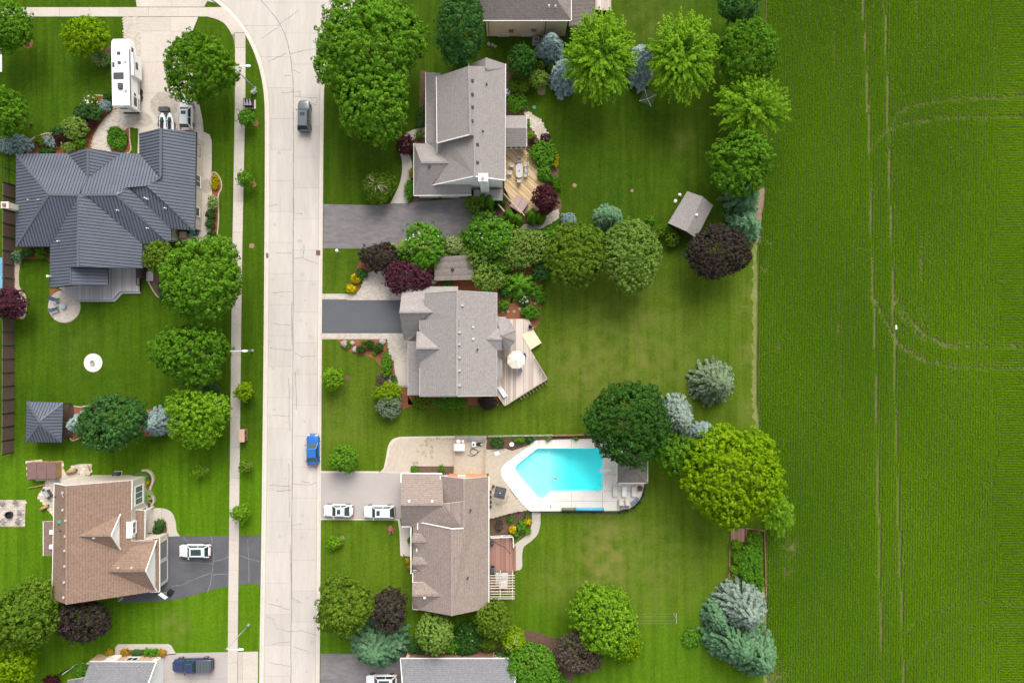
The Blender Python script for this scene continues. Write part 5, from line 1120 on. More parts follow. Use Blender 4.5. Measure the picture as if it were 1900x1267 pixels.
def broad(rg, c, rx, ry, rz, leaf, cov=4.8, elong=0.62, clump=12, cr=None, lobes=9, up=0.45, radial=0.0, jit=0.32):
    area = math.pi * rx * ry * 1.5; nl = int(area * cov / (leaf * leaf * elong * 0.5)); nl = max(60, min(nl, 42000)); nc = max(8, nl // clump)
    p, nr, cid = crown_points(rg, nc, lobes)
    k = 1.0 / max(0.9, np.percentile(np.hypot(p[:, 0], p[:, 1]), 97)); sc = np.array([rx * k, ry * k, rz])
    P0 = p * sc; N0 = unit(nr / sc * min(sc))
    ins = rg.random(nc) < 0.22; P0[ins] *= rg.uniform(0.5, 0.86, (ins.sum(), 1))     # inner foliage behind the shell
    cr = cr or leaf * 1.0
    tone = 0.45 * rg.random(nc) + 0.25 * rg.random(lobes + 1)[cid]
    i = np.repeat(np.arange(nc), clump); n = len(i); N = N0[i]
    # each clump is a small dome of leaves; a few stand out beyond the crown
    P0 = P0 + N0 * (rg.normal(0, 0.55, nc) * cr)[:, None] + N0 * ((rg.random(nc) < 0.10) * rg.uniform(0.3, 1.0, nc) * cr * 1.6)[:, None]
    u = unit(rg.normal(size=(n, 3)) + N * 0.9 + np.array([0, 0, up]))
    csz = rg.uniform(0.7, 1.25, nc)[i][:, None]
    C = P0[i] + u * cr * rg.uniform(0.55, 1.05, (n, 1)) * csz
    Nn = unit(u * 0.9 + N * 0.3 + rg.normal(size=(n, 3)) * jit)
    D = None
    if radial: D = unit(np.concatenate([C[:, :2], np.zeros((n, 1))], 1)) * radial + rg.normal(size=(n, 3)) * 0.45 + np.array([0, 0, -0.15])
    V = leaf_quads(C, Nn, leaf * rg.uniform(0.7, 1.3, n), elong, rg, D)
    return V + np.array(c), np.clip(tone[i] + 0.3 * rg.random(n), 0, 1)
def feather(rg, c, rx, ry, rz, leaf, nb=170, elong=0.4):
    """crown of straight leafy shoots radiating from the middle"""
    Cs, Ds, Ns, Ts = [], [], [], []
    for b in range(nb):
        a = rg.random() * 6.283; e = math.asin(rg.random() ** 0.9 * 1.1 - 0.12 if rg.random() < .97 else .3); L = rg.uniform(0.80, 1.12)
        d = np.array([math.cos(a) * math.cos(e), math.sin(a) * math.cos(e), math.sin(e)]); n = int(9 + 0.5 * (rx + ry) * 7); tone = 0.55 * rg.random()
        t = rg.uniform(0.30, 1.0, n) ** 0.8; w = 0.42 * (1.15 - t)[:, None]
        bend = np.stack([np.zeros(n), np.zeros(n), -0.10 * t ** 2], 1)
        C = (d[None] * t[:, None] * L + bend) * np.array([rx, ry, rz]) + rg.normal(0, 1, (n, 3)) * w * np.array([1, 1, .6])
        Cs.append(C); Ds.append(d[None] * np.array([rx, ry, rz]) + rg.normal(0, .9, (n, 3))); Ns.append(d[None] * 0.5 + np.array([0, 0, .8]) + rg.normal(0, .4, (n, 3))); Ts.append(tone + 0.25 * t + 0.2 * rg.random(n))
    C, D, N, T = np.concatenate(Cs), np.concatenate(Ds), unit(np.concatenate(Ns)), np.concatenate(Ts)
    return leaf_quads(C, N, leaf * rg.uniform(.7, 1.3, len(C)), elong, rg, D) + np.array(c), np.clip(T, 0, 1)
def conifer(rg, c, rx, ry, h, z0, needle=0.5, whorl=0.38, nb=17, droop=0.18, power=0.68, w=0.2, side=2, top=0.0):
    """layered branches from a straight stem; c = base of stem"""
    Cs, Ds, Ns, Ss, Ts = [], [], [], [], []
    z = z0
    while z < h - 0.25:
        f = 1 - (z - z0) / (h - z0); R_ = max(0.12, f ** power); m = max(5, int(nb * (0.45 + 0.55 * f)))
        a0 = rg.random() * 6.28
        for j in range(m):
            a = a0 + 6.283 * j / m + rg.normal(0, 0.12); L = R_ * rg.uniform(0.86, 1.05); ln = L * 0.5 * (rx + ry)
            ns = max(2, int(ln / (needle * 0.34))); tone = 0.6 * rg.random()
            for s in range(ns):
                t = (s + 0.6) / ns
                if t * ln < 0.1 and f > 0.3: continue
                d = np.array([math.cos(a), math.sin(a), 0.0]); pos = np.array([d[0] * L * rx * t, d[1] * L * ry * t, z - droop * ln * t ** 1.6 + 0.12 * ln * t])
                for q in range(side + 1):
                    sg = (-1, 1, 0)[q % 3] if side > 1 else (0, rg.choice([-1, 1]))[q % 2]
                    aa = a + sg * rg.uniform(0.45, 0.8); dd = np.array([math.cos(aa), math.sin(aa), rg.uniform(-0.25, 0.1)])
                    Cs.append(pos + dd * needle * 0.33 + rg.normal(0, 0.03, 3)); Ds.append(dd); Ns.append(np.array([0, 0, 1.0]) + 0.55 * d + rg.normal(0, 0.35, 3)); Ss.append(needle * rg.uniform(0.75, 1.2)); Ts.append(tone + 0.25 * t + 0.15 * rg.random())
        z += whorl * rg.uniform(0.8, 1.2)
    for _ in range(10):
        Cs.append(np.array([0, 0, h - 0.15]) + rg.normal(0, 0.08, 3)); Ds.append(rg.normal(0, 1, 3) + np.array([0, 0, 1])); Ns.append(rg.normal(0, 1, 3)); Ss.append(needle * 0.7); Ts.append(0.8)
    C, D, N = np.array(Cs), np.array(Ds), unit(np.array(Ns))
    return leaf_quads(C, N, np.array(Ss), w / needle * 1.6, rg, D) + np.array(c), np.clip(np.array(Ts), 0, 1)
def coneform(rg, c, rx, ry, h, leaf=0.16, cov=5.0):
    """dense upright evergreen: egg shaped, sprays standing up"""
    n = int(max(300, min(6000, math.pi * rx * h * 1.3 * cov / (leaf * leaf * 0.4)))); z = rg.random(n) ** 0.85; a = rg.random(n) * 6.283
    R_ = np.sin(np.pi * np.clip(0.12 + 0.86 * z, 0, 1)) ** 0.7 * (1 - 0.55 * z); R_ = R_ / R_.max() * rg.uniform(0.86, 1.05, n) * (1 + 0.08 * np.sin(a * 5 + 3 * z))
    C = np.stack([np.cos(a) * R_ * rx, np.sin(a) * R_ * ry, z * h], 1); N = unit(np.stack([np.cos(a), np.sin(a), np.full(n, 0.55)], 1) + rg.normal(0, .4, (n, 3))); D = np.stack([np.cos(a) * .4, np.sin(a) * .4, np.ones(n)], 1) + rg.normal(0, .2, (n, 3))
    return leaf_quads(C, N, leaf * rg.uniform(.8, 1.5, n), .55, rg, D) + np.array(c), np.clip(0.5 * rg.random(n) + 0.3 * (np.sin(a * 4) > 0) * rg.random(n), 0, 1)
SEED = [100]
def trunk_mesh(rg, h, r, rx, ry, zc, limbs=6, m=None):
    mb = MB(); mb.tube([(0, 0, 0), (0.05, 0.03, h * 0.3), (-0.04, 0.06, h * 0.6), (0, 0, h * 0.85)], r, 7, r1=r * 0.25)
    for i in range(limbs):
        a = 6.283 * i / limbs + rg.normal(0, .3); z = h * rg.uniform(.28, .55); L = rg.uniform(.5, .8)
        mb.tube([(0, 0, z), (math.cos(a) * rx * L * .5, math.sin(a) * ry * L * .5, z + h * .12), (math.cos(a) * rx * L, math.sin(a) * ry * L, z + h * .2)], r * .45, 5, r1=r * .1)
    return mb
def tree(px, py, rxp, ryp, h, col, label, style='broad', leaf=0.42, name='tree', cat='tree', group=None, bloom=None, nbloom=0, twigs=0, **kw):
    """px,py,rxp,ryp: crown centre and half sizes in the photo; h: height of the plant in metres"""
    leaf *= 0.84; SEED[0] += 1; rg = np.random.default_rng(SEED[0])
    conif = style in ('conifer', 'cone'); low = h < 4.0
    if style == 'conifer': h *= 0.74
    zc = h * (0.36 if style == 'conifer' else 0.5 if (low or conif) else 0.58)
    q = P(px, py, zc); k = S * (1 - zc / H); rx, ry = rxp * k, ryp * k
    if style == 'cone': q = P(px, py, h * .5)
    t = thing(name, label, cat, (q.x, q.y, 0), 0, group)
    if style == 'broad':
        rz = (h - zc) if not low else h * 0.5
        V, val = broad(rg, (0, 0, zc), rx, ry, rz, leaf, **kw)
    elif style == 'feather': V, val = feather(rg, (0, 0, zc), rx, ry, (h - zc) * .95, leaf, **kw)
    elif style == 'conifer': V, val = conifer(rg, (0, 0, 0), rx, ry, h, 0.25, **kw)
    elif style == 'cone': V, val = coneform(rg, (0, 0, 0), rx, ry, h, leaf, **kw)
    V[:, 2] = np.maximum(V[:, 2], 0.02)
    quads_mesh('foliage' if low else 'crown', V, val, LM[col], t)
    rr = max(0.03, min(0.3, h * 0.022))
    trunk_mesh(rg, h, rr, rx, ry, zc, 4 if low else 7).build('stem' if low else 'trunk', M['bark'], t)
    if bloom:
        rz = (h - zc) if not low else h * .5
        p, nr, _ = crown_points(rg, nbloom, 5, 0.0); p *= np.array([rx, ry, rz]) * 1.0; n3 = 3
        C = np.repeat(p, n3, 0) + rg.normal(0, .05, (nbloom * n3, 3)) + np.array([0, 0, zc + .06]); Vb = leaf_quads(C, unit(np.repeat(nr, n3, 0) + np.array([0, 0, .8]) + rg.normal(0, .3, C.shape)), np.full(len(C), .24), .8, rg)
        o = quads_mesh('blossom', Vb, rg.random(len(C)), M['petal_' + bloom], t); o['kind'] = 'stuff'
    if twigs:
        mb = MB()
        for i in range(twigs):
            a = rg.random() * 6.283; L = rg.uniform(.5, .9); b = Vector((math.cos(a) * rx * L, math.sin(a) * ry * L, zc + (h - zc) * math.sqrt(1 - L * L * .8) + .15)); s_ = Vector((0, 0, zc)).lerp(b, .25)
            s_.z = h + .05; mb.tube([s_, s_.lerp(b, .5) + Vector((rg.normal(0, .1), rg.normal(0, .1), .1)), b], .035, 4, r1=.012)
        mb.build('bare_twigs', M['twig'], t)
    return t
def shrub(px, py, rx, ry, h, col, label, leaf=0.2, **kw):
    kw.setdefault('name', 'shrub'); kw.setdefault('cat', 'shrub'); kw.setdefault('lobes', 6); return tree(px, py, rx, ry, h, col, label, 'broad', leaf, **kw)
CON = dict(style='conifer', name='spruce_tree')
# left of the street
tree(10, 50, 46, 46, 8, 'maple', 'round green tree in the upper left corner above a mulch ring', leaf=.4)
tree(160, 68, 43, 34, 5.5, 'yellowgreen', 'yellow green tree left of the white caravan', leaf=.32, radial=.7)
shrub(187, 108, 17, 15, 1.6, 'varieg', 'pale variegated shrub tucked against the side of the caravan')
tree(372, 128, 67, 63, 9.5, 'fleck', 'big round green tree with yellow flecks beside the concrete driveway', leaf=.42)
tree(16, 212, 40, 48, 8, 'maple', 'green tree at the left edge above the blue juniper', leaf=.4)
shrub(26, 268, 36, 18, 1.3, 'blue', 'blue grey spreading juniper at the corner of the metal roof', leaf=.28, radial=.8)
shrub(168, 188, 18, 13, 1.6, 'olive', 'white flowering shrub at the top of the red mulch bed', bloom='white', nbloom=40)
shrub(165, 208, 26, 17, 1.8, 'forest', 'wide dark green shrub below the white flowering one')
shrub(196, 197, 11, 11, 1.2, 'blue', 'small round blue shrub near the back of the caravan', leaf=.18)
shrub(200, 182, 7, 9, 1.0, 'dark', 'small dark shrub squeezed between blue shrub and caravan')
shrub(141, 238, 27, 20, 2.0, 'light', 'largest light green shrub in the red mulch bed')
shrub(166, 230, 13, 10, 1.2, 'wine', 'dark red barberry beside the largest light green shrub', leaf=.16)
shrub(108, 245, 14, 11, 1.4, 'forest', 'dark green shrub above the burgundy barberry')
shrub(117, 258, 15, 10, 1.2, 'wine', 'wide burgundy barberry in the lower red mulch bed', leaf=.16)
shrub(95, 263, 12, 11, 1.1, 'blue', 'blue shrub between burgundy barberry and bed edge', leaf=.18)
shrub(75, 262, 10, 9, 1.0, 'olive', 'leftmost small green shrub of the red mulch bed')
shrub(128, 274, 13, 10, 1.2, 'light', 'rounded green shrub near the roof below the burgundy barberry')
shrub(150, 266, 12, 10, 1.2, 'maple', 'rounded green shrub at the right tip of the red mulch bed')
shrub(88, 281, 14, 6, .9, 'dark', 'low dark shrub touching the roof edge')
shrub(218, 258, 21, 22, .7, 'vivid', 'bright green ground cover filling the red mulch island', leaf=.18)
shrub(400, 338, 7, 15, .5, 'gold', 'yellow flowering strip at the tip of the narrow bed', leaf=.16)
shrub(395, 376, 9, 14, 1.3, 'varieg', 'pinkish green shrub in the narrow red bed', leaf=.18)
for i, (x, y) in enumerate(((391.5, 398), (390.5, 415.5), (393, 437))): shrub(x, y, 9, 8.5, 1.1, 'dark', ('upper', 'middle', 'lower')[i] + ' clipped ball shrub of three in the narrow red bed', leaf=.16)
tree(459, 219, 16, 15, 3.2, 'vivid', 'small bright green tree below the black utility box', leaf=.24); tree(456, 332, 14, 13, 3.2, 'bright', 'small bright tree beside a mulch ring on the upper parkway', leaf=.24)
tree(454, 726, 16, 17, 3.2, 'yellowgreen', 'small yellow green tree above the brick mailbox', leaf=.24, radial=.8); tree(456, 866, 12, 10, 2.4, 'olive', 'thin sapling on the parkway below the brick mailbox', leaf=.22); tree(450, 950, 17, 17, 3.2, 'lime', 'small lime tree beside the dark asphalt apron', leaf=.24, radial=.8)
tree(370, 875, 11, 10, 2.4, 'lime', 'thin lime sapling alone on the lower left lawn', leaf=.22)
tree(298, 478, 28, 32, 5.5, 'olive', 'small olive tree leaning against the metal roofed house', leaf=.3); shrub(308, 540, 14, 20, 1.4, 'forest', 'green shrub under the left edge of the largest left maple')
tree(375, 518, 74, 82, 12, 'bright', 'largest leafy maple on the left beside the footpath', leaf=.45); tree(356, 655, 70, 56, 10.5, 'maple', 'broad green maple left of the middle street lamp', leaf=.42)
tree(366, 773, 60, 54, 9, 'lime', 'yellow green tree left of the brick mailbox', leaf=.42); tree(215, 779, 66, 54, 9, 'forest', 'dark green tree between the two blue spruces', leaf=.42)
tree(292, 784, 36, 28, 7, 'blue', 'blue spruce between the dark green and the yellow green tree', **CON); tree(150, 786, 26, 22, 6, 'blue', 'blue spruce half hidden right of the dark gazebo', **CON)
shrub(393, 722, 17, 13, 1.6, 'forest', 'dark green shrub peeking out above the yellow green tree'); tree(22, 563, 30, 28, 5, 'purple', 'purple leaved tree against the brown fence', leaf=.32)
shrub(50, 468, 14, 10, 1.4, 'forest', 'left shrub under the lower roof corner'); shrub(78, 470, 10, 9, 1.2, 'vivid', 'right shrub under the lower roof corner'); shrub(32, 476, 11, 8, 1.1, 'spruce', 'bluish shrub at the end of the brown fence path')
tree(52, 1140, 72, 66, 10, 'olive', 'big olive green tree left of the brown house', leaf=.42); tree(20, 1228, 52, 44, 7, 'yellowgreen', 'yellow green tree in the lower left corner', leaf=.4); tree(160, 1148, 50, 42, 7, 'brown', 'dark purple brown tree below the brown house', leaf=.32)
shrub(154, 1242, 17, 16, 1.8, 'vivid', 'bright green shrub left of the lower left roof'); shrub(96, 1262, 14, 10, 1.5, 'wine', 'dark red shrub at the bottom edge by the garden gate')
for i, (x, y, c) in enumerate(((203, 1211, 'orange'), (231, 1209, 'orange'), (300, 1211, 'orange'))): shrub(x, y, 8, 7, .8, c, ('orange yellow shrub outside the walk of the lower left house', 'orange yellow shrub at the left end of the front bed', 'orange yellow shrub at the right end of the front bed')[i], leaf=.15)
shrub(254, 1211, 10, 7, .9, 'forest', 'dark feathery plant in the middle of the front bed', leaf=.18); shrub(282, 1211, 14, 9, 1.0, 'vivid', 'large leaved green plant in the front bed', leaf=.26)
shrub(262, 887, 17, 13, 1.0, 'vivid', 'green plants inside the curving stone wall'); shrub(273, 896, 6, 7, .8, 'gold', 'yellow flowers inside the curving stone wall', leaf=.14); shrub(270, 920, 11, 14, .9, 'varieg', 'pale variegated shrub by the big front window', leaf=.18)
shrub(296, 972, 10, 9, .9, 'forest', 'upper plant in the porch bed'); shrub(292, 985, 8, 7, .8, 'dark', 'lower plant in the porch bed'); shrub(160, 888, 14, 5, .9, 'forest', 'row of plants behind the brown house roof')
# first house and the top edge
tree(682, 92, 104, 98, 12, 'bright', 'huge bright green tree overhanging the bend of the street', leaf=.48, lobes=14); tree(692, 186, 68, 76, 11.5, 'bright', 'lower bright green tree merging with the huge one', leaf=.48, lobes=12)
tree(850, 52, 45, 68, 12, 'forest', 'tall dense dark green tree left of the tan sided house', leaf=.36, lobes=12)
tree(967, 118, 27, 30, 5, 'dark', 'round dark green tree beside the first grey roof', leaf=.3); shrub(962, 162, 20, 18, 2.2, 'olive', 'yellowish round shrub below the round dark tree', leaf=.18); tree(1000, 150, 18, 17, 3, 'light', 'small light green tree above the pale mulch ring', leaf=.2)
shrub(958, 191, 19, 17, 1.6, 'vivid', 'green shrub above the sunroom roof'); tree(1022, 87, 27, 30, 7.5, 'blue', 'pale blue spruce below the tan sided house', **CON); tree(1045, 138, 26, 34, 8, 'blue', 'blue spruce half hidden left of the first bright lawn tree', **CON)
shrub(1003, 128, 6, 13, 2.0, 'olive', 'narrow green shrub left of the two behind the round dark tree', style=None) if False else None
tree(1004, 124, 7, 13, 2.4, 'olive', 'left narrow upright shrub beside the pale blue spruce', 'cone', .16, 'upright_shrub', 'shrub'); tree(1022, 126, 7, 13, 2.4, 'olive', 'right narrow upright shrub beside the pale blue spruce', 'cone', .16, 'upright_shrub', 'shrub')
tree(1112, 105, 66, 84, 11, 'lime', 'bright green round tree right of the pale blue spruce', 'feather', .46, nb=330, elong=.5); tree(1192, 118, 24, 44, 8.5, 'blue', 'dark blue spruce squeezed between two bright green trees', **CON)
tree(1266, 108, 68, 84, 11, 'lime', 'green round tree with yellow tips right of the squeezed spruce', 'feather', .46, nb=330, elong=.5); tree(1388, 102, 56, 58, 10, 'maple', 'darker domed green tree in the row by the field', leaf=.38)
tree(1370, 12, 38, 30, 8, 'forest', 'green tree cut by the top edge beside the field', leaf=.4); tree(1396, 200, 72, 62, 10, 'lime', 'feathery bright tree with long radiating twigs by the field', 'feather', .46, nb=190, elong=.45); tree(1375, 300, 62, 58, 9, 'bright', 'bright green tree below the feathery one', leaf=.42)
tree(1380, 363, 38, 36, 8, 'spruce', 'grey green pine under the bright tree by the field', style='conifer', name='pine_tree', needle=.7, droop=.3, nb=10, whorl=.6); tree(1383, 420, 36, 36, 7, 'spruce', 'light green pine with radiating branches by the dirt strip', style='conifer', name='pine_tree', needle=.75, droop=.35, nb=11, whorl=.6)
tree(1332, 468, 56, 52, 7.5, 'brown', 'dark brown purple tree below the askew shed', leaf=.3, lobes=12)
tree(1130, 404, 28, 26, 5, 'spruce', 'blue green pine above the pair of round trees', style='conifer', name='pine_tree', needle=.6, droop=.3); shrub(1055, 408, 14, 13, 1.2, 'blue', 'round blue globe spruce on the lawn edge', leaf=.16, cov=6); tree(1070, 476, 58, 62, 8, 'olive', 'left tree of the round pair on the lawn', leaf=.34, lobes=13); tree(1172, 470, 56, 68, 8, 'light', 'right paler tree of the round pair on the lawn', leaf=.34, lobes=13)
shrub(1247, 443, 14, 15, 1.8, 'olive', 'round shrub below the shed corner', leaf=.18); shrub(1224, 430, 10, 10, 1.4, 'olive', 'small shrub left of the shed corner', leaf=.18); shrub(1240, 425, 7, 9, 1.2, 'vivid', 'narrow shrub touching the shed corner', leaf=.18); shrub(1207, 408, 9, 8, 1.0, 'vivid', 'small green shrub at the top of the paler round tree', leaf=.2)
# shrubs between the first two houses
shrub(972, 462, 52, 38, 3.2, 'light', 'wide light green hedge mass left of the round tree pair', leaf=.26, lobes=11); tree(905, 437, 46, 40, 4.5, 'vivid', 'right white flowering tree beside the worn driveway', leaf=.34, bloom='white', nbloom=55); tree(788, 455, 40, 44, 4.8, 'vivid', 'left white flowering tree above the small brown shed', leaf=.36, bloom='white', nbloom=45)
tree(704, 478, 37, 27, 3.4, 'brown', 'dark brown smoke bush beside the worn driveway', 'broad', .26, radial=1.0); tree(742, 466, 22, 22, 3.6, 'light', 'light green pine branch tree right of the brown smoke bush', style='conifer', name='pine_tree', needle=.5, nb=8, whorl=.6); tree(758, 516, 44, 37, 4.2, 'purple', 'purple smoke bush over the paver parking bay', leaf=.28, lobes=12)
shrub(843, 455, 22, 18, 2.4, 'varieg', 'pale variegated shrub above the small brown shed', leaf=.2); tree(884, 478, 28, 26, 3.6, 'light', 'light green loose tree right of the small brown shed', leaf=.28); tree(906, 516, 30, 26, 4, 'light', 'light green tree above the second house ridge', leaf=.28)
tree(963, 528, 42, 38, 4.2, 'vivid', 'feathery weeping conifer with arching branches', style='conifer', name='weeping_conifer', needle=.8, droop=.55, nb=9, whorl=.55); shrub(985, 578, 18, 13, 1.1, 'vivid', 'green spreading shrub beside the weathered deck corner', leaf=.2); shrub(972, 557, 12, 10, 1.0, 'forest', 'white flowering low plant below the weeping conifer', bloom='white', nbloom=30, leaf=.16)
shrub(934, 566, 10, 9, 1.2, 'vivid', 'ball shrub at the corner of the second house'); shrub(936, 543, 8, 8, 1.2, 'forest', 'upper ball shrub at the corner of the second house'); shrub(830, 527, 10, 6, .9, 'vivid', 'low plant behind the small brown shed'); shrub(802, 522, 9, 7, .9, 'varieg', 'white speckled shrub left behind the small brown shed', bloom='white', nbloom=15, leaf=.16)
shrub(660, 517, 9, 10, .8, 'gold', 'upper yellow flowering shrub beside the paver bay', leaf=.14, bloom='yellow', nbloom=50); shrub(652, 536, 11, 8, .8, 'gold', 'lower yellow flowering shrub beside the paver bay', leaf=.14, bloom='yellow', nbloom=50); shrub(670, 507, 12, 9, 1.0, 'forest', 'green shrub above the yellow flowers')
tree(703, 347, 30, 31, 3.6, 'olive', 'grey green bush with bare pale twigs beside the curving path', leaf=.22, twigs=16); shrub(753, 270, 17, 20, 2.2, 'wine', 'purple red shrub beside the curving path', leaf=.2); shrub(760, 352, 8, 20, 1.0, 'vivid', 'low green strip left of the garage'); shrub(764, 322, 5, 9, .7, 'gold', 'yellow plants left of the garage', leaf=.15)
shrub(782, 215, 8, 20, 1.4, 'forest', 'dark shrubs along the front of the first house'); shrub(778, 250, 9, 6, .9, 'olive', 'small shrub at the bend of the curving path')
shrub(1006, 286, 27, 24, 1.9, 'vivid', 'big lime shrub right of the wooden deck', leaf=.26); shrub(1009, 322, 13, 17, 1.7, 'vivid', 'lower lime shrub right of the wooden deck', leaf=.24); tree(1014, 371, 25, 27, 4, 'wine', 'dark red tree at the corner of the wooden deck', leaf=.24); shrub(1012, 258, 10, 9, 1.2, 'wine', 'dark purple shrub at the end of the flagstone path', leaf=.16); shrub(992, 262, 8, 7, 1.0, 'wine', 'smaller purple shrub near the sunroom corner', leaf=.16)
shrub(982, 252, 8, 8, 1.2, 'lime', 'lime shrub right of the sunroom', leaf=.16); shrub(979, 230, 4, 9, .9, 'vivid', 'narrow green strip right of the sunroom', leaf=.14); shrub(1031, 298, 4, 18, .8, 'gold', 'yellow edge of the lime shrub', leaf=.15); shrub(1030, 335, 9, 8, .9, 'maple', 'upper low plant right of the lower lime shrub', leaf=.16); shrub(1034, 347, 8, 6, .8, 'maple', 'lower low plant right of the lower lime shrub', leaf=.16)
ARB = dict(style='cone', leaf=.16, name='arborvitae', cat='shrub')
for x, y, rx_, ry_, h_, lb in ((896, 371, 9, 15, 3.4, 'left tall arborvitae below the white chimney'), (908, 374, 10, 16, 3.4, 'right tall arborvitae below the white chimney'), (944, 402, 10, 14, 2.6, 'arborvitae left of the hot tub post'), (960, 409, 11, 13, 2.6, 'arborvitae below the hot tub'), (987, 402, 10, 15, 2.8, 'taller arborvitae right of the hot tub'), (1001, 404, 11, 12, 2.4, 'wider arborvitae beside the dark red tree')):
    tree(x, y, rx_, ry_, h_, 'bright', lb, **ARB)
tree(880, 380, 17, 18, 3.0, 'olive', 'loose green shrub at the end of the worn driveway', leaf=.22); shrub(925, 372, 14, 14, 1.6, 'dark', 'dark shrubs under the wooden deck corner')
for x, y, rx_, ry_, h_, c_, lb in ((930, 492, 26, 16, 2.0, 'vivid', 'green shrub between the light trees above the second house'), (1004, 505, 18, 16, 1.6, 'forest', 'dark low shrub right of the weeping conifer'), (868, 440, 16, 14, 2.2, 'bright', 'green shrub between the two white flowering trees'), (822, 478, 14, 13, 1.8, 'light', 'light shrub at the left end of the small brown shed'), (945, 452, 24, 20, 2.6, 'bright', 'bright shrub mass right of the right white flowering tree'), (1020, 440, 16, 16, 2.2, 'vivid', 'bright shrub at the top left of the round pair'), (736, 492, 16, 12, 1.8, 'forest', 'dark shrub between the brown and the purple smoke bush'), (860, 500, 14, 14, 2.0, 'olive', 'olive shrub at the right wall of the small brown shed'),
        (1000, 545, 14, 16, 1.0, 'vivid', 'feathery plants at the right end of the long bed'), (940, 522, 14, 12, 1.6, 'bright', 'bright shrub left of the weeping conifer')): shrub(x, y, rx_, ry_, h_, c_, lb, leaf=.24)
for x, y, rx_, ry_, h_, c_, lb in ((778, 1198, 22, 14, 1.6, 'forest', 'dark shrub below the light green tree'), (838, 1196, 22, 16, 1.8, 'vivid', 'green shrub between the light tree and the white flowering shrub'), (905, 1192, 20, 16, 1.6, 'olive', 'olive shrub right of the white flowering shrub'), (932, 1216, 16, 12, 1.6, 'forest', 'dark shrub beside the vivid mound'), (1030, 1262, 26, 18, 1.8, 'vivid', 'vivid low shrub at the bottom edge right of the mound')): shrub(x, y, rx_, ry_, h_, c_, lb, leaf=.24)
for x, y, rx_, ry_, h_, c_, lb in ((1400, 1000, 16, 14, 1.0, 'bright', 'upper leafy clump in the garden plot'), (1402, 1080, 16, 16, 1.1, 'maple', 'lower leafy clump in the garden plot'), (1372, 1032, 12, 14, .9, 'bright', 'left leafy clump in the garden plot')): shrub(x, y, rx_, ry_, h_, c_, lb, leaf=.24)
# second house
tree(619, 702, 20, 21, 3.4, 'lime', 'small yellow green tree beside the street in front of the second house', leaf=.24); tree(638, 850, 28, 26, 3.8, 'bright', 'round green tree beside the parked blue car', leaf=.26); shrub(620, 1006, 15, 13, 1.6, 'lime', 'small lime bush in front of the taupe house', leaf=.2)
shrub(717, 676, 10, 26, .9, 'vivid', 'bright green strip of perennials left of the porch slab', leaf=.2); shrub(708, 708, 8, 14, .5, 'taupe', 'straw coloured grass patch in the front bed', leaf=.16); tree(721, 728, 27, 18, 2.4, 'yellowgreen', 'yellow green shrub at the end of the front bed', leaf=.2, name='shrub', cat='shrub'); tree(722, 752, 24, 22, 2.4, 'sage', 'grey green shrub below the yellow green one', leaf=.22, name='shrub', cat='shrub')
shrub(783, 745, 18, 11, 1.2, 'olive', 'olive shrub below the second house wall'); shrub(832, 747, 37, 13, 1.3, 'vivid', 'long bright green shrub below the second house wall', leaf=.2); shrub(905, 746, 18, 13, 1.4, 'brown', 'dark purple shrub below the second house wall', leaf=.18); shrub(731, 703, 5, 8, .7, 'forest', 'small plant beside the pale rocks')
for x, y, r_, lb in ((669, 648, 8, 'left ball shrub in the boulder bed'), (686, 640, 8, 'middle ball shrub in the boulder bed'), (703, 646, 8.5, 'right ball shrub in the boulder bed')): shrub(x, y, r_, r_, .9, 'dark', lb, leaf=.15)
shrub(646, 640, 4, 8, .4, 'vivid', 'thin green plant between the pink and pale boulders', leaf=.14); shrub(676, 634, 5, 2.5, .3, 'vivid', 'tiny green plant at the top of the boulder bed', leaf=.14); shrub(695, 655, 4, 4, .3, 'lime', 'tiny lime plant at the bottom of the boulder bed', leaf=.14)
# pool and right boundary
tree(1158, 780, 75, 84, 11, 'dark', 'large dark green maple overhanging the pool', leaf=.42, lobes=14); tree(1256, 776, 36, 46, 9, 'pale', 'pale silver spruce right of the large dark maple', **CON); tree(1325, 710, 45, 46, 8, 'sage', 'round sage green spruce alone on the lawn', **CON); tree(1308, 806, 24, 22, 6, 'blue', 'small blue spruce above the yellow green tree', **CON)
tree(1255, 840, 46, 36, 7, 'maple', 'green tree squeezed below the silver spruce', leaf=.4); tree(1353, 880, 90, 98, 11, 'yellowgreen', 'big yellow green tree at the field edge', leaf=.44, lobes=15); tree(1440, 955, 32, 42, 6, 'lime', 'willowy green shrub tree poking over the field', 'feather', .5, nb=110, elong=.25)
tree(1380, 1130, 53, 52, 9, 'pale', 'pale silver spruce at the lower field edge', **CON); tree(1365, 1190, 62, 52, 10, 'spruce', 'large green spruce below the silver one', **CON); tree(1405, 1215, 46, 50, 9, 'spruce', 'grey green spruce in the lower right corner of the yard', **CON); tree(1330, 1145, 24, 34, 6, 'spruce', 'dark spruce left of the lower silver spruce', **CON)
tree(1122, 1146, 62, 66, 8, 'lime', 'tall light green tree on the lower lawn', leaf=.38, lobes=13); tree(1164, 1198, 30, 24, 3.2, 'yellowgreen', 'yellow bush below the tall light green tree', leaf=.26); tree(1072, 1206, 46, 42, 5, 'taupe', 'taupe brown smoke tree on the lower lawn', leaf=.3, radial=1.0)
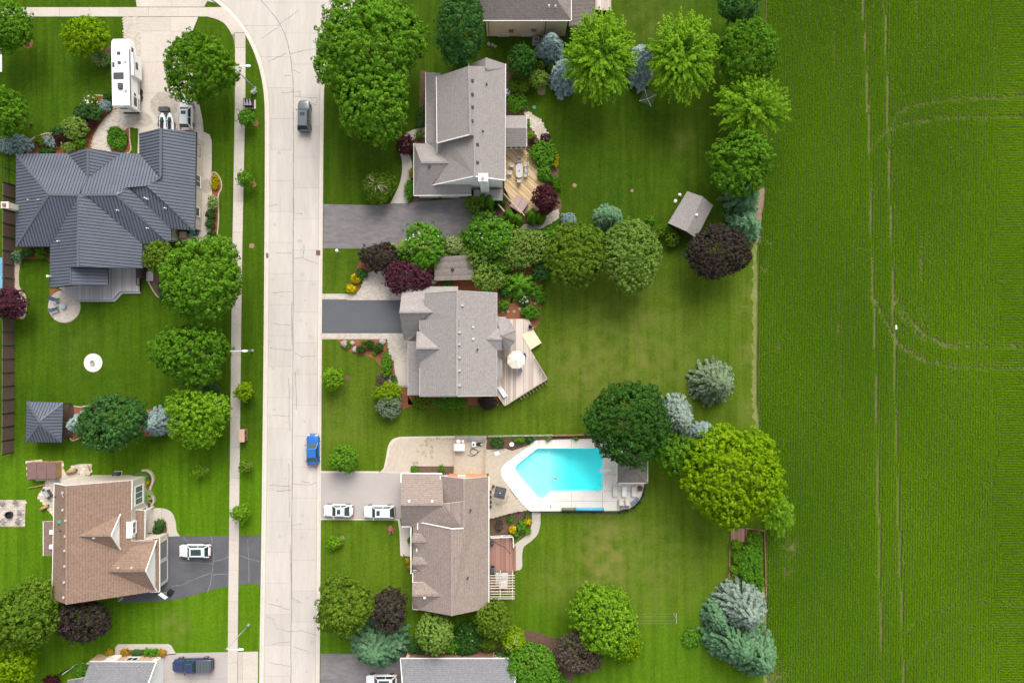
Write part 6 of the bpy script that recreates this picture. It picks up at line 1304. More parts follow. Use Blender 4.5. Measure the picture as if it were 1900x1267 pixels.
tree(988, 1232, 54, 48, 5, 'vivid', 'vivid green weeping mound at the bottom edge', leaf=.26, radial=1.0); tree(953, 1186, 26, 24, 3.6, 'yellowgreen', 'small yellow green tree above the vivid mound', leaf=.26, twigs=6); tree(915, 1150, 36, 34, 5, 'olive', 'olive loose tree beside the pergola', leaf=.28); shrub(868, 1182, 30, 34, 2.2, 'dark', 'dark green shrub with white flowers above the slate roof', bloom='white', nbloom=18, leaf=.22); tree(808, 1174, 35, 38, 5.5, 'light', 'light green tree below the taupe house', leaf=.3, radial=.6)
tree(640, 1122, 52, 58, 8.5, 'olive', 'leafy green tree by the street below the taupe house', leaf=.36, lobes=12); tree(722, 1130, 30, 42, 7, 'brown', 'dark bronze tree right of the street side tree', leaf=.36); tree(700, 1196, 60, 54, 9, 'spruce', 'large blue green spruce over the bottom driveway', **CON)
shrub(769, 871, 7, 7, .9, 'vivid', 'left plant in the planting strip by the garage', leaf=.16); shrub(819, 869, 5.5, 5.5, .8, 'vivid', 'right plant in the planting strip by the garage', leaf=.16)
shrub(922, 822, 12, 9, .9, 'forest', 'green plant in the corner bed above the pool', leaf=.18); shrub(964, 817, 10, 5, .8, 'vivid', 'bright plants along the pool fence', leaf=.18); shrub(984, 815, 9, 5, .8, 'forest', 'dark plants along the pool fence', leaf=.18); shrub(1018, 814, 6, 3.5, .5, 'light', 'small light plants along the pool fence', leaf=.16); shrub(1068, 812.5, 5, 3, .5, 'vivid', 'small bright plant at the brown retaining board', leaf=.16)
shrub(946, 962, 6, 6, .5, 'vivid', 'lime hosta alone in the brown bed', leaf=.2); shrub(979, 957, 5, 5, .5, 'vivid', 'lime plant near the pool gate', leaf=.18); shrub(979, 967, 7, 6.5, .6, 'gold', 'right yellow flowers in the brown bed', leaf=.14, bloom='yellow', nbloom=30); shrub(951, 982, 7, 7, .6, 'gold', 'left yellow flowers in the brown bed', leaf=.14, bloom='yellow', nbloom=30); shrub(969, 977, 9, 11, .8, 'vivid', 'large green plant between the yellow flowers', leaf=.22); shrub(958, 992, 5, 6, .6, 'vivid', 'low plant at the deck corner', leaf=.18); shrub(980, 986, 5, 5, .5, 'lime', 'yellow green plant beside the curving concrete path', leaf=.16); shrub(926, 975, 8, 10, .3, 'taupe', 'dry stems in the brown bed', leaf=.16)
shrub(757, 1040, 4, 5, .6, 'gold', 'upper yellow plant at the entry walk', leaf=.14); shrub(759, 1052, 3.5, 4, .6, 'gold', 'lower yellow plant at the entry walk', leaf=.14); shrub(760, 1002, 4, 6, .6, 'vivid', 'green plant against the entry wall', leaf=.14)
shrub(1365, 1010, 10, 9, 1.0, 'lime', 'lime shrub in the garden plot by the field', leaf=.18); shrub(1392, 1045, 22, 38, 1.2, 'vivid', 'tangle of green plants filling the garden plot', leaf=.24, lobes=10); shrub(1362, 1056, 8, 8, .8, 'lime', 'small lime plant at the plot edge', leaf=.16); shrub(1283, 1182, 18, 18, .5, 'vivid', 'bright green weed patch on the lower lawn', leaf=.2)
# ---------------------------------------------------------------- decks
def deck(label, poly, z, m, ang, w=0.15, name='deck', rim='wood_dark', group=None):
    q = [Vector((P(x, y).x, P(x, y).y, z)) for x, y in [(a, b) for a, b in poly]]
    c = sum(q, Vector()) / len(q); t = thing(name, label, 'deck', (c.x, c.y, 0), 0, group)
    fr = [Vector((p.x, p.y, z - 0.035)) for p in q]; MB().slab(fr, max(0.03, z - 0.04)).build('frame', M[rim], t, world=True)
    d = (math.cos(ang), math.sin(ang), 0); rr = random.Random(int(abs(c.x * 10)))
    dv = Vector(d); tri = [[q[i] for i in tr_] for tr_ in tessellate_polygon([q])]; lo = math.floor(min(p.dot(dv) for p in q) / w) * w
    while lo < max(p.dot(dv) for p in q):
        mb = MB()
        for tr_ in tri:
            s2 = clip(clip(tr_, dv * (lo + 0.006), dv), dv * (lo + w - 0.006), -dv)
            if len(s2) >= 3: mb.slab(s2, 0.03)
        if mb.f: n = len(mb.f); v = rr.random(); mb.build('board', M[m], t, world=True, vals=[v] * n)
        lo += w
    return t
def rail(t, pts, h, m='wood_rail', step=1.5, bal=True, world=True, z=0.0, mb_name='railing', r=.09):
    pts = [P(*p) for p in pts]
    for a, b in zip(pts, pts[1:]):
        a = Vector((a.x, a.y, z)); b = Vector((b.x, b.y, z)); L = (b - a).length; n = max(1, round(L / step)); up = Vector((0, 0, h))
        MB().bar(a + up, b + up, .12, .06).build('top_rail', M[m], t, world=True); MB().bar(a + Vector((0, 0, .12)), b + Vector((0, 0, .12)), .06, .06).build('bottom_rail', M[m], t, world=True)
        for i in range(n + 1):
            p = a.lerp(b, i / n); MB().box((p.x, p.y, z + h / 2), (r, r, h + .06)).build('post', M[m], t, world=True)
        if bal:
            k = int(L / .14); mb = MB()
            for i in range(1, k):
                p = a.lerp(b, i / k); mb.box((p.x, p.y, z + h / 2), (.035, .035, h - .1))
            mb.build('balusters', M[m], t, world=True)['kind'] = 'stuff'
dA = deck('grey composite deck with stepped edge below the metal roofed house', [(113, 534), (150, 530), (200, 528), (200, 498), (262, 499), (262, 541), (226, 541), (212, 556.5), (144, 557), (128, 546)], .45, 'wood_lilac', 0.0, .15)
MB().slab([Vector((P(x, y).x, P(x, y).y, .28)) for x, y in ((212, 556.6), (226, 541.2), (262, 541.2), (262, 545), (229, 545), (215, 560), (144, 560), (144, 557.2))], .28).build('step', M['wood_lilac'], dA, world=True)
rail(dA, [(262, 500), (262, 530)], 1.3, 'wood_dark', 1.0, z=.0); MB().box((P(268, 0).x, P(0, 507).y, .75), (.6, 1.6, 1.4)).build('planter_box', M['wood_dark'], dA, world=True)
MB().box((P(280, 0).x, P(0, 513).y, .2), (1.0, 1.4, .3)).build('step', M['wood_lilac'], dA, world=True)
d1 = deck('golden wooden deck behind the first grey house', [(938, 279), (974, 279), (985, 292), (1002, 305), (998.5, 325), (1011, 343), (1000, 352), (1000, 391), (985, 398), (960, 396), (936, 350)], .5, 'wood_deck', R(48), .15)
rail(d1, [(935, 364), (973, 404)], 1.7, 'wood_rail', 2.0, False, z=0.0); tt = thing('trellis_bar', 'short wooden trellis bar left of the hot tub', 'trellis', (P(930, 389).x, P(930, 389).y, 0))
for x, y in ((925, 383), (936, 396)): q = P(x, y); MB().box((q.x, q.y, .8), (.09, .09, 1.6)).build('post', M['wood_rail'], tt, world=True)
a_, b_ = P(925, 383), P(936, 396); MB().bar((a_.x, a_.y, 1.6), (b_.x, b_.y, 1.6), .14, .08).build('beam', M['wood_rail'], tt, world=True)
tt = thing('lattice', 'pale wooden lattice lying beside the white flowering tree', 'lattice', (P(896, 399).x, P(896, 399).y, 0))
for i in range(4): a_, b_ = P(884, 394 + 3.6 * i, .5), P(908, 394 + 3.6 * i, .5); MB().bar(a_, b_, .07, .05).build('slat', M['wood_rail'], tt, world=True)
for x in (890, 903, 906): a_, b_ = P(x, 391, .44), P(x, 408, .44); MB().bar(a_, b_, .07, .05).build('slat', M['wood_rail'], tt, world=True)
for x, y in ((886, 394), (906, 405)): q = P(x, y, .2); MB().box((q.x, q.y, .22), (.07, .07, .44)).build('post', M['wood_rail'], tt, world=True)
d2 = deck('pale weathered deck right of the second house', [(923, 592), (980, 592), (990.5, 609), (984.5, 612), (984, 648), (1014.5, 702), (937, 751), (923, 730)], .6, 'wood_grey', 0.0, .15)
d2b = deck('light new board platform on the weathered deck', [(967.5, 621), (989, 611.5), (1004.5, 636), (984, 649)], .68, 'wood_new', R(57), .3, 'platform', 'wood_rail')
rail(d2, [(923, 731), (937, 751), (1014.5, 702), (992, 664)], .95, 'wood_grey', 1.6, True, z=.6)
mb = MB()
for i in range(9): a_ = P(965 + 5.6 * i, 736 - 3.55 * i); mb.bar((a_.x, a_.y, .5), (a_.x + .28, a_.y - .42, .42), .07, .09)
mb.build('joist_ends', M['wood_grey'], d2, world=True)
d3 = deck('red brown composite deck beside the taupe house', [(909, 992), (952.5, 990), (953, 1066), (909, 1066)], .5, 'wood_red', 0.0, .15)
rail(d3, [(911, 992), (952, 990.5), (953, 1010)], 1.0, 'white', 1.8, True, z=.5); MB().slab([Vector((P(x, y).x, P(x, y).y, .3)) for x, y in ((953.4, 1012), (957, 1012), (957, 1058), (953.4, 1058))], .3).build('step', M['wood_red'], d3, world=True)
d3b = deck('lower red brown deck under the white pergola', [(909, 1066.6), (946, 1066.6), (946, 1098), (909, 1098)], .25, 'wood_red', 0.0, .15)
dT = deck('pale deck at the right end of the tan sided house', [(1104, -40), (1133, -40), (1133, 24), (1104, 22)], .6, 'wood_grey', 0.0, .15)
dL = deck('small red wooden landing in the garden plot by the field', [(1355, 979), (1381, 979), (1381, 1004), (1355, 1005)], .2, 'wood_red', 0.0, .2)
dN = deck('narrow red brown boardwalk above the slate roof', [(760, 1212), (915, 1212), (915, 1219), (760, 1219)], .2, 'wood_red', R(90), .15)
# pergola
M['pergola'] = mat('pergola_wood', (0.46, 0.40, 0.32), (0.58, 0.52, 0.43), 1.0, None, .8)
t = thing('pergola', 'white slatted pergola over the lower red brown deck', 'pergola', (P(932, 1088).x, P(932, 1088).y, 0))
for i, y in enumerate((1067, 1071.5, 1076.5, 1081, 1086.5, 1091, 1097, 1101.5, 1106.5, 1110)):
    if i % 2 == 0 or True: a_, b_ = P(909, y, 2.6), P(955, y, 2.6); MB().bar(a_, b_, .09, .16).build('rafter', M['pergola'], t, world=True)
for x in (928, 951): a_, b_ = P(x, 1064, 2.45), P(x, 1112, 2.45); MB().bar(a_, b_, .12, .16).build('beam', M['pergola'], t, world=True)
for x, y in ((928, 1066), (951, 1066), (928, 1110), (951, 1110)): q = P(x, y, 2.4); MB().box((q.x, q.y, 1.2), (.14, .14, 2.4)).build('post', M['pergola'], t, world=True)

# ---------------------------------------------------------------- vehicles
def car(label, px, py, rz, L, W, Ht, paint, kind='suv', roofglass=None, rails=False, tail='red_light', z=0.02, zc=.7, rear_dark=False):
    c = P(px, py, zc); t = thing('car' if kind != 'pickup' else 'pickup_truck', label, 'car' if kind != 'pickup' else 'truck', (c.x, c.y, z), rz)
    hw = W / 2; belt = Ht * .62; sill = .28; hl = L / 2
    # body: stations along x (front = +x)
    if kind == 'sedan': st = [(-1, .70, .86), (-.97, .86, .97), (-.80, .95, 1.0), (-.4, 1.0, 1.02), (.2, 1.0, 1.0), (.45, .99, .96), (.75, .95, .88), (.92, .86, .80), (.985, .72, .72), (1, .55, .62)]
    else: st = [(-1, .74, .90), (-.975, .88, 1.0), (-.85, .96, 1.04), (-.4, 1.0, 1.04), (.2, 1.0, 1.02), (.45, .99, .99), (.75, .95, .94), (.92, .87, .88), (.985, .74, .8), (1, .58, .7)]
    rings = []
    for x, w, b in st:
        y = hw * w; zt = belt * b; rings.append([(x * hl, -y * .93, sill), (x * hl, -y, sill + .15), (x * hl, -y, zt - .18), (x * hl, -y * .93, zt - .05), (x * hl, -y * .7, zt), (x * hl, 0, zt + .025), (x * hl, y * .7, zt), (x * hl, y * .93, zt - .05), (x * hl, y, zt - .18), (x * hl, y, sill + .15), (x * hl, y * .93, sill)])
    body = MB().loft(rings, 0).build('body', M[paint], t, smooth=True)
    if kind == 'pickup': xs = (.42, .22, -.12, -.20)
    elif kind == 'sedan': xs = (.40, .10, -.46, -.80)
    else: xs = (.46, .20, -.72, -.93)
    xa, xb, xc, xd = (v * hl for v in xs); wb, wt = hw * .90, hw * .70; zb, zt = belt * 1.0, Ht
    # cabin shell (pillars), roof, glass
    shell = MB().loft([[(xd, -wb, zb - .03), (xa, -wb * .94, zb - .03), (xa, wb * .94, zb - .03), (xd, wb, zb - .03)], [(xc, -wt, zt - .06), (xb, -wt * .97, zt - .06), (xb, wt * .97, zt - .06), (xc, wt, zt - .06)]]); shell.build('cabin', M['glass_car'], t)
    rf = MB(); rf.loft([[(xc - .05, -wt - .03, zt - .08), (xb + .03, -wt * .97 - .03, zt - .08), (xb + .03, wt * .97 + .03, zt - .08), (xc - .05, wt + .03, zt - .08)], [(xc + .03, -wt * .94, zt), (xb - .06, -wt * .9, zt - .01), (xb - .06, wt * .9, zt - .01), (xc + .03, wt * .94, zt)]]); roof = rf.build('roof', M[paint], t)
    for s in (-1, 1):   # pillars
        mb = MB(); mb.bar((xa + .02, s * wb * .95, zb), (xb, s * wt * .98, zt - .05), .07, .08); mb.bar((xd - .02, s * wb, zb), (xc, s * wt, zt - .05), .12, .12)
        xm = (xb + xc) / 2 - .05; mb.bar((xm, s * (wb + .005), zb), (xm, s * (wt + .01), zt - .06), .06, .05); mb.build('pillar', M[paint], t)
        q = MB(); q.box((xa - .25, s * (hw + .10), zb + .05), (.14, .2, .14)); q.build('mirror', M[paint], t)
        MB().box((hl * .93, s * hw * .66, belt * .76), (.22, hw * .36, .12), rz=-s * .35).build('headlight', M['lamp_clear'], t)
        MB().box((-hl * .965, s * hw * .70, belt * .90), (.16, hw * .34, .2), rz=s * .3).build('tail_light', M[tail], t)
        if rails: MB().tube([(xc + .1, s * wt * .92, zt + .05), ((xb + xc) / 2, s * wt * .92, zt + .08), (xb - .15, s * wt * .9, zt + .05)], .025, 6).build('roof_rail', M['chrome'], t)
        for x in (.62, -.62):
            wh = MB(); r_ = .34 if kind != 'pickup' else .4
            wh.loft([[(x * hl + r_ * math.cos(a), s * (hw - .2), r_ + r_ * math.sin(a)) for a in np.linspace(0, 2 * math.pi, 16, False)], [(x * hl + r_ * math.cos(a), s * (hw + .015), r_ + r_ * math.sin(a)) for a in np.linspace(0, 2 * math.pi, 16, False)]]); w_ = wh.build('wheel', M['rubber'], t)
            rm = MB(); rm.loft([[(x * hl + .22 * math.cos(a), s * (hw + .016), r_ + .22 * math.sin(a)) for a in np.linspace(0, 2 * math.pi, 12, False)], [(x * hl + .18 * math.cos(a), s * (hw + .03), r_ + .18 * math.sin(a)) for a in np.linspace(0, 2 * math.pi, 12, False)]]); rm.build('rim', M['chrome'], w_)
        ln = MB(); ln.box((hl * .6, s * hw * .5, belt * .95), (hl * .5, .03, .03)); ln.build('bonnet_crease', M[paint], body) if kind == 'pickup' else None
    if roofglass == 'pano': MB().box(((xb + xc) / 2 + .1, 0, zt + .004), (abs(xb - xc) * .72, wt * 1.35, .014)).build('sunroof', M['glass_car'], roof)
    elif roofglass == 'small': MB().box((xb - .45, 0, zt + .004), (.5, wt * 1.1, .014)).build('sunroof', M['glass_car'], roof)
    MB().bar((-hl * .99, -hw * .7, .45), (-hl * .99, hw * .7, .45), .12, .2).build('bumper', M['black'], t); MB().bar((hl * .975, -hw * .45, .48), (hl * .975, hw * .45, .48), .1, .2).build('grille', M['black'], t)
    if rear_dark: MB().box((xd + .02, 0, zb + .08), (.3, wb * 1.5, .12)).build('rear_panel', M['black'], t)
    if kind == 'pickup':
        bd = MB(); bd.box(((-hl + xd) / 2 - .02, 0, belt * 1.04 + .05), (abs(-hl * .97 - xd) - .1, W * .84, .07)); cv = bd.build('bed_cover', M['bed_cover'], t)
        for i in range(5): MB().box(((-hl + xd) / 2 - .95 + i * .45, 0, belt * 1.04 + .095), (.03, W * .8, .02)).build('cover_rib', M['black'], cv)
    MB().box(((xa + hl) / 2 + .05, 0, belt * .95), (.02, .02, .02)).build('bonnet_badge', M['chrome'], t)
    return t
car('silver grey car parked at the right kerb near the huge tree', 564, 215, R(90), 4.65, 1.85, 1.62, 'car_silver', 'suv', 'small', True, z=ROADZ + .02)
car('bright blue car parked at the right kerb', 580, 834, R(90), 4.6, 1.82, 1.46, 'car_blue', 'sedan', z=ROADZ + .02)
car('white car with grey sunroof nearer the street on the pale driveway', 628, 947, R(180), 4.35, 1.8, 1.5, 'car_white', 'sedan', 'small')
car('white car with red tail lamps nearer the garage on the pale driveway', 704, 949, R(180), 4.55, 1.85, 1.65, 'car_white', 'suv', 'small', rear_dark=True)
car('white car with black glass roof on the dark cracked driveway', 362, 1021.5, R(180), 4.6, 1.9, 1.55, 'car_white', 'suv', 'pano')
car('white car beside the jet skis in front of the metal roofed garage', 346, 213, R(90), 4.5, 1.85, 1.66, 'car_white', 'suv', 'small', True, z=.05)
car('navy blue pickup truck with grey bed cover', 357, 1234.5, R(181), 5.9, 1.98, 1.85, 'car_navy', 'pickup', z=.035, zc=.9)
car('white car cut off by the bottom edge under the spruce', 708, 1263, R(180), 4.6, 1.85, 1.55, 'car_white', 'suv', 'pano')

# caravan (front up in the picture)
def caravan():
    c = P(223.5, 133, 3.5); t = thing('caravan', 'long white fifth wheel caravan with dark roof hatches', 'caravan', (c.x, c.y, .05), R(1.2))
    w = 1.3; y0, y1, yn = -4.95, 2.35, 4.95; z0, z1 = .75, 3.5
    MB().loft([[(x, y, z0) for x, y in ((-w, y0), (w, y0), (w, y1), (-w, y1))], [(x, y, z1 - .12) for x, y in ((-w, y0), (w, y0), (w, y1), (-w, y1))], [(x * .95, y, z1) for x, y in ((-w, y0 + .1), (w, y0 + .1), (w, y1), (-w, y1))]]).build('body', M['rv_white'], t)
    rings = []
    for y, zl, wk, zt in ((y1 + .002, 1.55, 1, z1), (3.6, 1.6, 1, z1), (4.4, 1.75, .97, z1 - .1), (4.8, 2.0, .9, z1 - .35), (yn, 2.3, .75, z1 - .7)):
        rings.append([(-w * wk, y, zl), (w * wk, y, zl), (w * wk, y, zt - .12), (w * wk * .95, y, zt), (-w * wk * .95, y, zt), (-w * wk, y, zt - .12)])
    MB().loft(rings).build('nose', M['rv_white'], t)
    MB().box((0, 4.72, 2.95), (1.9, .12, .5), rx=-.6).build('nose_cap', M['canvas_dark'], t)
    for x, y, sx, sy, sz, m in ((-.15, 2.6, .45, .4, .16, 'canvas_dark'), (-.1, 1.25, .45, .4, .14, 'canvas_dark'), (-.95, .95, .3, .7, .1, 'canvas_dark'), (.75, 1.35, .25, .25, .14, 'grey_metal'), (-.2, -1.0, 1.3, 0.02, .02, 'grey_metal'), (.75, -4.0 + 1.2, .4, .4, .12, 'grey_metal')):
        MB().box((x, y, z1 + sz / 2), (sx, sy, sz), taper=.85).build('roof_hatch', M[m], t)
    MB().box((-.25, -.75 + .1, z1 + .03), (1.45, .95, .06)).build('solar_panel', M['canvas_dark'], t); MB().rbox((.05, -2.15, z1 + .16), (.65, .85, .32), .1).build('air_conditioner', M['canvas_dark'], t)
    for s in (-1, 1):
        for y in (-2.55, -1.75): 
            wh = MB(); wh.loft([[(s * (w - .3), y + .36 * math.cos(a), .36 + .36 * math.sin(a)) for a in np.linspace(0, 6.283, 14, False)], [(s * (w + .02), y + .36 * math.cos(a), .36 + .36 * math.sin(a)) for a in np.linspace(0, 6.283, 14, False)]]); wh.build('wheel', M['rubber'], t)
        MB().box((s * (w + .02), -2.15, .78), (.06, 1.9, .12)).build('wheel_arch', M['black'], t)
    MB().box((w + .05, -.9, z1 - .10), (.09, 8.0, .09)).build('awning', M['dark_trim'], t)
    MB().box((w + .22, 1.2, 2.05), (.4, 3.2, 2.1)).build('slide_out', M['rv_white'], t); MB().box((w + .44, 1.2, 2.3), (.03, 1.0, .6)).build('slide_window', M['glass'], t); MB().box((w + .24, 1.2, 3.13), (.44, 3.3, .05)).build('slide_topper', M['canvas_white'], t); MB().box((w + .47, 1.2, 3.12), (.04, 3.3, .08)).build('topper_edge', M['dark_trim'], t)
    MB().box((w + .02, -3.9, 2.1), (.04, 1.2, .7)).build('side_window', M['glass'], t); MB().box((w + .02, -3.0 + .1, 1.75), (.05, .7, 1.8)).build('entry_door', M['canvas_white'], t); MB().box((w + .05, -2.9, 2.25), (.03, .4, .5)).build('door_window', M['glass'], t); MB().box((w + .02, 3.3, 2.6), (.04, .8, .5)).build('side_window', M['glass'], t)
    for k, (zz, m) in enumerate(((1.2, 'teal_dark'), (1.35, 'stripe_gold'), (.85, 'black'))): MB().box((w + .012, -2.7, zz), (.02, 4.3, .08)).build('stripe', M[m], t)
    MB().box((-.2, y0 - .02, 2.5), (1.0, .05, .5)).build('rear_window', M['glass'], t); MB().box((0, y0 - .1, .78), (2.3, .2, .12)).build('rear_bumper', M['black'], t)
    for x in (.55, .95): MB().tube([(x, y0 - .12, 1.0), (x, y0 - .12, 3.4), (x, y0 + .15, 3.6)], .025, 5).build('ladder_rail', M['grey_metal'], t)
    for z in (1.3, 1.7, 2.1, 2.5, 2.9, 3.3): MB().bar((.55, y0 - .12, z), (.95, y0 - .12, z), .04, .03).build('ladder_rung', M['grey_metal'], t)
    for x in (-.8, .8): MB().box((x, 3.4, .8), (.12, .12, 1.55)).build('landing_leg', M['grey_metal'], t)
caravan()
# jet skis on a trailer
c = P(308, 226, .5); tr = thing('boat_trailer', 'dark twin trailer under the two jet skis', 'trailer', (c.x, c.y, .05))
for x in (-.62, .62): MB().box((x, -.2, .35), (.08, 3.0, .08)).build('rail', M['grey_metal'], tr)
for y in (-1.2, .3, 1.2): MB().box((0, y, .33), (2.0, .08, .08)).build('crossbar', M['grey_metal'], tr)
MB().tube([(0, 1.2, .35), (0, 2.4, .4)], .05, 6).build('drawbar', M['grey_metal'], tr); MB().rbox((-.2, 1.75, .62), (1.5, .7, .55), .1).build('gear_box', M['canvas_dark'], tr)
for s in (-1, 1):
    wh = MB(); wh.loft([[(s * 1.0, -.4 + .28 * math.cos(a), .28 + .28 * math.sin(a)) for a in np.linspace(0, 6.283, 12, False)], [(s * 1.2, -.4 + .28 * math.cos(a), .28 + .28 * math.sin(a)) for a in np.linspace(0, 6.283, 12, False)]]); wh.build('wheel', M['rubber'], tr)
def jetski(px, py, label):
    c = P(px, py, .9); t = thing('jet_ski', label, 'jet ski', (c.x, c.y, .44), R(90))
    rings = []
    for x, w, zt in ((-1.45, .50, .42), (-1.2, .56, .45), (-.3, .58, .48), (.5, .52, .55), (1.1, .34, .6), (1.5, .1, .62)): rings.append([(x, 0, .02 + .1 * max(0, x)), (x, -w, .28), (x, -w * .95, zt * .85), (x, -w * .5, zt), (x, w * .5, zt), (x, w * .95, zt * .85), (x, w, .28)])
    MB().loft(rings).build('hull', M['car_white'], t, smooth=False)
    MB().rbox((-.55, 0, .62), (1.3, .38, .34), .1).build('seat', M['black'], t); MB().loft([[(.1, -.3, .5), (.9, -.2, .56), (.9, .2, .56), (.1, .3, .5)], [(.15, -.2, .82), (.55, -.15, .8), (.55, .15, .8), (.15, .2, .82)]]).build('cowl', M['teal_dark'], t)
    MB().bar((.18, -.38, .9), (.18, .38, .9), .05, .05).build('handlebar', M['black'], t); MB().box((0.2, .5, .5), (1.6, .06, .12)).build('trim', M['teal_dark'], t)
jetski(301, 229, 'left white jet ski partly under the garage roof'); jetski(315, 229, 'right white jet ski next to the parked white car')

# ---------------------------------------------------------------- street furniture
def lamp(px, py, label):
    c = P(px, py); t = thing('street_lamp', label, 'street lamp', (c.x, c.y, 0), 0, 'street lamps along the footpath')
    MB().cyl((0, 0), .22, .2, 0, .35, 12).build('base', M['grey_metal'], t); MB().tube([(0, 0, .3), (0, 0, 4), (0, 0, 8)], .105, 10, r1=.06).build('pole', M['grey_metal'], t, smooth=True)
    MB().tube([(0, 0, 7.85), (.6, .03, 8.1), (1.3, .06, 8.2), (1.8, .08, 8.2)], .045, 7).build('arm', M['white_metal'], t, smooth=True)
    MB().loft([[(1.7 + dx, .08 + dy, z) for dx, dy in ((0, -.1), (.35, -.16), (.7, -.12), (.78, 0), (.7, .12), (.35, .16), (0, .1))] for z in (8.12, 8.2, 8.26)]).build('lamp_head', M['white_metal'], t); MB().box((2.1, .08, 8.1), (.4, .2, .05)).build('lens', M['lamp_clear'], t)
lamp(474, 165, 'street lamp rising beside the big yellow flecked tree'); lamp(468.5, 650.5, 'middle street lamp beside the broad green maple'); lamp(461.5, 1159, 'lower street lamp above the pale apron')
c = P(471, 170.5, .3); t = thing('pedestal', 'small white utility pedestal at the foot of the upper lamp', 'utility box', (c.x, c.y, 0), R(40)); MB().rbox((0, 0, .3), (.75, .4, .6), .12).build('cabinet', M['white_metal'], t); MB().rbox((0, 0, .64), (.8, .45, .1), .12).build('lid', M['grey_metal'], t)
c = P(461.5, 191.5, .5); t = thing('transformer_box', 'black utility box with angled lid on a small slab', 'utility box', (c.x, c.y, 0)); MB().box((.08, -.05, .06), (1.6, 1.3, .1)).build('slab', M['concrete'], t); MB().box((0, 0, .55), (1.3, 1.1, .9)).build('cabinet', M['black'], t)
mb = MB(); 
for i in range(3): mb.add([(-.6 + .42 * i, -.5, 1.0), (-.2 + .42 * i, -.5, 1.0), (-.42 + .42 * i, .5, 1.16)], [(0, 1, 2)]); mb.add([(-.6 + .42 * i, -.5, 1.0), (-.42 + .42 * i, .5, 1.16), (-.6 + .42 * i, .5, 1.0)], [(0, 1, 2)])
mb.build('lid', M['grey_metal'], t)
c = P(452, 807, .6); t = thing('mailbox_pillar', 'brick mailbox pillar on the parkway grass', 'mailbox', (c.x, c.y, 0)); MB().box((0, 0, .62), (.75, 1.7, 1.24)).build('brickwork', M['brick_red'], t); MB().box((-.02, 0, 1.29), (.85, 1.85, .1)).build('cap', M['brick_salmon'], t)
for y in (-.4, .4): MB().box((.39, y, .95), (.05, .35, .3)).build('mailbox_door', M['black'], t)
c = P(627.5, 466.5, .6); t = thing('lamp_post', 'white globe lamp post beside the worn driveway', 'lamp post', (c.x, c.y, 0)); MB().cyl((0, 0), .05, .05, 0, 1.2, 8).build('post', M['white_metal'], t); MB().lathe((0, 0, 1.2), [(.05, 0), (.2, .12), (.24, .28), (.15, .45), (.02, .5)], 12).build('globe', M['white'], t)
# fence at the left edge
t = thing('privacy_fence', 'tall brown panel fence along the left edge', 'fence', (P(27, 600).x, P(27, 600).y, 0))
ys_ = [345 + 24.7 * i for i in range(21)]; FH = 2.45
for y0_, y1_ in zip(ys_, ys_[1:]):
    a_, b_ = P(27.5 - (y0_ - 345) * .003, y0_), P(27.5 - (y1_ - 345) * .003, y1_); mb = MB(); mb.bar((a_.x, a_.y - .09, FH / 2), (b_.x, b_.y + .09, FH / 2), .06, FH - .1); mb.build('panel', M['fence_brown'], t, world=True)
    MB().bar((a_.x + .05, a_.y - .09, FH - .1), (b_.x + .05, b_.y + .09, FH - .1), .05, .1).build('top_rail', M['fence_brown'], t, world=True)
for y_ in ys_: a_ = P(27.5 - (y_ - 345) * .003, y_); MB().box((a_.x + .02, a_.y, FH / 2), (.15, .12, FH + .03)).build('post', M['black'], t, world=True)
fz('pool', [(-160, 478), (8, 478), (8, 545), (-160, 545)], mat('neighbour_pool', (0.10, 0.28, 0.42), (0.2, 0.42, 0.55), .8, None, .1), .02, label='sliver of a neighbouring blue pool behind the brown fence')
t = thing('wire_fence', 'thin dark wire fence above the brown panel fence', 'fence', (P(18, 318).x, P(18, 318).y, 0))
for x, y in ((17, 290), (17, 315), (28, 318), (28, 344), (17, 343)): q = P(x, y); MB().cyl((q.x, q.y), .03, .03, 0, 1.3, 6).build('post', M['black'], t, world=True)
for a_, b_ in (((17, 290), (17, 343)), ((17, 315), (30, 318)), ((17, 343), (30, 346))):
    for z in (.1, .7, 1.28): p_, q_ = P(*a_), P(*b_); MB().bar((p_.x, p_.y, z), (q_.x, q_.y, z), .03, .03).build('rail', M['black'], t, world=True)
# pool fences
def picket(label, pts, h, m, step=.13, name='fence'):
    c = P(*pts[len(pts) // 2]); t = thing(name, label, 'fence', (c.x, c.y, 0)); mb = MB()
    for a_, b_ in zip(pts, pts[1:]):
        a_, b_ = P(*a_), P(*b_); L = (b_ - a_).length
        for z in (.12, h - .12): MB().bar((a_.x, a_.y, z), (b_.x, b_.y, z), .05, .05).build('rail', M[m], t, world=True)
        n = max(1, round(L / 2.0))
        for i in range(n + 1): p = a_.lerp(b_, i / n); MB().box((p.x, p.y, h / 2 + .03), (.08, .08, h + .06)).build('post', M[m], t, world=True)
        k = int(L / step)
        for i in range(1, k): p = a_.lerp(b_, i / k); mb.box((p.x, p.y, h / 2), (.03, .03, h - .05))
    mb.build('pickets', M[m], t, world=True)['kind'] = 'stuff'
picket('black picket fence curving round the lower side of the pool', [(909, 964), (945, 953), (962, 949), (985, 949), (1100, 949.5), (1148, 949.5), (1162, 946), (1174, 940), (1185, 930), (1192, 916), (1196, 899)], 1.3, 'black', .12, 'pool_fence')
picket('pale picket fence along the top side of the pool', [(846, 808), (905, 808), (1024, 806)], 1.25, 'cushion_grey', .14, 'pool_fence'); picket('pale fence crossing between parking bay and pool patio', [(845, 811), (843, 880)], 1.25, 'wood_rail', .2, 'pool_fence'); picket('pale fence between pump corner and pool patio', [(902, 811), (900, 878)], 1.25, 'wood_rail', .2, 'pool_fence')
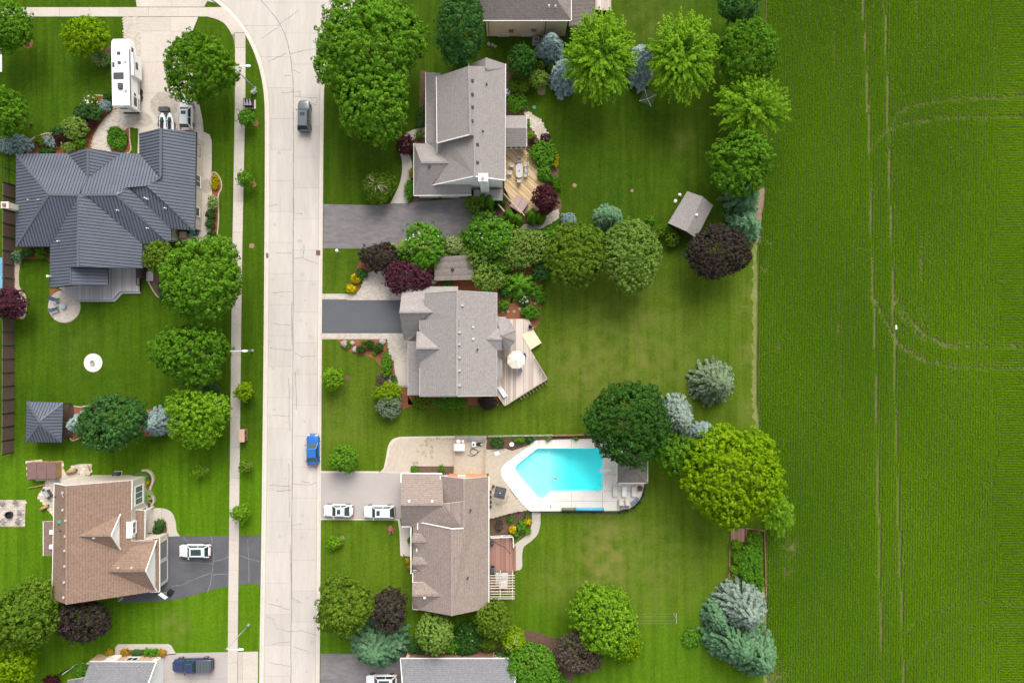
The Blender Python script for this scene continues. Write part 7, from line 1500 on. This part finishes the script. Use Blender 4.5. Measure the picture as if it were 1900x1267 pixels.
t = thing('retaining_board', 'brown retaining board behind the pool deck', 'retaining wall', (P(1060, 808).x, P(1060, 808).y, 0)); a_, b_ = P(1025, 807.5), P(1100, 806)
for i in range(3): MB().bar((a_.x, a_.y + .02 * i, .1 + .19 * i), (b_.x, b_.y + .02 * i, .1 + .19 * i), .22, .18).build('timber', M['brick_red'], t, world=True)
t = thing('stone_wall', 'low curving stone wall beside the brown house', 'wall', (P(282, 905).x, P(282, 905).y, 0)); pts = smooth_poly([(265, 872), (275, 872), (283, 879), (286, 890), (282, 902), (280, 912), (286, 922), (287, 930), (282, 937)], 5, False)
for i in range(0, len(pts) - 1):
    a_, b_ = P(*pts[i]), P(*pts[i + 1]); 
    if (b_ - a_).length > .05: MB().bar((a_.x, a_.y, .2), (a_.lerp(b_, .93).x, a_.lerp(b_, .93).y, .2), .3, .4).build('stone', M['bed_edge'], t, world=True)
picket('dark wire garden fence and gate at the lower left corner', [(98, 1258), (112, 1248), (126, 1240), (143, 1232)], 1.2, 'black', .25, 'garden_fence')
t = thing('garden_gate', 'white metal garden gate left of the lower left roof', 'gate', (P(133, 1238).x, P(133, 1238).y, 0)); a_, b_ = P(126, 1243), P(143, 1231)
for z in (.15, .6, 1.1): MB().bar((a_.x, a_.y, z), (b_.x, b_.y, z), .06, .06).build('bar', M['white_metal'], t, world=True)
for q in (a_, b_): MB().cyl((q.x, q.y), .05, .05, 0, 1.25, 8).build('post', M['white_metal'], t, world=True)
c = P(314, 1097, 1.2); t = thing('basketball_hoop', 'basketball hoop with white backboard beside the brown garage', 'basketball hoop', (c.x, c.y, 0), R(55))
MB().rbox((-.7, 0, .12), (1.0, .8, .24), .1).build('base', M['black'], t); MB().tube([(-.8, 0, .2), (-.5, 0, 2.4), (0, 0, 3.0)], .06, 8).build('pole', M['black'], t); MB().box((.1, 0, 3.1), (.06, 1.2, .8)).build('backboard', M['white'], t); MB().tube([(.36 + .22 * math.cos(a), .22 * math.sin(a), 2.85) for a in np.linspace(0, 6.283, 17)], .02, 5).build('rim', M['brick_orange'], t)
t = thing('garden_stakes', 'small pile of white garden stakes by the corner of the brown house', 'garden stakes', (P(221, 1110).x, P(221, 1110).y, 0))
for i in range(4): q = P(217 + 1.5 * i, 1105 + 3 * i); MB().bar((q.x, q.y, .1 + .05 * i), (q.x + .7, q.y + .5, .12 + .05 * i), .1, .06).build('stake', M['white' if i % 2 else 'brick_salmon'], t, world=True)

# ---------------------------------------------------------------- garden furniture and small things
def chair(px, py, z, rz, label, m='cushion_grey', frame='grey_metal', s=.58, group=None, name='patio_chair'):
    c = P(px, py, z + .4); t = thing(name, label, 'chair', (c.x, c.y, z), rz, group)
    MB().rbox((0, 0, .42), (s, s, .12), .05).build('seat', M[m], t); MB().box((-s * .46, 0, .68), (.08, s, .55), ry=-.18).build('backrest', M[m], t)
    for x in (-1, 1):
        for y in (-1, 1): MB().box((x * s * .42, y * s * .44, .19), (.045, .045, .38)).build('leg', M[frame], t)
    for y in (-1, 1): MB().box((0, y * s * .48, .6), (s * .9, .05, .04)).build('armrest', M[frame], t)
c = P(963.5, 317, 1.2); t = thing('patio_table', 'oval grey dining table on the golden deck', 'table', (c.x, c.y, .5))
oval = [(.52 * math.cos(a), (1.05 - .52) * (1 if math.sin(a) > 0 else -1) + .52 * math.sin(a)) for a in np.linspace(0.01, 6.29, 28, False)]
MB().slab([Vector((x, y, .76)) for x, y in oval], .05).build('table_top', M['cushion_grey'], t)
for x in (-.35, .35):
    for y in (-.75, .75): MB().box((x, y, .36), (.06, .06, .72)).build('leg', M['grey_metal'], t)
MB().lathe((0, 0, .76), [(.06, 0), (.08, .12), (.03, .2)], 8).build('centrepiece', M['dark_trim'], t)
for x, y, a, lb, m in ((963.5, 298, -90, 'lilac chair at the upper end of the oval table', 'cushion_lilac'), (963.5, 336, 90, 'grey chair at the lower end of the oval table', 'cushion_grey'), (950, 307, 0, 'upper left grey chair of the oval table', 'cushion_grey'), (946, 321, 0, 'lower left grey chair of the oval table', 'cushion_grey'), (976, 306, 180, 'upper right grey chair of the oval table', 'cushion_grey'), (977, 316, 180, 'middle right grey chair of the oval table', 'cushion_grey'), (976, 325, 180, 'lower right grey chair of the oval table', 'cushion_grey')):
    chair(x, y, .5, R(a), lb, m, group='chairs round the oval table')
def hottub(px, py, z, rz, w, l, h, label, cov='cover_pink', side='wood_red', fold=1, name='hot_tub'):
    c = P(px, py, z + h); t = thing(name, label, 'hot tub', (c.x, c.y, z), rz)
    MB().rbox((0, 0, h / 2), (l, w, h), .18).build('cabinet', M[side], t)
    for i in range(fold + 1):
        n = fold + 1; MB().rbox((-l / 2 + l * (i + .5) / n, 0, h + .06), (l / n - .03, w + .06, .12), .08).build('cover', M[cov], t)
    for s in (-1, 1): MB().tube([(l * .2, s * (w / 2 + .05), h * .5), (l * .2, s * (w / 2 + .12), h * .7), (l * .2, s * (w / 2 + .05), h)], .03, 5).build('cover_lifter', M['black'], t)
    return t
hottub(963.5, 379, .5, R(-35), 2.0, 2.1, .75, 'square hot tub with taupe cover on the golden deck', fold=1); hottub(78, 873, 0, R(1), 2.4, 4.3, 1.15, 'long swim spa with dark brown folding cover behind the brown house', 'cover_brown', 'wood_log', 2)
hottub(931, 1074, .25, 0, 1.9, 1.9, .8, 'grey hot tub under the white pergola', 'cushion_grey', 'canvas_dark', 1)
c = P(933, 1085, 1.3); t = thing('white_board', 'white board leaning on the hot tub under the pergola', 'board', (c.x, c.y, .25), R(8)); MB().rbox((0, 0, 1.0), (1.2, .95, .14), .08).build('panel', M['canvas_white'], t); 
for x in (-.4, .4): MB().box((x, 0, .47), (.06, .6, .94)).build('support', M['white_metal'], t)
def parasol(px, py, z, r, n, rz, m, label, h=2.4, rise=.5):
    c = P(px, py, z + h); t = thing('parasol', label, 'parasol', (c.x, c.y, z)); rim = [(r * math.cos(rz + 6.283 * i / n), r * math.sin(rz + 6.283 * i / n), h) for i in range(n)]
    mb = MB()
    for i in range(n):
        a_, b_ = Vector(rim[i]), Vector(rim[(i + 1) % n]); top = Vector((0, 0, h + rise)); mid = (a_ + b_) / 2 - Vector((0, 0, .04)); mb.add([a_, mid, top], [(0, 1, 2)]); mb.add([mid, b_, top], [(0, 1, 2)]); mb.add([a_ - Vector((0, 0, .12)), b_ - Vector((0, 0, .12)), b_, mid, a_], [(0, 1, 2, 3, 4)])
    mb.build('canopy', M[m], t); MB().tube([(0, 0, 0), (0, 0, h + rise + .08)], .03, 8).build('pole', M['white_metal'], t); MB().lathe((0, 0, h + rise - .02), [(.09, 0), (.07, .06), (.02, .12)], 8).build('finial', M['white_metal'], t); MB().cyl((0, 0), .3, .25, 0, .12, 12).build('base', M['canvas_dark'], t)
    for i in range(n): MB().bar((0, 0, h + rise - .1), tuple(Vector(rim[i]) - Vector((0, 0, .05))), .025, .025).build('rib', M['white_metal'], t)
    return t
parasol(957.5, 667.5, .6, 1.36, 8, R(22), 'canvas', 'cream octagonal parasol on the weathered deck', 2.2)
c = P(957, 669, 1.3); t = thing('patio_table', 'round table under the cream parasol', 'table', (c.x, c.y, .6)); MB().lathe((0, 0, .7), [(.02, 0), (.6, 0), (.6, .04), (.02, .05)], 20).build('table_top', M['cushion_grey'], t); MB().cyl((0, 0), .05, .05, .05, .7, 8).build('leg', M['grey_metal'], t)
for x, y, a, lb in ((945, 662, -20, 'chair peeking out left of the cream parasol'), (965, 686, 110, 'chair peeking out below the cream parasol'), (972, 659, 200, 'chair peeking out right of the cream parasol')): chair(x, y, .6, R(a), lb, 'cushion_slate')
def lounger(px, py, z, rz, label, m='canvas_white', L=1.75, W=.62, back=True, frame='white_metal'):
    c = P(px, py, z + .35); t = thing('sun_lounger', label, 'lounger', (c.x, c.y, z), rz); f = MB()
    for y in (-W / 2, W / 2): f.bar((-L / 2, y, .3), (L / 2, y, .3), .05, .06)
    f.build('frame', M[frame], t); MB().rbox((L * .16, 0, .37), (L * .66, W - .06, .1), .06).build('cushion', M[m], t); MB().box((-L * .34, 0, .47), (L * .36, W - .06, .1), ry=.35).build('back_cushion', M[m], t)
    for x in (-L * .42, L * .42):
        for y in (-W / 2, W / 2): MB().box((x, y, .14), (.05, .05, .28)).build('leg', M[frame], t)
lounger(932, 727, .6, R(-56), 'white lounger on the weathered deck'); 
for x, m, lb in ((1141.5, 'cushion_cream', 'left cream lounger below the cabana'), (1158.5, 'canvas_white', 'middle white lounger below the cabana'), (1176.5, 'cushion_cream', 'right cream lounger below the cabana')): lounger(x, 912, .055, R(-90), lb, m, 1.55, .75, frame='pale_blue')
for x, y, a, m, lb in ((1153, 931, 90, 'cushion_cream', 'left cream chair in the corner of the pool deck'), (1164.5, 931, 90, 'cushion_cream', 'right cream chair in the corner of the pool deck')): chair(x, y, .055, R(a), lb, m, s=.75)
for x, y, a, m, lb in ((1158.5, 939.5, 0, 'cushion_lilac', 'lilac bench at the pool fence'), (1178, 929, 40, 'cushion_slate', 'slate blue storage bench at the pool fence')):
    c = P(x, y, .4); t = thing('bench', lb, 'bench', (c.x, c.y, .055), R(a)); MB().rbox((0, 0, .38), (1.35, .42, .14), .05).build('seat', M[m], t); MB().box((0, -.2, .6), (1.3, .07, .4)).build('backrest', M[m], t)
    for xx in (-.55, .55): MB().box((xx, 0, .16), (.08, .36, .32)).build('leg', M['grey_metal'], t)
c = P(1187.5, 905, .4); t = thing('planter', 'round dark brown planter beside the cabana', 'planter', (c.x, c.y, .055)); MB().lathe((0, 0, 0), [(.26, 0), (.36, .5), (.38, .58), (.3, .58), (.28, .5)], 14).build('pot', M['wood_dark'], t); MB().cyl((0, 0), .29, .29, .4, .52, 12).build('soil', M['mulch_brown'], t)
c = P(1123, 872.3, .5); t = thing('diving_board', 'white diving board over the deep end', 'diving board', (c.x, c.y, .055)); MB().box((0, 0, .5), (1.85, .45, .06)).build('board', M['white'], t); MB().box((.55, 0, .24), (.5, .4, .45)).build('stand', M['white_metal'], t)
for s in (-1, 1): MB().tube([(.9, s * .26, 0), (.85, s * .26, .8), (.3, s * .26, .8), (.25, s * .26, .5)], .02, 5).build('handrail', M['chrome'], t)
c = P(1030.5, 887.5, 0); t = thing('pool_robot', 'small pool cleaning robot afloat in the middle of the pool', 'pool cleaner', (c.x, c.y, -.12), R(80)); MB().rbox((0, 0, .06), (.42, .3, .2), .06).build('body', M['cushion_cream'], t); MB().box((.02, 0, .17), (.18, .2, .04)).build('lid', M['canvas_dark'], t)
for s in (-1, 1): MB().box((0, s * .16, .04), (.4, .06, .16)).build('track', M['canvas_dark'], t)
def roll(px0, px1, py, m, label, name='cover_roll', z=.055):
    a_, b_ = P(px0, py), P(px1, py); t = thing(name, label, 'pool cover', ((a_.x + b_.x) / 2, a_.y, z)); L = b_.x - a_.x
    mb = MB(); mb.tube([(-L / 2, 0, .3), (L / 2, 0, .3)], .24, 12); mb.build('roll', M[m], t, smooth=True); MB().tube([(-L / 2 - .12, 0, .3), (L / 2 + .12, 0, .3)], .05, 8).build('axle', M['white_metal'], t)
    for s in (-1, 1): MB().box((s * (L / 2 + .08), 0, .16), (.06, .5, .32)).build('stand', M['white_metal'], t)
roll(1068, 1120, 943.5, 'pool_blue', 'rolled blue pool cover along the fence'); roll(1042, 1066, 943.5, 'olive_tarp', 'rolled olive tarp left of the blue pool cover')
c = P(1022, 940, .3); t = thing('pool_toy', 'small blue pool toy on the deck', 'toy', (c.x, c.y, .055)); 
for y in (-.14, .14): MB().tube([(-.1, y, .05), (.0, y, .12), (.1, y, .05)], .05, 6).build('handle', M['pool_blue'], t)
parasol(927.7, 914, .04, 1.15, 4, R(32), 'canvas_dark', 'dark grey square parasol on the tan pool patio', 2.2, .18)
for i, (x, y) in enumerate(((915.5, 902), (909.5, 912), (909.5, 921.5), (909.5, 931), (909.5, 939.5))):
    c = P(x, y, .3); t = thing('planter', ('round dark planter at the corner of the taupe roof', 'first dark planter along the taupe house wall', 'second dark planter along the taupe house wall', 'third dark planter along the taupe house wall', 'last dark planter along the taupe house wall')[i], 'planter', (c.x, c.y, .04), 0, 'planters on the tan patio'); MB().lathe((0, 0, 0), [(.16, 0), (.24, .32), (.25, .36), (.2, .36), (.18, .3)], 12).build('pot', M['wood_dark'], t); MB().cyl((0, 0), .19, .19, .2, .31, 10).build('soil', M['mulch_brown'], t)
# pool machinery corner
c = P(852.5, 826, .5); t = thing('equipment_cabinet', 'white pool equipment cabinet with tank on top', 'cabinet', (c.x, c.y, .04)); MB().box((0, -.2, .5), (1.5, .95, 1.0)).build('cabinet', M['white'], t); MB().box((0, -.2, 1.03), (1.6, 1.05, .06)).build('lid', M['canvas_white'], t); MB().box((0, .62, .3), (1.5, .6, .6)).build('side_box', M['brick_salmon'], t); MB().lathe((-.15, .62, .6), [(.33, 0), (.33, .35), (.2, .45), (.02, .48)], 14).build('tank', M['white_metal'], t); MB().box((.52, .62, .75), (.3, .4, .3)).build('controller', M['canvas_white'], t)
c = P(879, 824, .4); t = thing('pool_filter', 'white pool filter with grey valves', 'pool filter', (c.x, c.y, .04)); MB().rbox((0, 0, .35), (.6, .75, .7), .12).build('body', M['white_metal'], t); MB().cyl((0, 0), .16, .12, .7, .85, 10).build('valve', M['slate_blue'], t); MB().tube([(.3, .1, .3), (.6, .3, .3), (.9, .3, .3)], .06, 6).build('pipe', M['grey_metal'], t)
c = P(890, 824, .4); t = thing('pool_pump', 'black pool pump beside the filter', 'pump', (c.x, c.y, .04)); MB().tube([(-.35, 0, .25), (.35, 0, .25)], .2, 10).build('motor', M['black'], t); MB().cyl((.3, 0), .18, .18, .05, .5, 10).build('strainer', M['grey_metal'], t); MB().box((0, 0, .05), (.9, .4, .08)).build('base', M['black'], t)
t = thing('pipe_rack', 'grey pipes leaning along the fence by the pool pump', 'pipes', (P(885, 814).x, P(885, 814).y, .04))
for i in range(3): a_, b_ = P(866, 811 + 1.6 * i), P(902, 815 + 1.6 * i); MB().tube([(a_.x, a_.y, .45 + .08 * i), (b_.x, b_.y, .3 + .05 * i)], .045, 6).build('pipe', M['pale_blue' if i == 1 else 'grey_metal'], t, world=True)
for x in (870, 898): q = P(x, 813); MB().box((q.x, q.y, .24), (.06, .5, .4)).build('bracket', M['grey_metal'], t, world=True)
t = thing('garden_hose', 'dark hose coiled on the patio below the pool filter', 'hose', (P(878, 838).x, P(878, 838).y, .05)); pts = smooth_poly([(868, 844), (876, 846), (884, 842), (886, 836), (878, 832), (872, 838), (880, 844), (892, 835)], 4, False); MB().tube([(P(*p).x, P(*p).y, .08) for p in pts], .04, 5).build('coil', M['black'], t, world=True)
t = thing('garden_hose', 'dark hose lying on the red brown deck', 'hose', (P(930, 1010).x, P(930, 1010).y, .5)); pts = smooth_poly([(912, 998), (922, 1006), (938, 1014), (944, 1022), (948, 1024)], 4, False); MB().tube([(P(*p).x, P(*p).y, .53) for p in pts], .03, 5).build('coil', M['rubber'], t, world=True)
def grill(px, py, z, rz, label, w=1.3, m='canvas_dark', lid='grey_metal'):
    c = P(px, py, z + .9); t = thing('grill', label, 'grill', (c.x, c.y, z), rz); MB().box((0, 0, .4), (w * .6, .5, .75)).build('cart', M[m], t); MB().rbox((0, 0, .95), (w * .6, .55, .35), .12).build('lid', M[lid], t)
    for s in (-1, 1): MB().box((s * w * .42, 0, .85), (w * .25, .45, .05)).build('side_shelf', M[m], t)
    MB().bar((-w * .2, -.32, .98), (w * .2, -.32, .98), .03, .03).build('handle', M['chrome'], t)
grill(85.5, 917, .05, R(-55), 'grey grill on the stone patio behind the brown house', 1.7, 'canvas_dark', 'grey_metal'); grill(914, 1058, .5, R(90), 'black covered grill on the red brown deck', 1.3, 'black', 'canvas_dark')
def acunit(px, py, label, m='grey_metal', s=.85):
    c = P(px, py, .8); t = thing('air_conditioner', label, 'air conditioner', (c.x, c.y, 0)); MB().box((0, 0, .04), (s + .25, s + .25, .08)).build('pad', M['concrete'], t); MB().rbox((0, 0, .48), (s, s, .8), .08).build('cabinet', M[m], t); MB().cyl((0, 0), s * .36, s * .36, .88, .895, 16).build('fan_guard', M['black'], t)
    for a in range(4): MB().bar((0, 0, .905), (s * .34 * math.cos(a * 1.57), s * .34 * math.sin(a * 1.57), .905), .06, .02).build('fan_blade', M['grey_metal'], t)
acunit(995, 73.5, 'air conditioner below the tan sided wall'); acunit(942, 170, 'white air conditioner at the right wall of the first house', 'white_metal', .7); acunit(214, 882.5, 'dark air conditioner behind the brown house', 'canvas_dark', .9)
for x, y, a, lb in ((101.5, 556, -20, 'upper slate blue chair on the round patio'), (101, 574.5, 15, 'lower slate blue chair on the round patio')):
    c = P(x, y, .5); t = thing('adirondack_chair', lb, 'chair', (c.x, c.y, .05), R(a), 'chairs on the round patio')
    for k in range(5): MB().box((-.42, -.24 + .12 * k, .62), (.06, .1, .85), ry=-.5).build('back_slat', M['slate_blue'], t)
    for k in range(5): MB().box((-.1 + .13 * k, 0, .3 + .02 * k), (.11, .6, .04)).build('seat_slat', M['slate_blue'], t)
    for s in (-1, 1): MB().box((.05, s * .36, .52), (.75, .14, .04)).build('armrest', M['pale_blue'], t); MB().box((.35, s * .34, .25), (.1, .05, .5)).build('leg', M['slate_blue'], t); MB().box((-.35, s * .3, .15), (.1, .05, .3)).build('leg', M['slate_blue'], t)
c = P(117, 568, .4); t = thing('side_table', 'small round pale blue table on the round patio', 'table', (c.x, c.y, .05)); MB().lathe((0, 0, .38), [(.02, 0), (.4, 0), (.4, .05), (.02, .06)], 18).build('table_top', M['pale_blue'], t)
for a in range(3): MB().bar((.3 * math.cos(a * 2.1), .3 * math.sin(a * 2.1), 0), (.2 * math.cos(a * 2.1), .2 * math.sin(a * 2.1), .4), .04, .04).build('leg', M['slate_blue'], t)
c = P(173, 673); t = thing('fire_pit', 'white round gravel pad with a small fire bowl on the left lawn', 'fire pit', (c.x, c.y, 0)); MB().lathe((0, 0, 0), [(1.33, 0), (1.33, .05), (1.28, .07), (.02, .07)], 40).build('gravel_pad', M['gravel_white'], t); MB().lathe((0, 0, .07), [(.2, 0), (.34, .22), (.36, .24), (.28, .2), (.05, .08)], 16).build('bowl', M['rock'], t)
MB().lathe((0, 0, 0), [(1.38, 0), (1.38, .06), (1.33, .06), (1.33, 0)], 40).build('edge_ring', M['curb'], t)
c = P(16.5, 955, .3); t = thing('fire_pit', 'black round fire pit on the square stone patio', 'fire pit', (c.x, c.y, .05)); MB().lathe((0, 0, 0), [(.5, 0), (.52, .4), (.44, .4), (.4, .1), (.02, .08)], 18).build('bowl', M['black'], t); MB().tube([(-.9, 0, .1), (-.4, 0, .3)], .05, 6).build('handle', M['black'], t)
for x, y, a, lb in ((5, 934, -60, 'wire chair at the upper left of the fire pit patio'), (29, 933, -120, 'wire chair at the upper right of the fire pit patio'), (36, 951, 180, 'wire chair right of the black fire pit'), (33, 967, 150, 'wire lounger at the lower right of the fire pit patio'), (5, 968, 45, 'wire chair at the lower left of the fire pit patio')):
    c = P(x, y, .4); t = thing('wire_chair', lb, 'chair', (c.x, c.y, .05), R(a))
    for k in range(6): MB().bar((-.3, -.3 + .12 * k, .38), (.35, -.3 + .12 * k, .4), .035, .03).build('seat_slat', M['dark_trim'], t)
    for k in range(4): MB().bar((-.35, -.3 + .2 * k, .4), (-.55, -.3 + .2 * k, .85), .035, .03).build('back_slat', M['dark_trim'], t)
    for s in (-1, 1): MB().tube([(.3, s * .33, 0), (.3, s * .33, .4), (-.3, s * .33, .4), (-.35, s * .33, 0)], .025, 5).build('side_frame', M['dark_trim'], t)
for i, (x0, y0, x1, y1, lb) in enumerate(((127, 876, 143, 871, 'fat log on the stone patio right of the swim spa'), (78, 944, 91, 937, 'short log leaning at the lower tip of the stone patio'), (54, 905, 84, 899, 'long pale post lying left of the stone patio'), (164, 863, 168, 873, 'short dark timber at the end of the stone patio'))):
    a_, b_ = P(x0, y0), P(x1, y1); rr_ = (.3, .24, .09, .1)[i]; t = thing('log', lb, 'log', ((a_.x + b_.x) / 2, (a_.y + b_.y) / 2, 0)); MB().tube([(a_.x, a_.y, rr_ + .04), (a_.lerp(b_, .5).x, a_.lerp(b_, .5).y, rr_ + .06), (b_.x, b_.y, rr_ + .04)], rr_, 10).build('trunk_piece', M['wood_log'], t, world=True, smooth=True)
    MB().cyl((b_.x, b_.y), rr_ * .5, rr_ * .4, 0, rr_, 6).build('wedge', M['wood_dark'], t, world=True)
# boulders
def boulder(px, py, r, m, label, fl=.6):
    SEED[0] += 1; rg = np.random.default_rng(SEED[0]); c = P(px, py); mb = MB(); n = 9; rings = []; ks = rg.uniform(.75, 1.15, n)
    for z, k in ((0, 1.0), (.35, 1.05), (.75, .8), (1.0, .35)): rings.append([(r * k * ks[j] * math.cos(6.283 * j / n) * rg.uniform(.92, 1.08), r * k * ks[j] * math.sin(6.283 * j / n) * rg.uniform(.92, 1.08), z * r * fl * 1.6) for j in range(n)])
    mb.loft(rings); o = mb.build('boulder', M[m]); o.location = (c.x, c.y, 0.004); tag(o, label, 'boulder')
for a_ in ((639, 638, .62, 'rock_pink', 'pink boulder at the left end of the front bed'), (654, 637, .38, 'rock', 'pale boulder right of the pink one'), (659, 649, .5, 'rock', 'grey boulder beside the left ball shrub'), (710, 635, .45, 'rock', 'grey angular boulder at the right end of the front bed'), (726, 700, .3, 'rock', 'upper pale rock by the porch slab'), (725, 707, .36, 'rock', 'lower pale rock by the porch slab'), (1031, 398, .3, 'rock', 'rock at the end of the stone strip path') if False else (968, 200, .35, 'rock', 'rock at the start of the flagstone path'),
            (907, 82, .28, 'rock', 'left white rock below the tan wall'), (914, 84, .26, 'rock', 'middle white rock below the tan wall'), (919, 87, .22, 'rock', 'right white rock below the tan wall'), (1261, 362, .3, 'gravel_white', 'upper rock at the left wall of the askew shed'), (1253, 374, .3, 'gravel_white', 'lower rock at the left wall of the askew shed')): boulder(*a_)
for i, (x, y) in enumerate(((933, 579), (942.5, 578), (954, 578), (964, 573), (993, 563))):
    c = P(x, y); mb = MB(); mb.rbox((0, 0, .04), (.42, .4, .06), .12, rz=i * .5); o = mb.build('stepping_stone', M['rock']); o.location = (c.x, c.y, .012); tag(o, ('first stepping stone beside the second house', 'second stepping stone in the red mulch', 'third stepping stone in the red mulch', 'fourth stepping stone above the deck edge', 'lone stepping stone by the green spreading shrub')[i], 'stepping stone', 'stepping stones in the red mulch')
# rotary clothes dryer, washing line
c = P(1200, 186, 1.0); t = thing('clothes_dryer', 'grey rotary clothes dryer on the lawn below the blue spruce', 'clothes dryer', (c.x, c.y, 0), R(20)); MB().cyl((0, 0), .035, .03, 0, 1.9, 8).build('pole', M['grey_metal'], t)
for k in range(4): a = k * math.pi / 2; MB().tube([(0, 0, 1.5), (1.35 * math.cos(a), 1.35 * math.sin(a), 1.95)], .03, 5).build('arm', M['white_metal'], t)
mb = MB()
for f in (.35, .5, .65, .8, .97):
    pts = [(1.35 * f * math.cos(k * math.pi / 2), 1.35 * f * math.sin(k * math.pi / 2), 1.5 + .45 * f + .01) for k in range(5)]; [mb.bar(pts[k], pts[k + 1], .014, .014) for k in range(4)]
mb.build('lines', M['grey_metal'], t)['kind'] = 'stuff'
c = P(1252, 1142, 1.0); t = thing('washing_line', 'metal washing line with T shaped post on the lower lawn', 'washing line', (c.x, c.y, 0))
for x in (0, -9.5): MB().cyl((x, 0), .05, .05, 0, 2.0, 8).build('post', M['grey_metal'], t); MB().bar((x, -.75, 2.0), (x, .75, 2.0), .07, .07).build('crossbar', M['grey_metal'], t)
mb = MB(); [mb.bar((0, y, 2.03), (-9.5, y, 2.03), .008, .008) for y in (-.7, -.3, .3, .7)]; mb.build('lines', M['grey_metal'], t)['kind'] = 'stuff'
# garden plot edging and marker
t = thing('plot_edging', 'red brown timber edging round the garden plot by the field', 'edging', (P(1385, 1040).x, P(1385, 1040).y, 0))
for a_, b_ in (((1354, 1006), (1352, 1076)), ((1418, 985), (1421, 1105)), ((1382, 979), (1417, 984)), ((1382, 1005), (1405, 1006)), ((1384, 980), (1383, 1004))): p_, q_ = P(*a_), P(*b_); MB().bar((p_.x, p_.y, .1), (q_.x, q_.y, .1), .16, .2).build('timber', M['brick_red'], t, world=True)
c = P(1656, 609); t = thing('field_marker', 'small white marker flag standing in the right wheel track', 'marker', (c.x, c.y, 0)); MB().tube([(0, 0, 0), (0, 0, 1.0)], .02, 5).build('stake', M['white_metal'], t); MB().box((.06, .12, .85), (.28, .62, .1), rz=.25, rx=.3).build('flag', M['canvas_white'], t)
c = P(991, 200); o = MB().lathe((0, 0, 0), [(.3, 0), (.3, .08), (.26, .12), (.02, .13)], 18).build('septic_lid', M['green_plastic']); o.location = (c.x, c.y, .0); tag(o, 'round green septic lid on the lawn right of the first house', 'lid')
c = P(725, 981, .3); t = thing('flower_pot', 'pot of pink flowers on the lawn by the entry walk', 'flower pot', (c.x, c.y, 0)); MB().lathe((0, 0, 0), [(.2, 0), (.3, .35), (.24, .35)], 12).build('pot', M['terracotta'], t)
rg = np.random.default_rng(3); C = rg.normal(0, .2, (140, 3)) * np.array([1, 1, .5]) + np.array([0, 0, .5]); quads_mesh('blossom', leaf_quads(C, unit(rg.normal(size=(140, 3)) + np.array([0, 0, 1.2])), np.full(140, .18), .8, rg), rg.random(140), M['petal_pink'], t)
c = P(984, 606, .9); t = thing('flower_pot', 'purple pot plant at the corner of the weathered deck', 'flower pot', (c.x, c.y, .6)); MB().lathe((0, 0, 0), [(.18, 0), (.27, .4), (.2, .4)], 12).build('pot', M['cushion_lilac'], t); C = rg.normal(0, .16, (90, 3)) * np.array([1, 1, .5]) + np.array([0, 0, .5]); quads_mesh('plant', leaf_quads(C, unit(rg.normal(size=(90, 3)) + np.array([0, 0, 1.2])), np.full(90, .16), .7, rg), rg.random(90), LM['wine'], t)
c = P(950.5, 996.5, 1.0); t = thing('planter', 'black round planter at the corner of the red brown deck', 'planter', (c.x, c.y, .5)); MB().lathe((0, 0, 0), [(.2, 0), (.3, .4), (.24, .4), (.2, .3)], 14).build('pot', M['black'], t); MB().cyl((0, 0), .22, .22, .2, .34, 10).build('soil', M['mulch_brown'], t)
c = P(912.5, 1009, 1.0); t = thing('hose_reel', 'dark green hose reel against the taupe house wall', 'hose reel', (c.x, c.y, .5)); MB().tube([(-.2, 0, .35), (.2, 0, .35)], .3, 14).build('reel', M['teal_dark'], t); MB().box((0, 0, .12), (.5, .5, .1)).build('stand', M['black'], t)
c = P(947, 816 + 7, .2); t = thing('bird_bath', 'white bird bath in the corner bed above the pool', 'bird bath', (c.x + .2, c.y, .05)); MB().lathe((0, 0, 0), [(.2, 0), (.1, .1), (.08, .55), (.32, .65), (.34, .72), (.28, .7), (.03, .64)], 16).build('basin', M['white'], t); MB().cyl((0, 0), .24, .24, .64, .655, 14).build('rim', M['cushion_grey'], t)
c = P(922, 840.5); o = MB().rbox((0, 0, .05), (.75, .6, .1), .1, rz=.3).build('skimmer_lid', M['white']); o.location = (c.x, c.y, .045); tag(o, 'white square lid on the tan patio near the pool', 'lid')
c = P(340, 436, .6); t = thing('wooden_crate', 'orange brown wooden box beside the side path', 'crate', (c.x, c.y, .03)); MB().box((0, 0, .38), (.95, .8, .7)).build('box', M['wood_deck'], t); MB().box((.02, 0, .76), (1.05, .9, .06)).build('lid', M['brick_salmon'], t)
c = P(360, 431, .5); t = thing('wheeled_bin', 'dark green wheeled bin under the roof corner', 'bin', (c.x, c.y, .03), R(10)); MB().box((0, 0, .5), (.6, .7, .9), taper=1.12).build('body', M['teal_dark'], t); MB().rbox((0, 0, 1.0), (.75, .85, .1), .1).build('lid', M['green_plastic'], t)
for s in (-1, 1): MB().tube([(s * .26, -.36, .12), (s * .32, -.36, .12)], .12, 10).build('wheel', M['rubber'], t)
